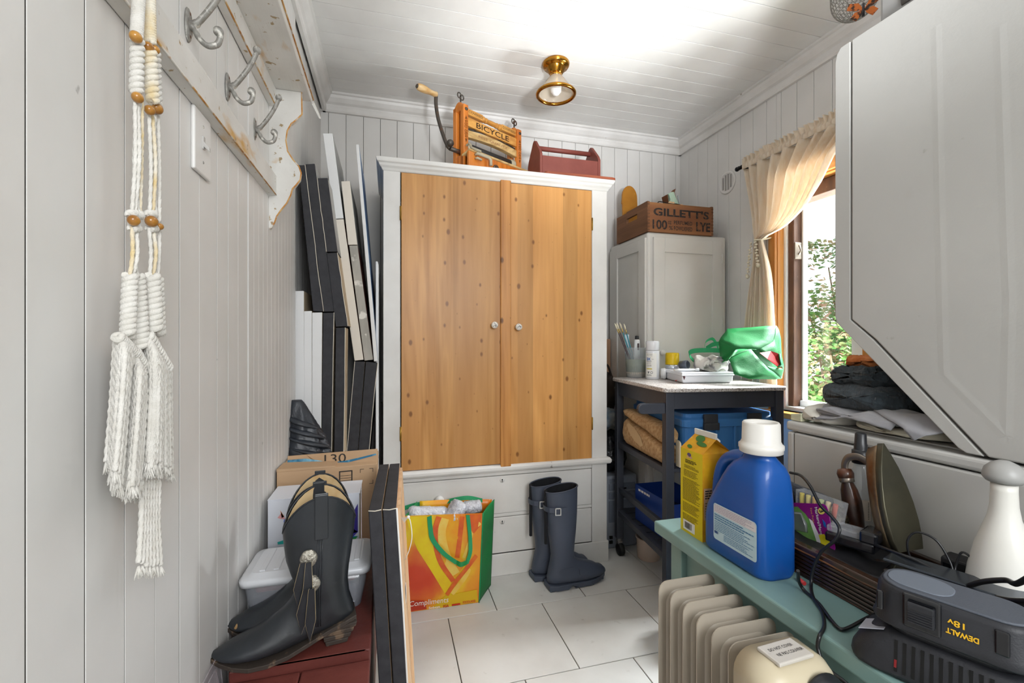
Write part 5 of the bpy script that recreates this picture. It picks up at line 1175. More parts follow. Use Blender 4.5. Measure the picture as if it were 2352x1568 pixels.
def facets(name, fl, m, sol=.003, par=gb, sub=0):
    b = MB()
    for f in fl: b.add([G[c] for c in f.split()], [tuple(range(len(f.split())))])
    o = b.build(name, m, par, solid=sol)
    bm = bmesh.new(); bm.from_mesh(o.data); bmesh.ops.remove_doubles(bm, verts=bm.verts, dist=.0005); bmesh.ops.triangulate(bm, faces=bm.faces); bmesh.ops.subdivide_edges(bm, edges=bm.edges, cuts=3, use_grid_fill=True)
    for v in bm.verts:
        n_ = noise.noise_vector(v.co*22); v.co += n_*.006
    for f_ in bm.faces: f_.smooth = True
    bm.to_mesh(o.data); bm.free(); return o
facets('back_panel', ['a b c d e f'], m_grn); facets('side_gusset', ['b b2 g h c', 'c h d'], m_grn); facets('front_panel', ['n o q l m', 'o j q', 'j k l q'], m_grn); facets('top_fold', ['f e n fl', 'e d o n'], m_grn); facets('base_fold', ['k gl g h j', ], m_grn)
for k_ in 'odchkj': G[k_+'2x'] = G[k_]+V(-.004, .025, .001)
facets('inner_lining', ['o2x d2x c2x h2x k2x j2x'], m_grn)
Rr = [PY(1744, 810, 1.598), PY(1770, 806, 1.60), PY(1788, 812, 1.595), PY(1793, 838, 1.59), PY(1786, 842, 1.585), PY(1762, 824, 1.58)]
MB().add(Rr, [tuple(range(6))]).build('red_inside', m_red, gb, solid=.002)
MB().tube([Rr[2]+V(0, -.004, 0), Rr[3]+V(0, -.004, 0), Rr[4]+V(0, -.004, 0)], .004, 6).build('hem', m_grn2, gb)
def ribbon(pts, w, name, m, par, wd=(0, 0, 1), th=.002):
    pts = spl(pts, 7); wv = Vector(wd).normalized()*w/2; b = MB(); rings = []
    for i, p in enumerate(pts):
        t = (pts[min(i+1, len(pts)-1)]-pts[max(i-1, 0)]).normalized(); n_ = t.cross(wv).normalized()*th/2
        rings.append([p-wv-n_, p+wv-n_, p+wv+n_, p-wv+n_])
    b.loft(rings, True, False); return b.build(name, m, par)
ribbon([PY(1600, 835, 1.86), PY(1583, 815, 1.85), PY(1592, 806, 1.84), PY(1630, 804, 1.80), PY(1668, 806, 1.76), PY(1690, 812, 1.72)], .022, 'handle', m_grn2, gb, (0, .3, 1))
ribbon([PY(1618, 798, 1.88), PY(1622, 784, 1.90), PY(1636, 778, 1.92), PY(1645, 788, 1.92), PY(1650, 800, 1.9)], .02, 'handle', m_grn2, gb, (.5, .4, .6))
ribbon([PY(1622, 800, 1.84), PY(1638, 791, 1.82), PY(1660, 789, 1.79), PY(1677, 794, 1.77)], .02, 'handle', m_grn2, gb, (0, .2, 1))
ribbon([PY(1676, 795, 1.75), PY(1684, 793, 1.74), PY(1691, 808, 1.72), PY(1688, 822, 1.70), PY(1676, 828, 1.69)], .02, 'handle', m_grn2, gb, (1, .3, .3))
# ---- on the middle shelf
m_tote = mat('tote_blue', '3f78b4', .4, col2='3a70aa', vs=4); m_toted = mat('tote_lid_blue', '2c4f7c', .4); m_clip = mat('tote_clip', '2e3034', .5)
tt = thing('storage_tote', 'blue plastic storage tote with dark latches on the cart middle shelf', 'storage tote', KM @ V(.29, .27, .585))
b = MB(KM); b.loft([rr(.105, .05, .50, .5, .03, .587), rr(.098, .035, .512, .52, .03, .755), rr(.098, .035, .512, .52, .03, .765)], True, False); to = b.build('tub', m_tote, tt, bevel=.003)
for x in (.15, .235, .32, .405, .48): MB(KM).box(x, .028, .60, x+.012, .044, .755).build('rib', m_tote, to, bevel=.003)
MB(KM).loft([rr(.09, .025, .52, .53, .03, .745), rr(.088, .022, .522, .532, .03, .775), rr(.1, .035, .51, .52, .03, .785), rr(.1, .035, .51, .52, .03, .80)], True, False).build('lid', m_tote, tt, bevel=.003)
for x in (.175, .375): MB(KM).box(x, .012, .735, x+.062, .026, .80).box(x-.003, .006, .735, x+.065, .02, .765).build('latch', m_clip, tt, bevel=.003)
m_bur = mat('burlap', 'b08c60', .95, col2='c6a47a', vs=70, amt=(.4, .6), bump=.4, bs=500, wear='dcc6a0', wth=(.66, .72), wsc=12)
bu = thing('burlap_bag', 'folded brown burlap sack on the left end of the cart middle shelf', 'sack', KM @ V(.06, .2, .586))
def bur(z0, z1, bul, y0, y1, nm, sd):
    b = MB(KM); rings = []
    for i in range(15):
        u = i/14; y = y0+(y1-y0)*u; h = (z1(u)-z0(u)); ring = []
        for k in range(22):
            q = 2*PI*k/22; n_ = noise.noise(V(u*4+sd, math.cos(q)*2, math.sin(q)*2))
            e = 1 if 0 < i < 14 else .75
            ring.append(V(.048+bul*e*math.copysign(abs(math.cos(q))**.7, math.cos(q))*(1+.15*n_), y, z0(u)+h/2+h/2*e*math.copysign(abs(math.sin(q))**.8, math.sin(q))))
        rings.append(ring)
    b.loft(rings); return b.build(nm, m_bur, bu)
bur(lambda u: .587, lambda u: .665+.06*u, .046, .045, .47, 'folded_body', 1)
bur(lambda u: .668+.062*u, lambda u: .745+.02*u, .042, .05, .47, 'top_fold', 5)
MB(KM).add([V(.0, .30+.10*math.cos(q)*.9, .665+.03*math.sin(q)+.05*math.cos(q)*.6) for q in [2*PI*k/8 for k in range(8)]], [tuple(range(8))]).build('frayed_patch', mat('burlap_light', 'd2b58a', .95, bump=.4, bs=500), bu)
MB(KM).prism([V(.056, -.004, .592), V(.066, -.004, .592), V(.07, -.004, .64), V(.062, -.004, .69), V(.056, -.004, .70)], (0, .03, 0)).build('frayed_edge', mat('burlap_pale', 'd8cbb0', .95), bu)
# ---- lower shelf and around the cart
m_dkblue = mat('carton_blue', '173a86', .4, col2='14357c', vs=6)
bx = thing('blue_carton', 'open dark blue carton on the cart lower shelf', 'carton', KM @ V(.15, .2, .236))
BM = KM @ rotz((.075, .09, .236), 6)
bo_ = MB(BM).box(0, 0, 0, .2, .003, .17).box(0, .297, 0, .2, .3, .17).box(0, 0, 0, .003, .3, .17).box(.197, 0, 0, .2, .3, .17).box(0, 0, 0, .2, .3, .003).build('carton', m_dkblue, bx)
for k, (y, w) in enumerate(((.27, .02), (.245, .02), (.22, .016), (.2, .014), (.183, .01))): MB(BM).add([V(-.0006, y, .156), V(-.0006, y-w, .156), V(-.0006, y-w, .146), V(-.0006, y, .146)], [(0, 1, 2, 3)]).build('printed_line', m_white, bo_)
MB(BM).box(.01, .01, .003, .19, .29, .08).build('contents', mat('navy_dark', '0f1c38', .6), bx)
b = MB(KM); b.grid(lambda u, v: V(.02+.3*u, .03+.4*v, .236+.02+.015*noise.noise(V(u*5, v*5, 2))+(.02 if v > .6 else 0)), 12, 12)
o = b.build('folded_tarp', mat('tarp_pale_blue', '7aa9cc', .5, col2='20242c', vs=7, amt=(.45, .5)), solid=.004, at=KM @ V(.17, .2, .24), label='pale blue and black folded tarp lying flat on the cart lower shelf', category='tarp') if False else None
# things between wardrobe and cupboard
MB().box(1.09, 2.50, 0, 1.302, 2.512, 1.115).build('cardboard_sheet', mat('card_flat', 'b48c6c', .85), at=V(1.2, 2.5, 0), bevel=.001, label='tall flat cardboard sheet standing between wardrobe and grey cupboard', category='cardboard')
m_gplas = mat('grey_plastic', '8f959f', .4, col2='7e848f', vs=5); m_gdark = mat('grey_panel', '6d737f', .4)
ga = thing('tool_tower', 'grey plastic case with drawer panels on the floor behind the cart', 'case', (1.2, 2.3, 0))
MB().box(1.103, 2.17, 0, 1.29, 2.46, .385).build('case', m_gplas, ga, bevel=.012, seg=3)
for z0, z1, x0 in ((.31, .345, 1.12), (.265, .30, 1.12), (.14, .255, 1.12)): 
    pnl = MB().box(x0, 2.164, z0, 1.275, 2.172, z1).build('drawer_panel', m_gdark, ga, bevel=.004)
    MB().box(x0+.06, 2.162, z0+.004, x0+.1, 2.166, z0+.012).build('latch_slot', m_black, pnl)
MB().box(1.125, 2.166, .35, 1.155, 2.171, .37).build('badge', m_gdark, ga, bevel=.003)
MB().box(1.122, 2.163, .03, 1.14, 2.171, .045).box(1.122, 2.163, .055, 1.14, 2.171, .07).build('port', m_black, ga)
m_binb = mat('bin_bag_black', '1b1c1f', .25, bump=.6, bs=30)
def lump(cen, r, name, m, label, cat, seed, n=20, k=.35, f=2.2):
    b = MB(); rings = []
    for i in range(n+1):
        t = PI*min(max(i/n, .03), .97); ring = []
        for j in range(26):
            q = 2*PI*j/26; d = V(math.sin(t)*math.cos(q), math.sin(t)*math.sin(q), -math.cos(t)); s_ = 1+k*noise.noise(d*f+V(seed, 0, 0))+.12*noise.noise(d*7+V(0, seed, 0))
            p = V(d.x*r[0], d.y*r[1], d.z*r[2])*s_; p.z = max(p.z, -r[2]*.85); ring.append(Vector(cen)+p)
        rings.append(ring)
    b.loft(rings); return b.build(name, m, at=Vector(cen)-V(0, 0, r[2]*.85), label=label, category=cat)
lump((1.18, 2.30, .39+.095), (.10, .11, .115), 'bin_bag', m_binb, 'black plastic bag of odds and ends on top of the grey case', 'bag', 3)
lump((1.17, 2.33, .665), (.075, .09, .075), 'wrapped_bundle', mat('blue_white_cloth', '5b7288', .7, col2='b9b4a8', vs=14), 'small blue and white cloth bundle above the black plastic bag', 'bundle', 8)
hb = lump((1.185, 2.36, .80), (.075, .07, .13), 'hand_bag', mat('bag_dark_brown', '35281f', .55, col2='171412', vs=10), 'dark brown leather bag hung behind the cart by the wardrobe', 'bag', 12)
MB().tube(spl([(1.13, 2.30, .84), (1.13, 2.30, .93), (1.18, 2.31, .97), (1.22, 2.33, .9)], 6), .006, 6).build('strap', MATS['bag_dark_brown'], hb)
bk = PZ(1462, 1252, 0)
MB().lathe(V(1.27, 2.03, 0), [(.05, .001), (.054, .004), (.06, .10), (.064, .104), (.064, .11), (.058, .11), (.05, .006), (.001, .006)], 28).build('beige_tub', mat('tub_beige', 'cdb9aa', .45), at=V(1.27, 2.03, 0), label='small beige tub on the floor behind the cart caster', category='tub')
m_bluebag = mat('blue_film', '3aa0e0', .2, col2='6fc0f0', vs=10, trans=.25)
lump((1.06, 1.42, .10), (.075, .08, .115), 'blue_plastic_bag', m_bluebag, 'bright blue thin plastic bag on the floor under the bench end', 'bag', 20, k=.5, f=3)
# ================================================================== STACKED LAUNDRY UNIT
m_app = mat('appliance_white', 'b8b7b3', .35, col2='b2b1ad', vs=3, bump=.03, bs=200, coat=.2, wear='b3b1ad', wth=(.66, .74), wsc=9, wst=(1, 1.5, .8), wear2='a6a39d', w2th=(.72, .76), w2sc=22)
m_seam = mat('appliance_seam', '4a4743', .8)
UX0, UX1 = 1.05, 1.735; UYB = .12
lu = thing('laundry_centre', 'white stacked laundry centre, dryer over washer, standing against the window wall', 'laundry centre', (1.39, .5, 0))
def S(u, v): p = PX(u, v, UX0); return (p.y, p.z)
ft = S(1948, 97)
outer = [(S(1917, 160)[0]-.012, ft[1]+.0), S(1914, 130), S(1917, 400), S(1924, 720), S(1930, 745), S(2200, 1030), S(2218, 1044)]
inner = [ft, S(1950, 400), S(1955, 733), S(1960, 745), S(2240, 1030), S(2261, 1046)]
top_z = ft[1]
yf_ = S(1917, 400)[0]; yi_ = S(1951, 400)[0]; zl = S(1927, 735)[1]
op = [(yi_+.001, top_z), (yf_-.014, top_z), (yf_-.004, top_z-.012), (yf_, top_z-.03), (yf_, zl+.008), (yf_-.004, zl-.006), (S(2205, 1036)[0]+.004, .896), (S(2218, 1044)[0], .889)]
ip = [(yi_-.001, top_z), (yi_-.001, zl-.0), (S(2005, 780)[0], S(2005, 780)[1]), (S(2259, 1046)[0], .889)]
MB().prism([(UX0+.001, y, z) for y, z in op+ip[::-1]], (UX1-UX0-.002, 0, 0)).build('dryer_front', m_app, lu, bevel=.004, seg=2)
bd_ = [(UYB, top_z), (ip[0][0]-.004, top_z), (ip[1][0]-.004, zl), (ip[2][0]-.005, ip[2][1]+.001), (ip[3][0]-.006, .8895), (UYB, .8895)]
MB().prism([(UX0, y, z) for y, z in bd_], (UX1-UX0, 0, 0)).build('dryer_body', m_app, lu, bevel=.003, seg=2)
MB().prism([(UX0+.006, y, z-.001) for y, z in [(ip[0][0]-.006, top_z-.004), (ip[0][0]+.003, top_z-.004), (ip[1][0]+.003, zl), (ip[2][0]+.003, ip[2][1]), (ip[3][0]+.003, .892), (ip[3][0]-.01, .892), (ip[2][0]-.01, ip[2][1]), (ip[1][0]-.01, zl)]], (UX1-UX0-.012, 0, 0)).build('seam', m_seam, lu)
b = MB()
emb = [S(2150, 60), S(2160, 560), S(2168, 860), S(2310, 1000), S(2318, 700), S(2296, 60)]
for i in range(len(emb)-1):
    A_, B_ = V(0, *emb[i]), V(0, *emb[i+1]); q_ = V(1, 0, 0).cross((B_-A_).normalized())*.010
    b.add([A_-q_+V(UX0, 0, 0), A_+V(UX0-.0004, 0, 0), A_+q_+V(UX0, 0, 0), B_-q_+V(UX0, 0, 0), B_+V(UX0-.0004, 0, 0), B_+q_+V(UX0, 0, 0)], [(0, 1, 4, 3), (1, 2, 5, 4)])
b.build('pressed_rib', m_app, lu)
# washer
wt = .884; wl_z = .857; yw = S(1806, 998)[0]
MB().box(UX0, UYB, .03, UX1, yw-.024, wl_z-.002).build('washer_body', m_app, lu, bevel=.004)
MB().box(UX0+.001, yw-.0225, .03, UX1-.001, yw, wl_z-.002).build('washer_front', m_app, lu, bevel=.007, seg=3)
MB().box(UX0+.004, yw-.03, .06, UX1-.004, yw-.015, wl_z-.006).build('seam', m_seam, lu)
ld_ = MB().box(UX0-.001, UYB, wl_z+.001, UX1+.001, yw+.002, wt).build('washer_top', m_app, lu, bevel=.008, seg=3)
MB().box(UX0+.04, .30, wt, UX1-.04, yw-.07, wt+.004).build('washer_lid', m_app, ld_, bevel=.002)
MB().box(UX0+.02, UYB+.02, 0, UX1-.02, yw-.05, .03).build('plinth', m_seam, lu)
# clothes on the washer
def cloth_stack(name, label, cat, x0, x1, y0, y1, z0, z1, m, seed, ribs=0, amp=.006, ribamp=.0025, skew=0, wave=.012):
    b = MB(); NU, NV = 70, 44
    cx, cy, cz = (x0+x1)/2, (y0+y1)/2, (z0+z1)/2
    def fn(u, v):
        q = 2*PI*v; e = (1-abs(2*u-1)**5)**.3 if 0 < u < 1 else .05
        x = x0+(x1-x0)*u
        c = math.copysign(abs(math.cos(q))**.45, math.cos(q)); s_ = math.copysign(abs(math.sin(q))**.6, math.sin(q))
        n_ = noise.noise(V(u*5+seed, c*1.5, s_)); n2 = noise.noise(V(u*11, c*4+seed, s_*2))
        y = cy+skew*(u-.5)+c*(y1-y0)/2*(1+.08*n_)*(max(e, .6) if 0 < u < 1 else .02); z = cz+s_*(z1-z0)/2*(max(e, .25) if 0 < u < 1 else .02)*(1+.2*n_)
        if s_ > 0: z += wave*noise.noise(V(x*14+seed, y*16, 3))
        if ribs: z += ribamp*math.sin((x*.8+y*.9+.02*n2)*ribs); y += ribamp*.8*math.sin((x+z*2)*ribs)*abs(c)
        z = max(z+amp*n2*.5, z0+.0006)
        return V(x, y, z)
    if ribs: NU = 190
    b.grid(fn, NU, NV); return b.build(name, m, at=V(cx, cy, z0), label=label, category=cat)
m_gcl = mat('grey_jersey', '8f8e90', .9, col2='83838a', vs=8, sheen=.3, bump=.1, bs=400); m_wcl = mat('white_jersey', 'd6d2c8', .9, col2='c6c2b8', vs=10, bump=.1, bs=400)
m_knit = mat('black_knit', '262d32', .9, col2='3a444a', vs=60, bump=.5, bs=160, bst=(1, 1, .3), sheen=.15); m_orn = mat('orange_knit', 'c06a34', .9, col2='d98a52', vs=40, bump=.4, bs=160)
m_pool = mat('cream_cotton', 'dcd6c2', .9)
cloth_stack('folded_shirt', 'cream folded garment lowest in the clothes pile on the washer', 'shirt', 1.075, 1.42, .655, .86, wt+.0046, wt+.022, m_pool, 9)
cloth_stack('folded_shirt', 'pale grey crumpled shirt at the window end of the clothes pile on the washer', 'shirt', 1.06, 1.45, .86, .985, wt+.0006, wt+.040, m_wcl, 3, wave=.02)
gs_ = cloth_stack('folded_shirt', 'grey crumpled jersey shirt spread under the black ribbed sweater', 'shirt', 1.058, 1.46, .70, .965, wt+.024, wt+.055, m_gcl, 5, wave=.022)
def drape(q, nm, m, par, cuts=5, amp=.006, f=18):
    b = MB(); b.add(q, [tuple(range(len(q)))]); o = b.build(nm, m, par, solid=.003)
    bm = bmesh.new(); bm.from_mesh(o.data); bmesh.ops.triangulate(bm, faces=bm.faces); bmesh.ops.subdivide_edges(bm, edges=bm.edges, cuts=cuts, use_grid_fill=True)
    for v in bm.verts: v.co += noise.noise_vector(v.co*f)*amp
    for f_ in bm.faces: f_.smooth = True
    bm.to_mesh(o.data); bm.free(); return o
drape([PX(2000, 940, 1.09), PX(2120, 950, 1.09), PX(2178, 985, 1.06), PX(2125, 1000, 1.047), PX(2098, 1014, 1.044), PX(2075, 985, 1.046), PX(2040, 965, 1.055)], 'sleeve', m_gcl, gs_)
drape([PX(1862, 962, 1.06), PX(1900, 950, 1.075), PX(2010, 948, 1.085), PX(2060, 970, 1.06), PX(2042, 990, 1.048), PX(1990, 968, 1.05), PX(1930, 958, 1.052)], 'fold', m_gcl, gs_, amp=.008, f=26)
cloth_stack('knit_sweater', 'black ribbed knit sweater folded on the washer clothes pile', 'sweater', 1.07, 1.44, .735, .945, wt+.048, wt+.112, m_knit, 7, ribs=430, ribamp=.003, wave=.008)
cloth_stack('knit_sweater', 'black cable knit sweater layer folded above the first one near the dryer', 'sweater', 1.09, 1.44, .765, .93, wt+.106, wt+.150, m_knit, 17, ribs=250, ribamp=.006, wave=.012)
cloth_stack('knit_sweater', 'orange ribbed knit top on the very top of the clothes pile', 'sweater', 1.16, 1.46, .805, .945, wt+.146, wt+.178, m_orn, 13, ribs=330, ribamp=.002)
cl_ = PX(1830, 968, 1.075)
MB().hexa([V(1.062, yw-.035, wt+.001), V(1.062, yw-.002, wt+.001), V(1.10, yw-.002, wt+.001), V(1.10, yw-.035, wt+.001), V(1.062, yw-.035, wt+.022), V(1.062, yw-.002, wt+.018), V(1.10, yw-.002, wt+.018), V(1.10, yw-.035, wt+.022)]).build('care_tag', mat('tag_cream', 'c9c6a8', .7, col2='a8a88e', vs=90, vst=(1, .2, 2)), at=V(1.08, yw-.02, wt), bevel=.002, label='cream printed paper packet at the washer corner beside the window sill', category='packet')
# grey box on the dryer
gx_ = thing('storage_box', 'grey plastic box with a dark slot handle on top of the dryer', 'box', (1.25, .62, top_z))
MB().box(1.10, .45, top_z, 1.42, .789, top_z+.22).build('box', mat('box_grey', '8c8b89', .45), gx_, bevel=.008)
MB().tube([(1.099, .70, top_z+.05), (1.099, .74, top_z+.05)], .014, 12, flat=.3, up=(1, 0, 0)).build('slot_handle', mat('box_slot', '5e5c5a', .5), gx_)
# hanging wire basket with an orange butterfly
m_wire = mat('basket_wire', '8d8a84', .4, .6)
hc = V(1.30, 1.0, 2.095)
hb_ = thing('wire_basket', 'small round wire mesh basket hanging from the ceiling above the dryer', 'basket', hc)
b = MB(); R = .058
for i in range(12):
    t = -PI/2+PI*.5*(i+.5)/8; 
    r = R*math.cos(t) if t < 0 else R*(1-.0*t); z = R*1.05*math.sin(t) if t < 0 else R*t*.9
    b.tube([hc+V(r*math.cos(q), r*math.sin(q), z) for q in [2*PI*k/24 for k in range(25)]], .0009, 4, cap=False)
for k in range(26):
    q = 2*PI*k/26; pts = []
    for i in range(12):
        t = -PI/2+PI*.5*(i+.5)/8; r = R*math.cos(t) if t < 0 else R; z = R*1.05*math.sin(t) if t < 0 else R*t*.9
        pts.append(hc+V(r*math.cos(q+.12*i), r*math.sin(q+.12*i), z))
    b.tube(pts, .0008, 4)
b.build('wire_mesh', m_wire, hb_)
b = MB()
for k in range(3): q = 2*PI*k/3; b.tube([hc+V(R*math.cos(q), R*math.sin(q), .07), hc+V(0, 0, .15), V(hc.x, hc.y, ZC)], .0012, 5)
b.build('hanger', m_wire, hb_)
m_bfly = mat('butterfly_orange', 'd9742a', .6, col2='3a2418', vs=70, amt=(.5, .58))
bf = PX(1985, 22, 1.245)
bt = thing('butterfly_ornament', 'orange paper butterfly clipped on the hanging wire basket', 'ornament', bf)
e1, e2 = V(.55, -.83, 0), V(0, 0, 1)
for s in (-1, 1):
    MB().prism([bf+e1*(s*x)+e2*z+V(0, 0, s*.004*0) for x, z in [(0, .0), (.012, .022), (.034, .03), (.038, .014), (.018, .004)]], V(-.002, -.001, 0)).build('upper_wing', m_bfly, bt)
    MB().prism([bf+e1*(s*x)+e2*z for x, z in [(0, .0), (.02, .0), (.03, -.012), (.018, -.024), (.006, -.012)]], V(-.002, -.001, 0)).build('lower_wing', m_bfly, bt)
MB().tube([bf+V(-.003, 0, -.02), bf+V(-.003, 0, .016)], .003, 6).build('body', m_ink, bt)
# ================================================================== TEAL BENCH, HEATER AND CLUTTER
m_teal = mat('teal_paint', '7f9d98', .4, col2='76948f', vs=7, bump=.06, bs=50, bst=(1, .1, 1), wear='5e6350', wth=(.74, .78), wsc=20, coat=.15)
BZ_ = .60; BXL = .713; BXR = 1.044; BYF = 1.113
bh = thing('bench', 'teal painted wooden bench standing along the laundry centre', 'bench', (.88, .6, 0))
MB().box(BXL, .05, .568, BXR, BYF, BZ_).build('top_plank', m_teal, bh, bevel=.005, seg=3)
MB().box(BXL+.038, .10, .46, BXL+.056, BYF-.06, .568).box(BXR-.03, .10, .46, BXR-.012, BYF-.06, .568).build('side_apron', m_teal, bh, bevel=.003)
MB().box(BXL+.028, BYF-.075, .40, BXR-.02, BYF-.055, .568).build('end_apron', m_teal, bh, bevel=.003)
for y in (BYF-.075, .08):
    for x in (BXL+.02, BXR-.06): MB().box(x, y-.02, 0, x+.04, y+.025, .568).build('leg', m_teal, bh, bevel=.003)
MB().box(BXL+.06, .12, .12, BXL+.07, BYF-.08, .46).build('back_panel', m_teal, bh)
# oil heater
m_heat = mat('heater_beige', 'b0a697', .4, col2='aaa090', vs=4); m_heatc = mat('heater_cream', 'cbbfa4', .35, col2='c4b79b', vs=4)
ht = thing('oil_heater', 'beige oil filled radiator heater half under the teal bench', 'heater', (.65, .75, 0))
HX0, HX1, HZ0, HZ1 = .588, .737, .09, .556
def rrz(x0, z0, x1, z1, r, y, n=5): return [V(p.x, y, p.y) for p in rr(x0, z0, x1, z1, r, 0, n)]
FY = .898
b = MB(); b.loft([rrz(HX0, HZ0, HX1, HZ1, .022, FY-.0012), rrz(HX0, HZ0, HX1, HZ1, .022, FY+.0012)], True, False)
for s in (-1, 1):
    b.loft([rrz(HX0+.018, HZ0+.02, HX1-.016, HZ1-.022, .03, FY+s*.001), rrz(HX0+.024, HZ0+.026, HX1-.022, HZ1-.028, .026, FY+s*.0065), rrz(HX0+.036, HZ0+.04, HX1-.034, HZ1-.042, .02, FY+s*.0065), rrz(HX0+.042, HZ0+.05, HX1-.04, HZ1-.055, .018, FY+s*.002)], False, True)
    b.f.append(list(range(len(b.v)-24, len(b.v)))); b.m.append(0); b.s.append(False)
    b.lathe((HX0+.074, FY, HZ1-.06), [(.028, 0), (.026, s*.015), (.02, s*.0205), (.001, s*.021)], 18, (0, 1, 0)).lathe((HX0+.074, FY, HZ0+.06), [(.028, 0), (.026, s*.015), (.02, s*.0205), (.001, s*.021)], 18, (0, 1, 0))
f0 = b.build('fin', m_heat, ht)
for k in range(1, 6): c = copy_tree(f0, ht); c.location = (0, -.0434*k, 0)
HBX0, HBX1, HBY0, HBY1, HBT = .556, .704, .556, .632, .586
hs = MB().loft([rrz(HBX0+.02, .10, HBX1-.02, HBT-.02, .03, HBY0), rrz(HBX0+.006, .086, HBX1-.006, HBT-.006, .034, HBY0+.012), rrz(HBX0, .08, HBX1, HBT, .036, HBY0+.03), rrz(HBX0, .08, HBX1, HBT, .036, HBY1)]).build('control_housing', m_heatc, ht)
kn = MB().lathe((.655, HBY0-.001, .540), [(.040, 0), (.040, -.004), (.036, -.012), (.03, -.016), (.001, -.017)], 32, (0, 1, 0)).build('thermostat_dial', m_cap, ht)
LBm = frame((.628, .598, HBT+.004), (.998, .06, 0), y=(-.06, .998, 0))
lp = MB(LBm).box(-.037, -.022, -.004, .037, .022, .0025).build('warning_plate', mat('plate_white', 'c9c3ba', .4), ht, bevel=.002)
LT = LBm @ Matrix.Translation((0, 0, .0032))
text('DO NOT COVER', lp, m_print, LT @ Matrix.Translation((-.002, .007, 0)), h=.0062, w=.05)
text('NE PAS COUVRIR', lp, m_print, LT @ Matrix.Translation((.004, -.006, 0)), h=.0062, w=.054)
for y in (.86, .60):
    MB().box(.57, y-.012, .03, .755, y+.012, .092).build('foot_bracket', m_heat, ht, bevel=.003)
    for x in (.575, .745): MB().lathe((x-.008, y, .022), [(.008, 0), (.022, .001), (.022, .015), (.008, .016)], 18, (1, 0, 0)).build('wheel', m_tyre, ht)
# juice carton
m_jy = mat('carton_yellow', 'd9c418', .35, col2='d2b81a', vs=5); m_jo = mat('carton_orange', 'd8a61e', .35, col2='c98a1e', vs=16, amt=(.4, .6), wear='dccb6a', wth=(.62, .7), wsc=14)
m_leaf = mat('print_leaf', '2f6b2a', .4); m_brown = mat('print_brown', '4e4410', .5); m_pur = mat('print_purple', '5a4a78', .4); m_capw = mat('cap_white', 'dedbd4', .35)
JX0, JX1, JY0, JY1, JT, JP = .751, .838, .958, 1.045, .818, .853
jc_ = thing('juice_carton', 'yellow juice carton with gable top beside the blue detergent jug', 'carton', ((JX0+JX1)/2, (JY0+JY1)/2, BZ_))
b = MB(); z0 = BZ_; xm = (JX0+JX1)/2
vs = [(JX0, JY0, z0), (JX1, JY0, z0), (JX1, JY1, z0), (JX0, JY1, z0), (JX0, JY0, JT), (JX1, JY0, JT), (JX1, JY1, JT), (JX0, JY1, JT), (xm, JY0+.002, JP), (xm, JY1-.002, JP), (xm, JY0+.026, JP-.006), (xm, JY1-.026, JP-.006)]
b.add(vs, [(3, 2, 1, 0), (0, 4, 7, 3)], mi=0).add(vs, [(0, 1, 5, 4), (1, 2, 6, 5), (2, 3, 7, 6)], mi=1).add(vs, [(4, 8, 9, 7), (5, 6, 9, 8)], mi=1).add(vs, [(4, 5, 10), (4, 10, 8), (5, 8, 10), (7, 11, 6), (7, 9, 11), (6, 11, 9)], mi=1)
jb_ = b.build('carton', [m_jy, m_jo], jc_)
MB().box(xm-.0025, JY0+.002, JP-.001, xm+.0025, JY1-.002, JP+.014).build('gable_seal', m_capw, jc_, bevel=.001)
ca = V(xm+.02, (JY0+JY1)/2-.004, JT+.017); MB().lathe(ca, [(.016, 0), (.016, .003), (.0125, .004), (.0125, .014), (.001, .0145)], 20, (.63, 0, .78)).build('screw_cap', m_capw, jc_)
xf = JX0-.0006
def bars(par, mt, face, a0, z_top, rows, wmax, h, gap, rnd, name='small_print'):
    b = MB()
    for k in range(rows):
        w = wmax*rnd.uniform(.72, 1); z = z_top-k*gap
        n_ = 7; a = a0
        while a < a0+w:
            l = rnd.uniform(.004, .012); e = min(a+l, a0+w)
            b.add([face(a, z), face(e, z), face(e, z-h), face(a, z-h)], [(0, 1, 2, 3)]); a = e+.0012
    return b.build(name, mt, par)
lf = lambda a, z: V(xf, JY1-.006-a, z)
rn_ = random.Random(5)
bars(jb_, m_brown, lf, .014, .792, 3, .046, .0022, .0034, rn_); bars(jb_, m_brown, lf, .01, .777, 3, .06, .0012, .003, rn_); bars(jb_, m_brown, lf, .008, .764, 5, .06, .0013, .0036, rn_); bars(jb_, m_brown, lf, .004, .742, 21, .07, .0011, .0028, rn_); bars(jb_, m_brown, lf, .004, .678, 9, .07, .0011, .0028, rn_); bars(jb_, m_brown, lf, .004, .648, 6, .064, .0011, .0028, rn_)
b = MB(); b.add([lf(.006, .632), lf(.052, .632), lf(.052, .607), lf(.006, .607)], [(0, 1, 2, 3)]); pb_ = b.build('barcode_panel', m_capw, jb_)
b = MB(); a = .013
while a < .04: w_ = rn_.choice((.0007, .0012, .0018)); b.add([V(xf-.0004, JY1-.006-q, z) for q, z in ((a, .628), (a+w_, .628), (a+w_, .612), (a, .612))], [(0, 1, 2, 3)]); a += w_+rn_.choice((.0008, .0014))
b.build('barcode', m_print, pb_)
for (a, z, rx, rz, m) in ((.03, .806, .008, .005, m_pur), (.036, .800, .006, .003, mat('print_pink', 'c99a8a', .4)), (.024, .80, .005, .004, mat('print_peach', 'dcb070', .4))): MB().add([lf(a+rx*math.cos(q), z+rz*math.sin(q)) for q in [2*PI*k/12 for k in range(12)]], [tuple(range(12))]).build('emblem', m, jb_)
ffc = lambda a, z: V(JX0+a, JY0-.0006, z)
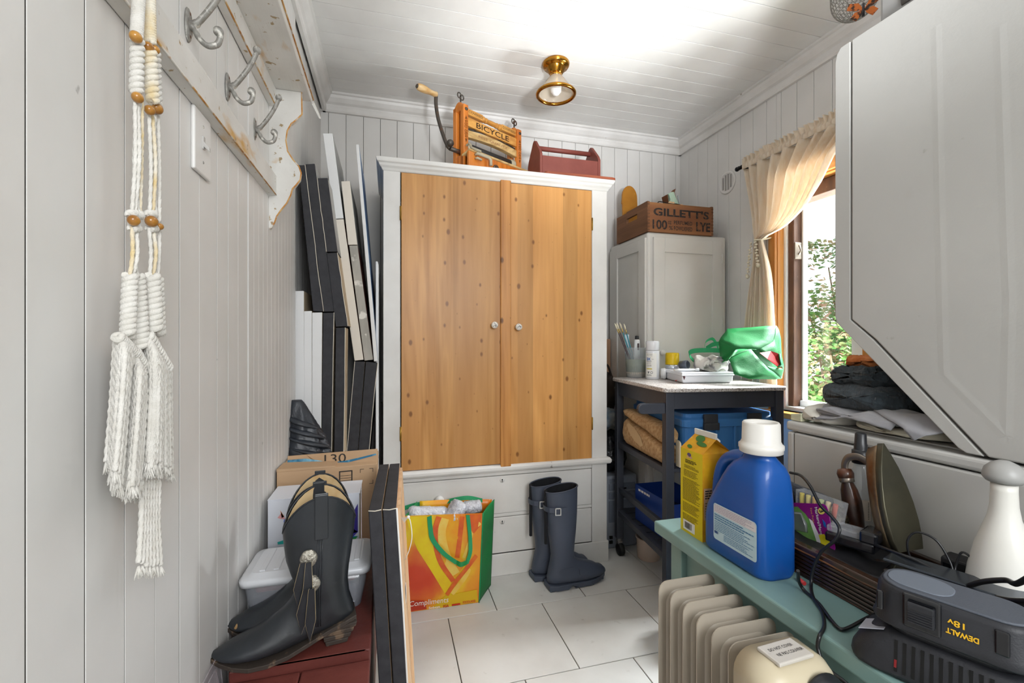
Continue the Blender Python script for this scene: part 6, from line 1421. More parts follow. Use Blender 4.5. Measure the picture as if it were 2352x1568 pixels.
for (a, z, l, w, an, m) in ((.05, .742, .03, .011, .5, m_leaf), (.066, .80, .03, .014, 1.0, m_pur), (.05, .783, .013, .007, .2, m_pur), (.035, .757, .014, .003, .1, mat('print_red', 'b0481e', .4))):
    MB().add([ffc(a+l/2*math.cos(q)*math.cos(an)-w/2*math.sin(q)*math.sin(an), z+l/2*math.cos(q)*math.sin(an)+w/2*math.sin(q)*math.cos(an)) for q in [2*PI*k/14 for k in range(14)]], [tuple(range(14))]).build('leaf_print', m, jb_)
MB().add([ffc(.004, .733), ffc(.05, .733), ffc(.05, .655), ffc(.004, .655)], [(0, 1, 2, 3)]).build('text_panel', mat('panel_tan', 'c7a27c', .4), jb_)
ff2 = lambda a, z: V(JX0+a, JY0-.0011, z)
bars(jb_, m_print, ff2, .007, .728, 4, .04, .003, .006, rn_); bars(jb_, m_brown, ff2, .007, .697, 6, .04, .002, .0065, rn_)
gsl = lambda a, t: V(JX0, JY0, JT).lerp(V(xm, JY0, JP), t)+V(-.0009, a, .0009)
for (a, t, l, w) in ((.05, .78, .035, .4), (.03, .5, .04, .25), (.06, .2, .02, .2)):
    MB().add([gsl(a+l/2*math.cos(q)+.004*math.sin(q), t+w/2*math.sin(q)) for q in [2*PI*k/12 for k in range(12)]], [tuple(range(12))]).build('leaf_print', m_leaf, jb_)
# detergent jug
m_jug = mat('jug_blue', '0f4f9c', .35, col2='0e4a94', vs=3, coat=.2, bump=.02, bs=200); m_jlab = mat('jug_label', 'b9d3dc', .35); m_jlabw = mat('jug_label_white', 'd9d6d8', .35); m_jink = mat('label_blue_ink', '4f7fa4', .5)
dj = thing('detergent_jug', 'big blue laundry detergent jug with white cap on the bench edge', 'jug', (.79, .85, BZ_))
X0, X1 = .741, .842; 
prof = [(.600, .008, .764, .944), (.604, .003, .764, .948), (.612, 0, .763, .951), (.68, 0, .763, .951), (.705, 0, .763, .945), (.73, .001, .763, .932), (.76, .002, .764, .915), (.79, .004, .766, .897), (.812, .007, .768, .884), (.828, .013, .772, .872), (.842, .024, .780, .858), (.852, .032, .788, .850)]
rings = []
for z, d, y0, y1 in prof: rings.append(rr(X0+d, y0, X1-d, y1, min(.026, (X1-X0-2*d)/2-.002), z, 6))
rings.append([V(.79+.036*math.cos(q), .815+.036*math.sin(q), .858) for q in [math.radians(90*c+15*k) for c in range(4) for k in range(7)]])
MB().loft(rings).build('body', m_jug, dj)
hp = spl([(.7915, .925, .66), (.7915, .9335, .70), (.7915, .933, .75), (.7915, .925, .79), (.7915, .908, .817), (.7915, .88, .832), (.7915, .845, .834)], 6)
MB().tube(hp, [.0165]*len(hp), 14, flat=1, up=(1, 0, 0)).build('handle', m_jug, dj)
dj.children[1].data.transform(Matrix.Translation((.0015, 0, 0)) @ Matrix.Diagonal((1.9, 1, 1, 1)))
cc_ = V(.79, .815, 0)
MB().lathe(cc_, [(.040, .856), (.0435, .858), (.0435, .864), (.045, .866), (.045, .874), (.041, .877), (.040, .880), (.0385, .882), (.0375, .92), (.035, .9235), (.030, .922), (.029, .918), (.001, .918)], 40, fn=lambda q, z: 1+(.008*math.cos(q*34) if .882 <= z <= .92 else 0)).build('cap', m_capw, dj)
xl_ = X0-.0008
lfj = lambda a, z: V(xl_, .905-a, z)
lpts = [V(xl_, p.x, p.y) for p in rr(.775, .636, .905, .72, .007, 0, 4)]
lbj = MB().add(lpts, [tuple(range(len(lpts)))]).build('back_label', m_jlab, dj)
MB().add([V(xl_-.0004, y, z) for y, z in [(.777, .713), (.782, .7185), (.898, .7185), (.903, .713), (.903, .699), (.777, .699)]], [tuple(range(6))]).build('label_panel', m_jlabw, lbj)
lf2 = lambda a, z: V(xl_-.0008, .901-a, z)
bars(lbj, mat('ink_mauve', '9a8fa6', .5), lf2, 0, .7165, 5, .12, .0011, .0034, rn_); bars(lbj, m_jink, lf2, 0, .6955, 3, .122, .0026, .0052, rn_); bars(lbj, m_jink, lf2, 0, .679, 6, .122, .0014, .0038, rn_); bars(lbj, m_jink, lf2, .03, .655, 4, .09, .0013, .0036, rn_); bars(lbj, mat('ink_navy', '2f4f86', .5), lf2, 0, .656, 1, .016, .006, .008, rn_)
# ribbed dark box with clutter on it
m_rib = wood('dark_ribbed_wood', '1d120c', '3c2618', axis='Y', rough=.25, ring=8, coat=.4); m_ribe = mat('worn_wood_edge', '6d4522', .5, col2='2a190e', vs=30, vst=(1, .2, 1), amt=(.42, .55), coat=.3)
TX0, TX1, TY0, TY1, TZ = .846, 1.040, .36, 1.07, .655
rb = thing('ribbed_box', 'long dark brown wooden box with ribbed sides on the teal bench', 'box', (.94, .72, BZ_))
MB().box(TX0+.006, TY0+.006, BZ_, TX1-.006, TY1-.006, TZ).build('body', m_rib, rb)
r0 = None
for k in range(6):
    z = BZ_+.006+k*.0083
    if r0 is None: r0 = MB().tube([(TX0+.005, TY0+.004, z), (TX0+.005, TY1-.004, z)], .0042, 8).build('ribbed_slat', m_rib, rb)
    else: c = copy_tree(r0, rb); c.location = (0, 0, k*.0083)
MB().box(TX0, TY0, TZ-.004, TX0+.02, TY1, TZ+.010).box(TX1-.014, TY0, TZ-.004, TX1, TY1, TZ+.016).box(TX0+.02, TY1-.014, TZ-.004, TX1-.014, TY1, TZ+.012).build('rim', m_rib, rb, bevel=.003)
MB().tube([(TX0+.0005, TY0+.7*(k/12), TZ-.001+.0012*math.sin(k*2.3)) for k in range(13)], .0022, 6).build('worn_edge', m_ribe, rb)
MB().tube([(TX0+.002, TY0+.7*(k/12), BZ_+.0022) for k in range(13)], .0018, 6).build('worn_edge', m_ribe, rb)
# black felt and cases under the pile
m_blk = mat('matte_black', '141416', .55, col2='1c1c1f', vs=20); m_blks = mat('gloss_black', '121317', .2, coat=.4)
T1 = TZ+.0006
fl_ = MB().grid(lambda u, v: V(.872+.145*u, .46+.52*v, T1+.006+.010*noise.noise(V(u*4, v*9, 1))+.004*math.sin(v*40)*(u > .3)), 14, 40).build('black_cloth', m_blk, solid=.004, soff=1, at=V(.94, .7, T1), label='crumpled black cloth lining the top of the ribbed wooden box', category='cloth')
BT = T1+.024
# flat iron
m_ironb = mat('iron_rust_steel', '8a7a62', .38, .75, col2='6e4c30', vs=16, amt=(.38, .6), wear='b7b4ac', wth=(.6, .68), wsc=12); m_sole = mat('iron_sole', '4c4a3e', .35, .7, col2='5f5b49', vs=10, wear='3a382f', wth=(.6, .7), wsc=14)
m_grip = mat('grip_brown', '5c3420', .35, col2='2c1a12', vs=14, amt=(.45, .62), coat=.3); m_brk = mat('iron_bracket', '8b8278', .35, .8, wear='5d3d28', wth=(.55, .65), wsc=20)
fi = thing('flat_iron', 'antique steel flat iron standing on its heel with brown wooden grip', 'iron', (.985, .66, BT))
IM = frame((.983, .645, BT+.012), (1, 0, 0), z=(0, .248, .969))
def isole(y, k, s1=1.0):
    out = []
    W = [(0, .033), (.1, .0385), (.25, .0415), (.42, .040), (.6, .033), (.76, .0235), (.9, .011), (1.0, .0006)]
    for s, w_ in W: out.append(V(w_*k, y, (.0+s*.205*s1)))
    for s, w_ in W[::-1]: out.append(V(-w_*k, y, (.0+s*.205*s1)))
    return out
MB(IM).loft([isole(0, .97), isole(.002, 1), isole(.011, 1), isole(.013, .96)], True, True).build('sole_plate', m_sole, fi)
MB(IM).loft([isole(.0132, .93, .985), isole(.022, .9, .975), isole(.036, .78, .95), isole(.043, .55, .9), isole(.045, .2, .85)], True, True).build('body', m_ironb, fi)
MB(IM).tube(spl([V(0, .040, .165), V(0, .062, .178), V(0, .085, .176), V(0, .098, .158), V(0, .098, .135)], 7), .008, 10, flat=.3, up=(1, 0, 0)).build('bracket', m_brk, fi)
MB(IM).tube([V(0, .042, .03), V(0, .07, .012), V(0, .095, .004)], .009, 8, flat=.4, up=(1, 0, 0)).build('bracket', m_brk, fi)
MB(IM).lathe(V(0, .100, .0), [(.002, -.004), (.013, -.002), (.0145, .004), (.012, .012), (.0125, .03), (.0165, .06), (.0185, .085), (.016, .108), (.0115, .122), (.011, .128), (.015, .134), (.0165, .143), (.013, .152), (.002, .155)], 18).build('wooden_grip', m_grip, fi)
MB(IM).lathe(V(0, .100, .124), [(.0135, 0), (.0145, .002), (.0145, .009), (.0135, .011)], 18).build('ferrule', m_brk, fi)
# pump bottle behind the iron
m_bott = clearmix('bottle_clear', (.9, .92, .93, 1), rough=.08, body=(.7, .72, .74, 1), bf=.18)
pb_c = V(1.012, .765, BT)
pbt = thing('pump_bottle', 'clear plastic bottle with black pump cap behind the flat iron', 'bottle', pb_c)
MB().lathe(pb_c, [(.022, 0), (.024, .003), (.024, .10), (.020, .125), (.013, .140), (.012, .15), (.001, .151)], 24).build('bottle', m_bott, pbt)
MB().lathe(pb_c, [(.0165, .150), (.0165, .178), (.0135, .179), (.0125, .182), (.0125, .192), (.0115, .194), (.0105, .215), (.008, .217), (.001, .217)], 20).build('pump_cap', m_cap, pbt)
f = oncan(pb_c, .0245, PI*1.22)
lw_ = MB().grid(lambda u, v: f(-.018+.036*u, .03+.045*v), 8, 1).build('label', mat('label_greyish', 'b7ada0', .5), pbt)
b = MB()
for k in range(11): b.add([f(-.014+.028*q, .034+k*.0035+e) for q, e in ((0, 0), (1, 0), (1, .0015), (0, .0015))], [(0, 1, 2, 3)])
b.v = [v+V(-.0006, -.0006, 0) for v in b.v]; b.build('barcode', m_print, lw_)
# knit roll, fuzzy cloth
m_sock = mat('navy_knit', '16181f', .95, col2='242833', vs=90, vst=(1, .3, 1), bump=.5, bs=260, bst=(1, .2, 1), sheen=.1)
def tubecloth(name, label, cat, pts, rad, m, ribs=0, at=None):
    P_ = spl(pts, 10); n = len(P_); b = MB(); rings = []
    for i, p in enumerate(P_):
        u = i/(n-1); t = (P_[min(i+1, n-1)]-P_[max(i-1, 0)]).normalized(); sd = t.cross(V(0, 0, 1)).normalized(); up = sd.cross(t); r = rad(u)
        rings.append([p+(sd*math.cos(q)+up*math.sin(q)*.8)*r*(1+.12*noise.noise(V(u*6, math.cos(q)*2, math.sin(q)*2))+(.035*math.cos(q*ribs) if ribs else 0)) for q in [2*PI*k/56 for k in range(56)]])
    b.loft(rings); return b.build(name, m, at=at or P_[0], label=label, category=cat)
tubecloth('knit_sleeve', 'dark navy ribbed knit cloth rolled up behind the blue jug', 'cloth', [(.90, 1.02, BT+.052), (.93, .95, BT+.054), (.955, .88, BT+.048), (.97, .81, BT+.040)], lambda u: .034-.006*u, m_sock, 26, at=V(.93, .92, BT))
rolled(V(.985, .835, BT+.022), (.3, -1, 0), .12, .026, 'fleece_scrap', mat('tan_fleece', 'b8a888', .95, col2='7e6c50', vs=60, amt=(.42, .6), bump=.8, bs=180, wear='5a3030', wth=(.7, .74), wsc=30), 'scrap of tan fleecy cloth under the navy knit roll', 'cloth', 6)
# clear case and marker pack
m_case = clearmix('case_clear', (.93, .94, .95, 1), rough=.06, body=(.75, .77, .8, 1), bf=.15)
CPx = .905
def CP(u, v, d=0): return PX(u, v, CPx-d)
kase = thing('plastic_case', 'clear plastic case of pastels behind the purple marker pack', 'case', CP(1880, 1200, -.02))
q = [CP(1826, 1122, -.012), CP(1928, 1158, -.012), CP(1918, 1208, -.012), CP(1826, 1180, -.012)]
MB().prism(q, (.028, 0, 0)).build('shell', m_case, kase, bevel=.003)
for k, col in enumerate(('d9c24a', 'e0cf7a', 'c9a35a', 'b9c28a', 'dcc9a0', 'c06a5a')):
    t0 = (k+.5)/6.5; a = q[0].lerp(q[1], t0); c = q[3].lerp(q[2], t0)
    MB().tube([a.lerp(c, .15)+V(.012, 0, 0), a.lerp(c, .85)+V(.012, 0, 0)], .005, 8).build('pastel', mat('pastel_'+col, col, .7), kase)
mk = thing('marker_pack', 'purple card pack of three markers with yellow sticker by the blue jug', 'marker pack', CP(1880, 1260))
m_purp = mat('card_purple', '8a1a7c', .35); m_gcard = mat('card_green', '5f8f4a', .4, col2='7fae5e', vs=30); m_yst = mat('sticker_yellow', 'e6d62a', .4)
crd = [CP(1800, 1153), CP(1890, 1157), CP(1897, 1161), CP(1901, 1170), CP(1918, 1258), CP(1916, 1267), CP(1905, 1266), CP(1800, 1236)]
co = MB().prism(crd, (.0012, 0, 0)).build('backing_card', m_purp, mk)
gp = [CP(1800, 1165, .001), CP(1832, 1163, .001), CP(1850, 1180, .001), CP(1868, 1205, .001), CP(1880, 1240, .001), CP(1884, 1256, .001), CP(1800, 1230, .001)]
MB().add(gp, [tuple(range(7))]).build('green_panel', m_gcard, co)
MB().add([CP(1858, 1190, .0013), CP(1866, 1196, .0013), CP(1886, 1238, .0013), CP(1884, 1250, .0013), CP(1876, 1244, .0013)], [(0, 1, 2, 3, 4)]).build('white_stripe', m_white, co)
def cpt(body, m, u0, v0, ang, h, w, d=.0012, **k):
    c, s = math.cos(ang), math.sin(ang)
    text(body, co, m, None, h, w, lambda x, y: CP(u0+x*c+y*s, v0+x*s-y*c, d), **k)
cpt('Markers/Marq', m_white, 1879, 1196, math.radians(78), 9, 64, bold=.01)
cpt('Fine Point', mat('ink_gold', 'd9a24a', .5), 1866, 1184, math.radians(78), 4.5, 36)
MB().add([CP(1887+8.5*math.cos(q_), 1173+8*math.sin(q_), .0012) for q_ in [2*PI*k/20 for k in range(20)]], [tuple(range(20))]).build('count_badge', mat('badge_yellow', 'e8cf6a', .4), co)
cpt('3', m_print, 1887, 1173, math.radians(70), 10, 7, .0016, bold=.03)
cpt('ENT', m_white, 1846, 1241, math.radians(14), 11, 30, .0018, bold=.03)
MB().add([CP(1880, 1228, .0018), CP(1893, 1226, .0018), CP(1897, 1234, .0018), CP(1905, 1240, .0018), CP(1907, 1252, .0018), CP(1896, 1254, .0018), CP(1886, 1248, .0018)], [tuple(range(7))]).build('price_sticker', m_yst, co)
MB().prism([CP(1889, 1192, .0013), CP(1896, 1200, .0013), CP(1898, 1212, .0013), CP(1892, 1208, .0013)], (-.0004, 0, 0)).build('hang_hole_print', m_blue, co)
bl = MB(); bl.loft([[CP(1810+a, 1172+c, .001) for a, c in ((0, 0), (30, 4), (44, 30), (46, 52), (8, 44))], [CP(1812+a, 1176+c, .014) for a, c in ((2, 2), (26, 4), (36, 28), (38, 44), (10, 38))]]); bl.build('blister', m_case, co)
# black clip box, camera-like case, adapter, cables
e = V(.94, .72, BT)
cbz = thing('clip_case', 'small black case with clear hinged lid in front of the flat iron', 'case', e)
CM = frame((.905, .70, BT), (.35, -.94, 0), z=(0, 0, 1))
MB(CM).box(-.05, 0, 0, .035, .05, .02).build('base', m_blks, cbz, bevel=.004)
MB(CM).box(-.048, .004, .0205, .02, .046, .034).build('clear_lid', m_case, cbz, bevel=.003)
MB(CM).box(.01, -.002, .018, .04, .052, .042).build('clasp', m_blks, cbz, bevel=.005)
ad = thing('power_adapter', 'black power adapter block behind the coiled cable on the ribbed box', 'adapter', V(1.005, .545, BT))
AM = frame((.998, .60, BT-.004), (.25, -.97, 0), z=(0, 0, 1))
MB(AM).box(0, -.02, 0, .075, .022, .03).build('block', m_blk, ad, bevel=.004)
MB(AM).box(.004, -.0205, .006, .02, -.02, .02).build('rating_label', m_blks, ad)
m_cab_ = mat('cable_black', '17181b', .35, coat=.2)
def cable(name, label, pts, r, at=None): return MB().tube(spl(pts, 8), r, 8).build(name, m_cab_, at=at or Vector(pts[0]), label=label, category='cable')
cable('coiled_cable', 'thin black cable looped in front of the black adapter', [PX(2180, 1330, .95), PX(2100, 1290, .94), PX(2084, 1245, .935), PX(2105, 1222, .94), PX(2150, 1240, .95), PX(2182, 1290, .955), PX(2192, 1325, .95), PX(2195, 1300, .96), PX(2210, 1268, .965), PX(2240, 1290, .968), PX(2265, 1325, .965)], .0019)
cable('thick_cable', 'grey-black cable with sleeve lying across the ribbed box', [PX(1975, 1240, .93), PX(2012, 1252, .92), PX(2060, 1270, .91), PX(2100, 1285, .91), PX(2150, 1310, .915)], .0035)
t1 = cable('appliance_cable', 'black flex cord falling from the ribbed box over the bench edge', [PX(1815, 1085, .93), PX(1840, 1092, .90), PX(1862, 1118, .878), PX(1884, 1160, .868), PX(1912, 1188, .86), PX(1928, 1214, .852), PX(1918, 1240, .846), PX(1888, 1265, .842), PX(1870, 1300, .838), PX(1863, 1340, .83), PZ(1868, 1372, BZ_+.004), PZ(1888, 1405, BZ_+.004), PZ(1893, 1438, BZ_+.004), PX(1882, 1462, .704), PX(1879, 1490, .700), PX(1898, 1532, .697), PX(1950, 1575, .697), PX(2000, 1640, .70)], .0032)
t2 = cable('charger_cable', 'black cord running from behind the blue jug to the battery charger', [PZ(1833, 1310, BZ_+.05), PZ(1835, 1335, BZ_+.02), PZ(1848, 1356, BZ_+.004), PZ(1880, 1385, BZ_+.004), PZ(1910, 1425, BZ_+.004), PZ(1930, 1444, BZ_+.004), PZ(1950, 1441, BZ_+.005), PZ(1990, 1420, BZ_+.010), PZ(2030, 1402, BZ_+.015), PZ(2060, 1395, BZ_+.02)], .0032)
MB().tube([PZ(1833, 1328, BZ_+.005), PZ(1848, 1340, BZ_+.005)], .004, 8).build('red_plug_tip', mat('tip_red', 'b8383a', .4), at=PZ(1838, 1334, BZ_), label='small red plastic tip on the bench between jug and ribbed box', category='plug')
# chrome and clear gadget behind the battery
m_chr = mat('chrome_dark', '4a5058', .2, .8)
gd = thing('clear_gadget', 'black and clear plastic device with chrome trim behind the battery', 'device', V(.90, .50, T1))
GM = frame((.875, .60, T1+.008), (.30, -.954, 0), z=(0, 0, 1))
MB(GM).box(-.02, 0, 0, .17, .05, .022).build('base', m_blks, gd, bevel=.006, seg=3)
MB(GM).box(.03, .004, .0222, .15, .046, .036).build('clear_body', m_case, gd, bevel=.004)
MB(GM).box(-.018, -.002, .0365, .16, .052, .042).build('chrome_trim', m_chr, gd, bevel=.002)
# white mill
m_mill = mat('mill_white', 'dcdad4', .35, col2='d3d0c6', vs=5, coat=.2); m_dome = mat('dome_grey', '9b9a97', .4)
mc_ = V(.992, .512, TZ+.0105)
ml = thing('pear_mill', 'tall white pear shaped mill with a grey domed top by the dryer', 'mill', mc_)
MB().lathe(mc_, [(.045, .0), (.0485, .004), (.0475, .02), (.044, .05), (.036, .09), (.027, .12), (.0205, .14), (.0175, .16), (.0165, .185), (.0165, .197), (.001, .1975)], 36).build('body', m_mill, ml)
MB().lathe(mc_, [(.012, .198), (.022, .2), (.0265, .206), (.0268, .212), (.024, .222), (.017, .230), (.008, .235), (.001, .236)], 28).build('domed_top', m_dome, ml)
# battery charger with battery
m_tool = mat('tool_black', '1f2024', .5, col2='26272c', vs=30, bump=.08, bs=400); m_toolt = mat('tool_grey', '4d525b', .5, bump=.15, bs=500); m_toolp = mat('tool_panel', '6a717c', .4); m_dwy = mat('tool_yellow', 'e6b31e', .5)
DO = V(.709, .519, BZ_)
DM = frame(DO, (.38, -.925, 0), z=(0, 0, 1))
dc_ = thing('battery_charger', 'black drill battery charger with vent slots at the bench corner', 'charger', DM @ V(.07, .04, 0))
def rrl(x0, y0, x1, y1, r, z): return rr(x0, y0, x1, y1, r, z, 6)
ch_ = MB(DM).loft([rrl(-.032, .002, .20, .10, .03, .004), rrl(-.034, .0, .202, .102, .032, .010), rrl(-.032, .001, .20, .101, .03, .022), rrl(-.020, .003, .19, .099, .03, .046), rrl(-.002, .006, .17, .096, .03, .061), rrl(.008, .012, .155, .09, .03, .068)]).build('housing', m_tool, dc_)
for x in (-.015, .18): MB(DM).lathe((x, .02, 0), [(.009, 0), (.01, .002), (.01, .006), (.001, .0065)], 12).build('rubber_foot', m_cap, dc_)
for k in range(12):
    x = .026+k*.0098
    MB(DM).hexa([(x, -.0008, .014), (x+.0038, -.0008, .014), (x+.0038, .004, .014), (x, .004, .014), (x, .0040, .058), (x+.0038, .0040, .058), (x+.0038, .012, .058), (x, .012, .058)]).build('vent_slot', m_black, ch_)
m_redl = mat('red_reflect', '7a1418', .3)
MB(DM).add([(.0262, -.0012, .02), (.0292, -.0012, .02), (.0292, .0040, .045), (.0262, .0040, .045)], [(0, 1, 2, 3)]).build('red_lamp', m_redl, ch_)
MB(DM).prism([(-.02, .012, .049), (.012, .010, .0635), (.012, .05, .0635), (-.02, .05, .049)], (0, 0, .0012)).build('instruction_label', mat('label_silver', 'a8aab4', .35), ch_)
bt_ = thing('drill_battery', 'black 18v drill battery seated upside down in the charger', 'battery', DM @ V(.07, .035, .068))
MB(DM).loft([rrl(.012, .01, .15, .084, .03, .0685), rrl(.008, .006, .156, .088, .034, .080)], True).build('neck', m_tool, bt_)
bdy = MB(DM).loft([rrl(-.004, -.004, .172, .092, .036, .0805), rrl(-.006, -.006, .174, .094, .038, .084), rrl(-.003, -.002, .170, .090, .036, .092), rrl(0, .0, .166, .088, .035, .128), rrl(.003, .003, .163, .085, .034, .136)], True).build('case', m_tool, bt_)
MB(DM).loft([rrl(.004, .004, .162, .084, .033, .1362), rrl(.007, .007, .159, .081, .031, .1385)], True).build('top_plate', m_toolt, bt_)
MB(DM).loft([rrl(.010, .014, .085, .074, .026, .1386), rrl(.011, .015, .084, .073, .026, .1394)], True).build('top_label', m_toolp, bt_)
MB(DM).box(.036, -.0045, .088, .078, .003, .136).build('latch_recess', m_blks, bt_, bevel=.003)
MB(DM).box(.042, -.0105, .098, .072, -.003, .128).box(.042, -.012, .118, .072, -.004, .128).build('latch_button', m_tool, bt_, bevel=.002)
for k in range(5): MB(DM).box(.044, -.0118, .1+k*.0034, .07, -.0102, .1015+k*.0034).build('grip_ridge', m_tool, bt_)
MB(DM).box(.006, -.003, .098, .014, .002, .126).build('side_groove', m_blks, bt_, bevel=.002)
MB(DM).box(.128, -.0025, .096, .142, .002, .128).build('side_groove', m_blks, bt_, bevel=.002)
TM = DM @ frame((.0985, -.0035, .1045), (-1, 0, 0), y=(0, 0, -1)); 
text('DEWALT', bdy, m_dwy, TM, h=.0075, w=.032, bold=.035)
text('18v', bdy, m_dwy, DM @ frame((.0925, -.0035, .117), (-1, 0, 0), y=(0, 0, -1)), h=.0085, w=.017, bold=.02)
cable('power_cable', 'thick black cord passing behind the battery at the dryer side', [PX(2225, 1345, .90), PX(2260, 1335, .89), PX(2310, 1332, .88), PX(2335, 1340, .86), PX(2380, 1318, .84), PX(2450, 1300, .82)], .004)
cable('power_cable', 'short thick black cord end below the white mill', [PX(2290, 1374, .91), PX(2330, 1380, .90), PX(2400, 1382, .88)], .005)
# ================================================================== OUTSIDE THE WINDOW
m_lawn = mat('lawn', '7f8a58', .9, col2='a39a70', vs=2)
MB().box(2.3, -4, -.5, 14, 12, -.4).build('ground', m_lawn, kind='structure')
m_lf = [translucent('leaf_green', '3d6a28', '557f38', .35, 3), translucent('leaf_pale', '5f7a3c', '8a8458', .35, 3), translucent('leaf_pink', 'a07860', '8f8a5c', .35, 3)]
m_trunk = mat('bark_brown', '6b5644', .9, col2='8a7660', vs=10)
def bush(name, label, cx, cy, h, rx, ry, z0, n, seed, mats, leaf=.05):
    rn = random.Random(seed); t = thing(name, label, 'shrub', (cx, cy, -.4))
    b = MB()
    for k in range(9):
        a = rn.uniform(0, 6.28); q = rn.uniform(.3, .9)
        b.tube(spl([(cx, cy, -.4), (cx+.3*rx*q*math.cos(a), cy+.3*ry*q*math.sin(a), z0), (cx+.8*rx*q*math.cos(a), cy+.8*ry*q*math.sin(a), h*rn.uniform(.6, .95))], 4), [.03-.0028*i for i in range(9)], 5)
    b.build('branches', m_trunk, t)
    b = MB()
    clumps = [(rn.gauss(0, .45), rn.gauss(0, .45), rn.uniform(0, 1)) for _ in range(70)]
    for k in range(n):
        c = rn.choice(clumps); u = min(max(c[2]+rn.gauss(0, .06), 0), 1); e = math.sin(PI*(.12+.8*u))**.6
        p = V(cx+rx*e*(max(-1, min(1, c[0]))+rn.gauss(0, .1)), cy+ry*e*(max(-1, min(1, c[1]))+rn.gauss(0, .1)), z0+(h-z0)*u)
        d = V(rn.gauss(0, 1), rn.gauss(0, 1), rn.gauss(0, .6)).normalized(); s = d.orthogonal().normalized()*leaf*.3; L = leaf*rn.uniform(.6, 1.2)
        b.add([p, p+d*L*.5+s, p+d*L, p+d*L*.5-s], [(0, 1, 2, 3)], mi=rn.choices((0, 1, 2), (4, 2, 1.6))[0])
    b.build('foliage', mats, t, kind='stuff')
bush('garden_shrub', 'sunlit green shrub close outside the window', 3.9, 2.95, 1.35, .75, .8, -.3, 9000, 1, m_lf, .055)
bush('garden_shrub', 'pale feathery tree rising behind the nearer shrub outside', 5.6, 4.1, 2.35, 1.1, 1.1, .1, 8000, 2, m_lf, .075)
bush('garden_shrub', 'low mixed bushes further along outside the window, towards the dryer', 4.9, 1.6, .75, 1.0, .7, -.35, 3600, 3, m_lf, .055)
# ================================================================== ORANGE SHOPPING BAG
def bagprint():
    m = bpy.data.materials.new('bag_fruit_print'); m.use_nodes = True; nt = m.node_tree; N = nt.nodes; L = nt.links; b = N['Principled BSDF']
    tc = N.new('ShaderNodeTexCoord'); mp = N.new('ShaderNodeMapping'); mp.inputs['Location'].default_value = (.105, 0, -.10); mp.inputs['Scale'].default_value = (1, 0, .75); L.new(tc.outputs['Object'], mp.inputs[0])
    ln = N.new('ShaderNodeVectorMath'); ln.operation = 'LENGTH'; L.new(mp.outputs[0], ln.inputs[0])
    no = N.new('ShaderNodeTexNoise'); no.inputs['Scale'].default_value = 9; no.inputs['Detail'].default_value = 3; L.new(tc.outputs['Object'], no.inputs['Vector'])
    ma = N.new('ShaderNodeMath'); ma.operation = 'MULTIPLY_ADD'; ma.inputs[1].default_value = .14; L.new(no.outputs['Fac'], ma.inputs[0]); L.new(ln.outputs['Value'], ma.inputs[2])
    cr = N.new('ShaderNodeValToRGB'); e = cr.color_ramp.elements; e[0].position = .10; e[0].color = hx('d0401a'); e[1].position = .36; e[1].color = hx('e07d1a')
    for p, c in ((.15, 'dc6a20'), (.19, 'e8b01c'), (.24, 'e6c818'), (.29, 'e39a1a')): q = e.new(p); q.color = hx(c)
    L.new(ma.outputs[0], cr.inputs[0]); L.new(cr.outputs[0], b.inputs['Base Color']); b.inputs['Roughness'].default_value = .38; b.inputs['Coat Weight'].default_value = .15
    return m
m_bag = bagprint()
sb = thing('shopping_bag', 'orange and green reusable shopping bag full of bubble wrap by the wardrobe drawers', 'bag', (.22, 1.95, 0))
b0, b1 = PZ(942, 1405, 0), PZ(1100, 1383, 0); t0_, t1_ = PY(930, 1184, 1.868), PY(1109, 1178, 1.880)
def FB(a, b, e=0):
    lo = b0.lerp(b1, a); hi = t0_.lerp(t1_, a); p = lo.lerp(hi, b)
    p = p+V(0, -.002*math.sin(PI*a)*math.sin(PI*min(b*1.1, 1))+.0012*noise.noise(V(a*5, b*6, 1)), 0)
    if b < .18: p.y += .018*(.18-b)/.18*(1-b/.18)*1.0*(a > .75)*0
    return p+V(0, -e*2.2, 0)
MB().grid(lambda u, v: FB(u, v), 24, 30).build('front_panel', m_bag, sb)
DB = .12; DX = .066
MB().grid(lambda u, v: FB(u, v)+V(DX, DB+(.01*math.sin(PI*u)*v), .012*v), 16, 16).build('back_panel', m_bag, sb, solid=.0012)
def gus(a, s):
    def f(u, v):
        p = FB(a, v); q = FB(a, v)+V(DX, DB, .012*v); r = p.lerp(q, u); r.x += s*.006*math.sin(PI*u)*(.25+.75*v)*(-1)+s*.012*math.sin(v*9)*math.sin(PI*u)*.4+s*.012*u
        return r
    MB().grid(f, 12, 18).build('side_gusset', m_grn, sb, solid=.0012)
gus(0, -1); gus(1, 1)
MB().add([b0, b1, b1+V(DX, DB, 0), b0+V(DX, DB, 0)], [(0, 1, 2, 3)]).build('base', m_grn, sb, solid=.001)
MB().tube([FB(1, v, .001) for v in [k/14 for k in range(15)]], .0025, 5).build('piping', m_grn2, sb)
fpn = sb.children[0]
def bpoly(pts, m, nm, e=.0010):
    b = MB(); P_ = [(max(.0, min(1, (x-115)/905)), None, x, y) for x, y in pts]; vs = []
    for x, y in pts:
        a = max(.01, min(.985, (x-115-(1480-0)*0)/905 if y < 300 else (x-(115+.012*(y-280)))/(905-.075*(y-280)*.6)))
        yt = 285-20*a; yb = 1485-150*a; vs.append((a, max(.01, min(.99, 1-(y-yt)/(yb-yt)))))
    b.add([FB(a, c, e) for a, c in vs], [tuple(range(len(vs)))]); return b.build(nm, m, fpn)
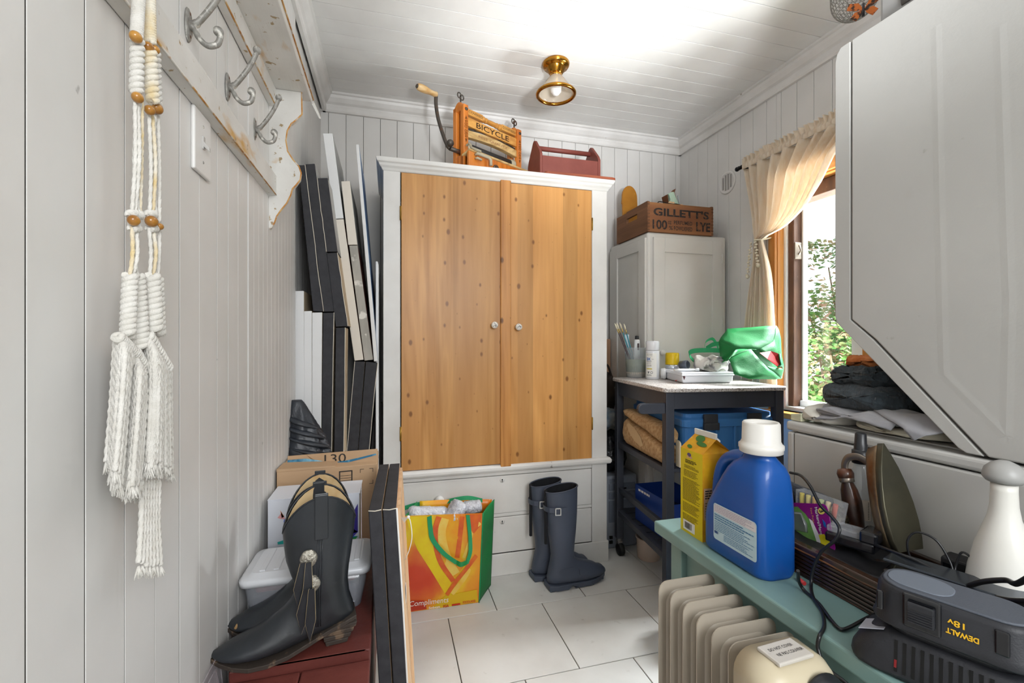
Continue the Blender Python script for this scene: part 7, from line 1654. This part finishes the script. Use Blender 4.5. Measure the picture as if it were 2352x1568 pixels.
def bstrip(pts, w, m, nm, e=.0012):
    pts = spl([V(x, y, 0) for x, y in pts], 6); n = len(pts); Lp = []; Rp = []
    for i, p in enumerate(pts):
        t = (pts[min(i+1, n-1)]-pts[max(i-1, 0)]).normalized(); q = V(-t.y, t.x, 0)*w/2; Lp.append(p+q); Rp.append(p-q)
    b = MB(); vs = []
    for p in [x for pr in zip(Lp, Rp) for x in pr]:
        x, y = p.x, p.y; a = (x-(115+.012*(y-280)))/(905-.045*(y-280)); yt = 285-20*a; yb = 1485-150*a
        vs.append(FB(max(.01, min(.985, a)), max(.01, min(.99, 1-(y-yt)/(yb-yt))), e))
    b.add(vs, [(2*i, 2*i+1, 2*i+3, 2*i+2) for i in range(n-1)]); return b.build(nm, m, fpn)
m_bo = mat('print_vermilion', 'cf5424', .38, col2='dd6e22', vs=30); m_bp = mat('print_pale_yellow', 'e6c860', .38, col2='e8b23a', vs=24); m_by = mat('print_lemon', 'e6cc14', .38, col2='e2b81a', vs=18); m_bor = mat('print_orange', 'e38f1c', .38, col2='e2a81e', vs=24)
bpoly([(120, 290), (430, 290), (420, 560), (480, 860), (640, 1090), (560, 1250), (420, 1010), (240, 700), (150, 420)], m_by, 'lemon_print', .0008)
bpoly([(530, 300), (700, 300), (760, 520), (760, 800), (820, 860), (690, 1050), (560, 900), (480, 640), (500, 430)], m_bor, 'slice_print', .0009)
bstrip([(560, 320), (520, 480), (545, 680), (610, 860), (690, 1000)], 110, m_bp, 'pith_print', .0010)
bstrip([(500, 300), (455, 450), (460, 680), (520, 880), (660, 1085)], 62, m_bo, 'outline_print')
bstrip([(770, 300), (745, 520), (730, 650), (705, 800)], 58, m_bo, 'outline_print')
bstrip([(575, 1255), (690, 1090), (820, 930), (945, 770)], 48, m_bo, 'outline_print', .0014)
bpoly([(860, 270), (1015, 262), (985, 420), (870, 560), (850, 420)], m_bo, 'corner_print', .0011)
bstrip([(990, 380), (900, 470), (860, 600), (790, 800)], 40, m_bp, 'pith_print', .0013)
bstrip([(640, 1240), (740, 1120), (830, 990), (850, 930)], 55, m_bp, 'pith_print', .0011)
bpoly([(120, 1340), (300, 1330), (330, 1440), (120, 1478)], mat('print_deep_red', 'b8341a', .38), 'corner_print', .0011)
bpoly([(560, 1265), (955, 1180), (975, 1330), (400, 1420)], mat('print_gold', 'd6ae18', .38), 'base_print', .0009)
def btext(body, m, x, y, h, w, ang, **k):
    c, s = math.cos(ang), math.sin(ang)
    def f(px, py):
        X = x+px*c+py*s; Y = y-py*c+px*s
        a = (X-(115+.012*(Y-280)))/(905-.045*(Y-280)); yt = 285-20*a; yb = 1485-150*a
        return FB(max(.005, min(.995, a)), max(.004, min(.99, 1-(Y-yt)/(yb-yt))), .0022)
    text(body, fpn, m, None, h, w, f, **k)
m_pw = mat('print_white', 'eee6dc', .4); m_pr = mat('print_bright_red', 'c2261a', .4)
btext('Compliments', m_pw, 362, 1352, 84, 480, -.15, shear=.3, bold=.0)
btext('Sobeys', m_pw, 420, 1412, 34, 140, -.16, shear=.2, bold=.02)
btext('IGA', m_pr, 565, 1388, 32, 70, -.16, shear=.1, bold=.03)
bpoly([(636, 1366), (742, 1346), (746, 1369), (640, 1389)], m_pr, 'logo_pill', .0020)
btext('FOODLAND', m_pr, 858, 1324, 28, 165, -.17, bold=.02)
# front handle hangs down in a loop; back handle stands behind
hl_ = lambda x, y, d=.004: FB((x-(115+.012*(y-280)))/(905-.045*(y-280)), max(.02, min(1, 1-(y-275)/(1140))), d)
ribbon([hl_(388, 285, .003), hl_(395, 420), hl_(420, 560, .006), hl_(540, 720, .010), hl_(700, 850, .012)], .019, 'handle', m_grn2, sb, (1, 0, .35))
ribbon([hl_(835, 285, .003), hl_(850, 430), hl_(862, 600, .006), hl_(856, 740, .010), hl_(810, 868, .012)], .016, 'handle', m_grn2, sb, (1, 0, -.1))
ribbon([hl_(690, 838, .013), hl_(740, 850, .018), hl_(815, 838, .015)], .018, 'handle', m_grn, sb, (.2, .4, 1))
bk_ = [PY(930, 1166, 2.02), PY(960, 1158, 2.02), PY(1000, 1158, 2.01), PY(1040, 1148, 2.0), PY(1075, 1143, 1.99), PY(1108, 1149, 1.99)]
ribbon(bk_, .018, 'handle', m_grn2, sb, (0, .2, 1))
m_bub = mat('bubble_wrap', (.95, .96, 1, 1), .15, col2='cdd0dc', vs=60, trans=.25, bump=.8, bs=130, coat=.3)
def bub(lab, pts, r, flat):
    P_ = [PY(*p) for p in pts]; b = MB(); rings = []; Q = spl(P_, 8); n = len(Q)
    for i, p in enumerate(Q):
        u = i/(n-1); ring = []; t = (Q[min(i+1, n-1)]-Q[max(i-1, 0)]).normalized(); sd = t.cross(V(0, 0, 1)).normalized(); up = sd.cross(t)
        for k in range(26):
            q = 2*PI*k/26; e = (1-abs(2*u-1)**6)**.4 if 0 < i < n-1 else .12
            ring.append(p+(sd*math.cos(q)*1.3+up*math.sin(q))*r*max(e, .12)*(1+.2*noise.noise(V(u*6, math.cos(q)*2, math.sin(q)*2))+.05*math.sin(q*13+i*2.2)))
        rings.append(ring)
    b.loft(rings); return b.build('bubble_wrap', m_bub, at=Q[n//2]-V(0, 0, r), label=lab, category='bubble wrap', group='bubble wrap in the orange bag')
bub('long roll of bubble wrap across the left of the orange bag', [(935, 1176, 1.91), (980, 1178, 1.92), (1030, 1176, 1.93)], .026, 1)
bub('pointed clear fold of bubble wrap peaking from the orange bag middle', [(1028, 1196, 1.915), (1048, 1172, 1.92), (1060, 1150, 1.93)], .034, 1)
bub('short grey roll of bubble wrap at the right of the orange bag', [(1062, 1166, 1.955), (1085, 1164, 1.955), (1107, 1160, 1.955)], .027, 1)
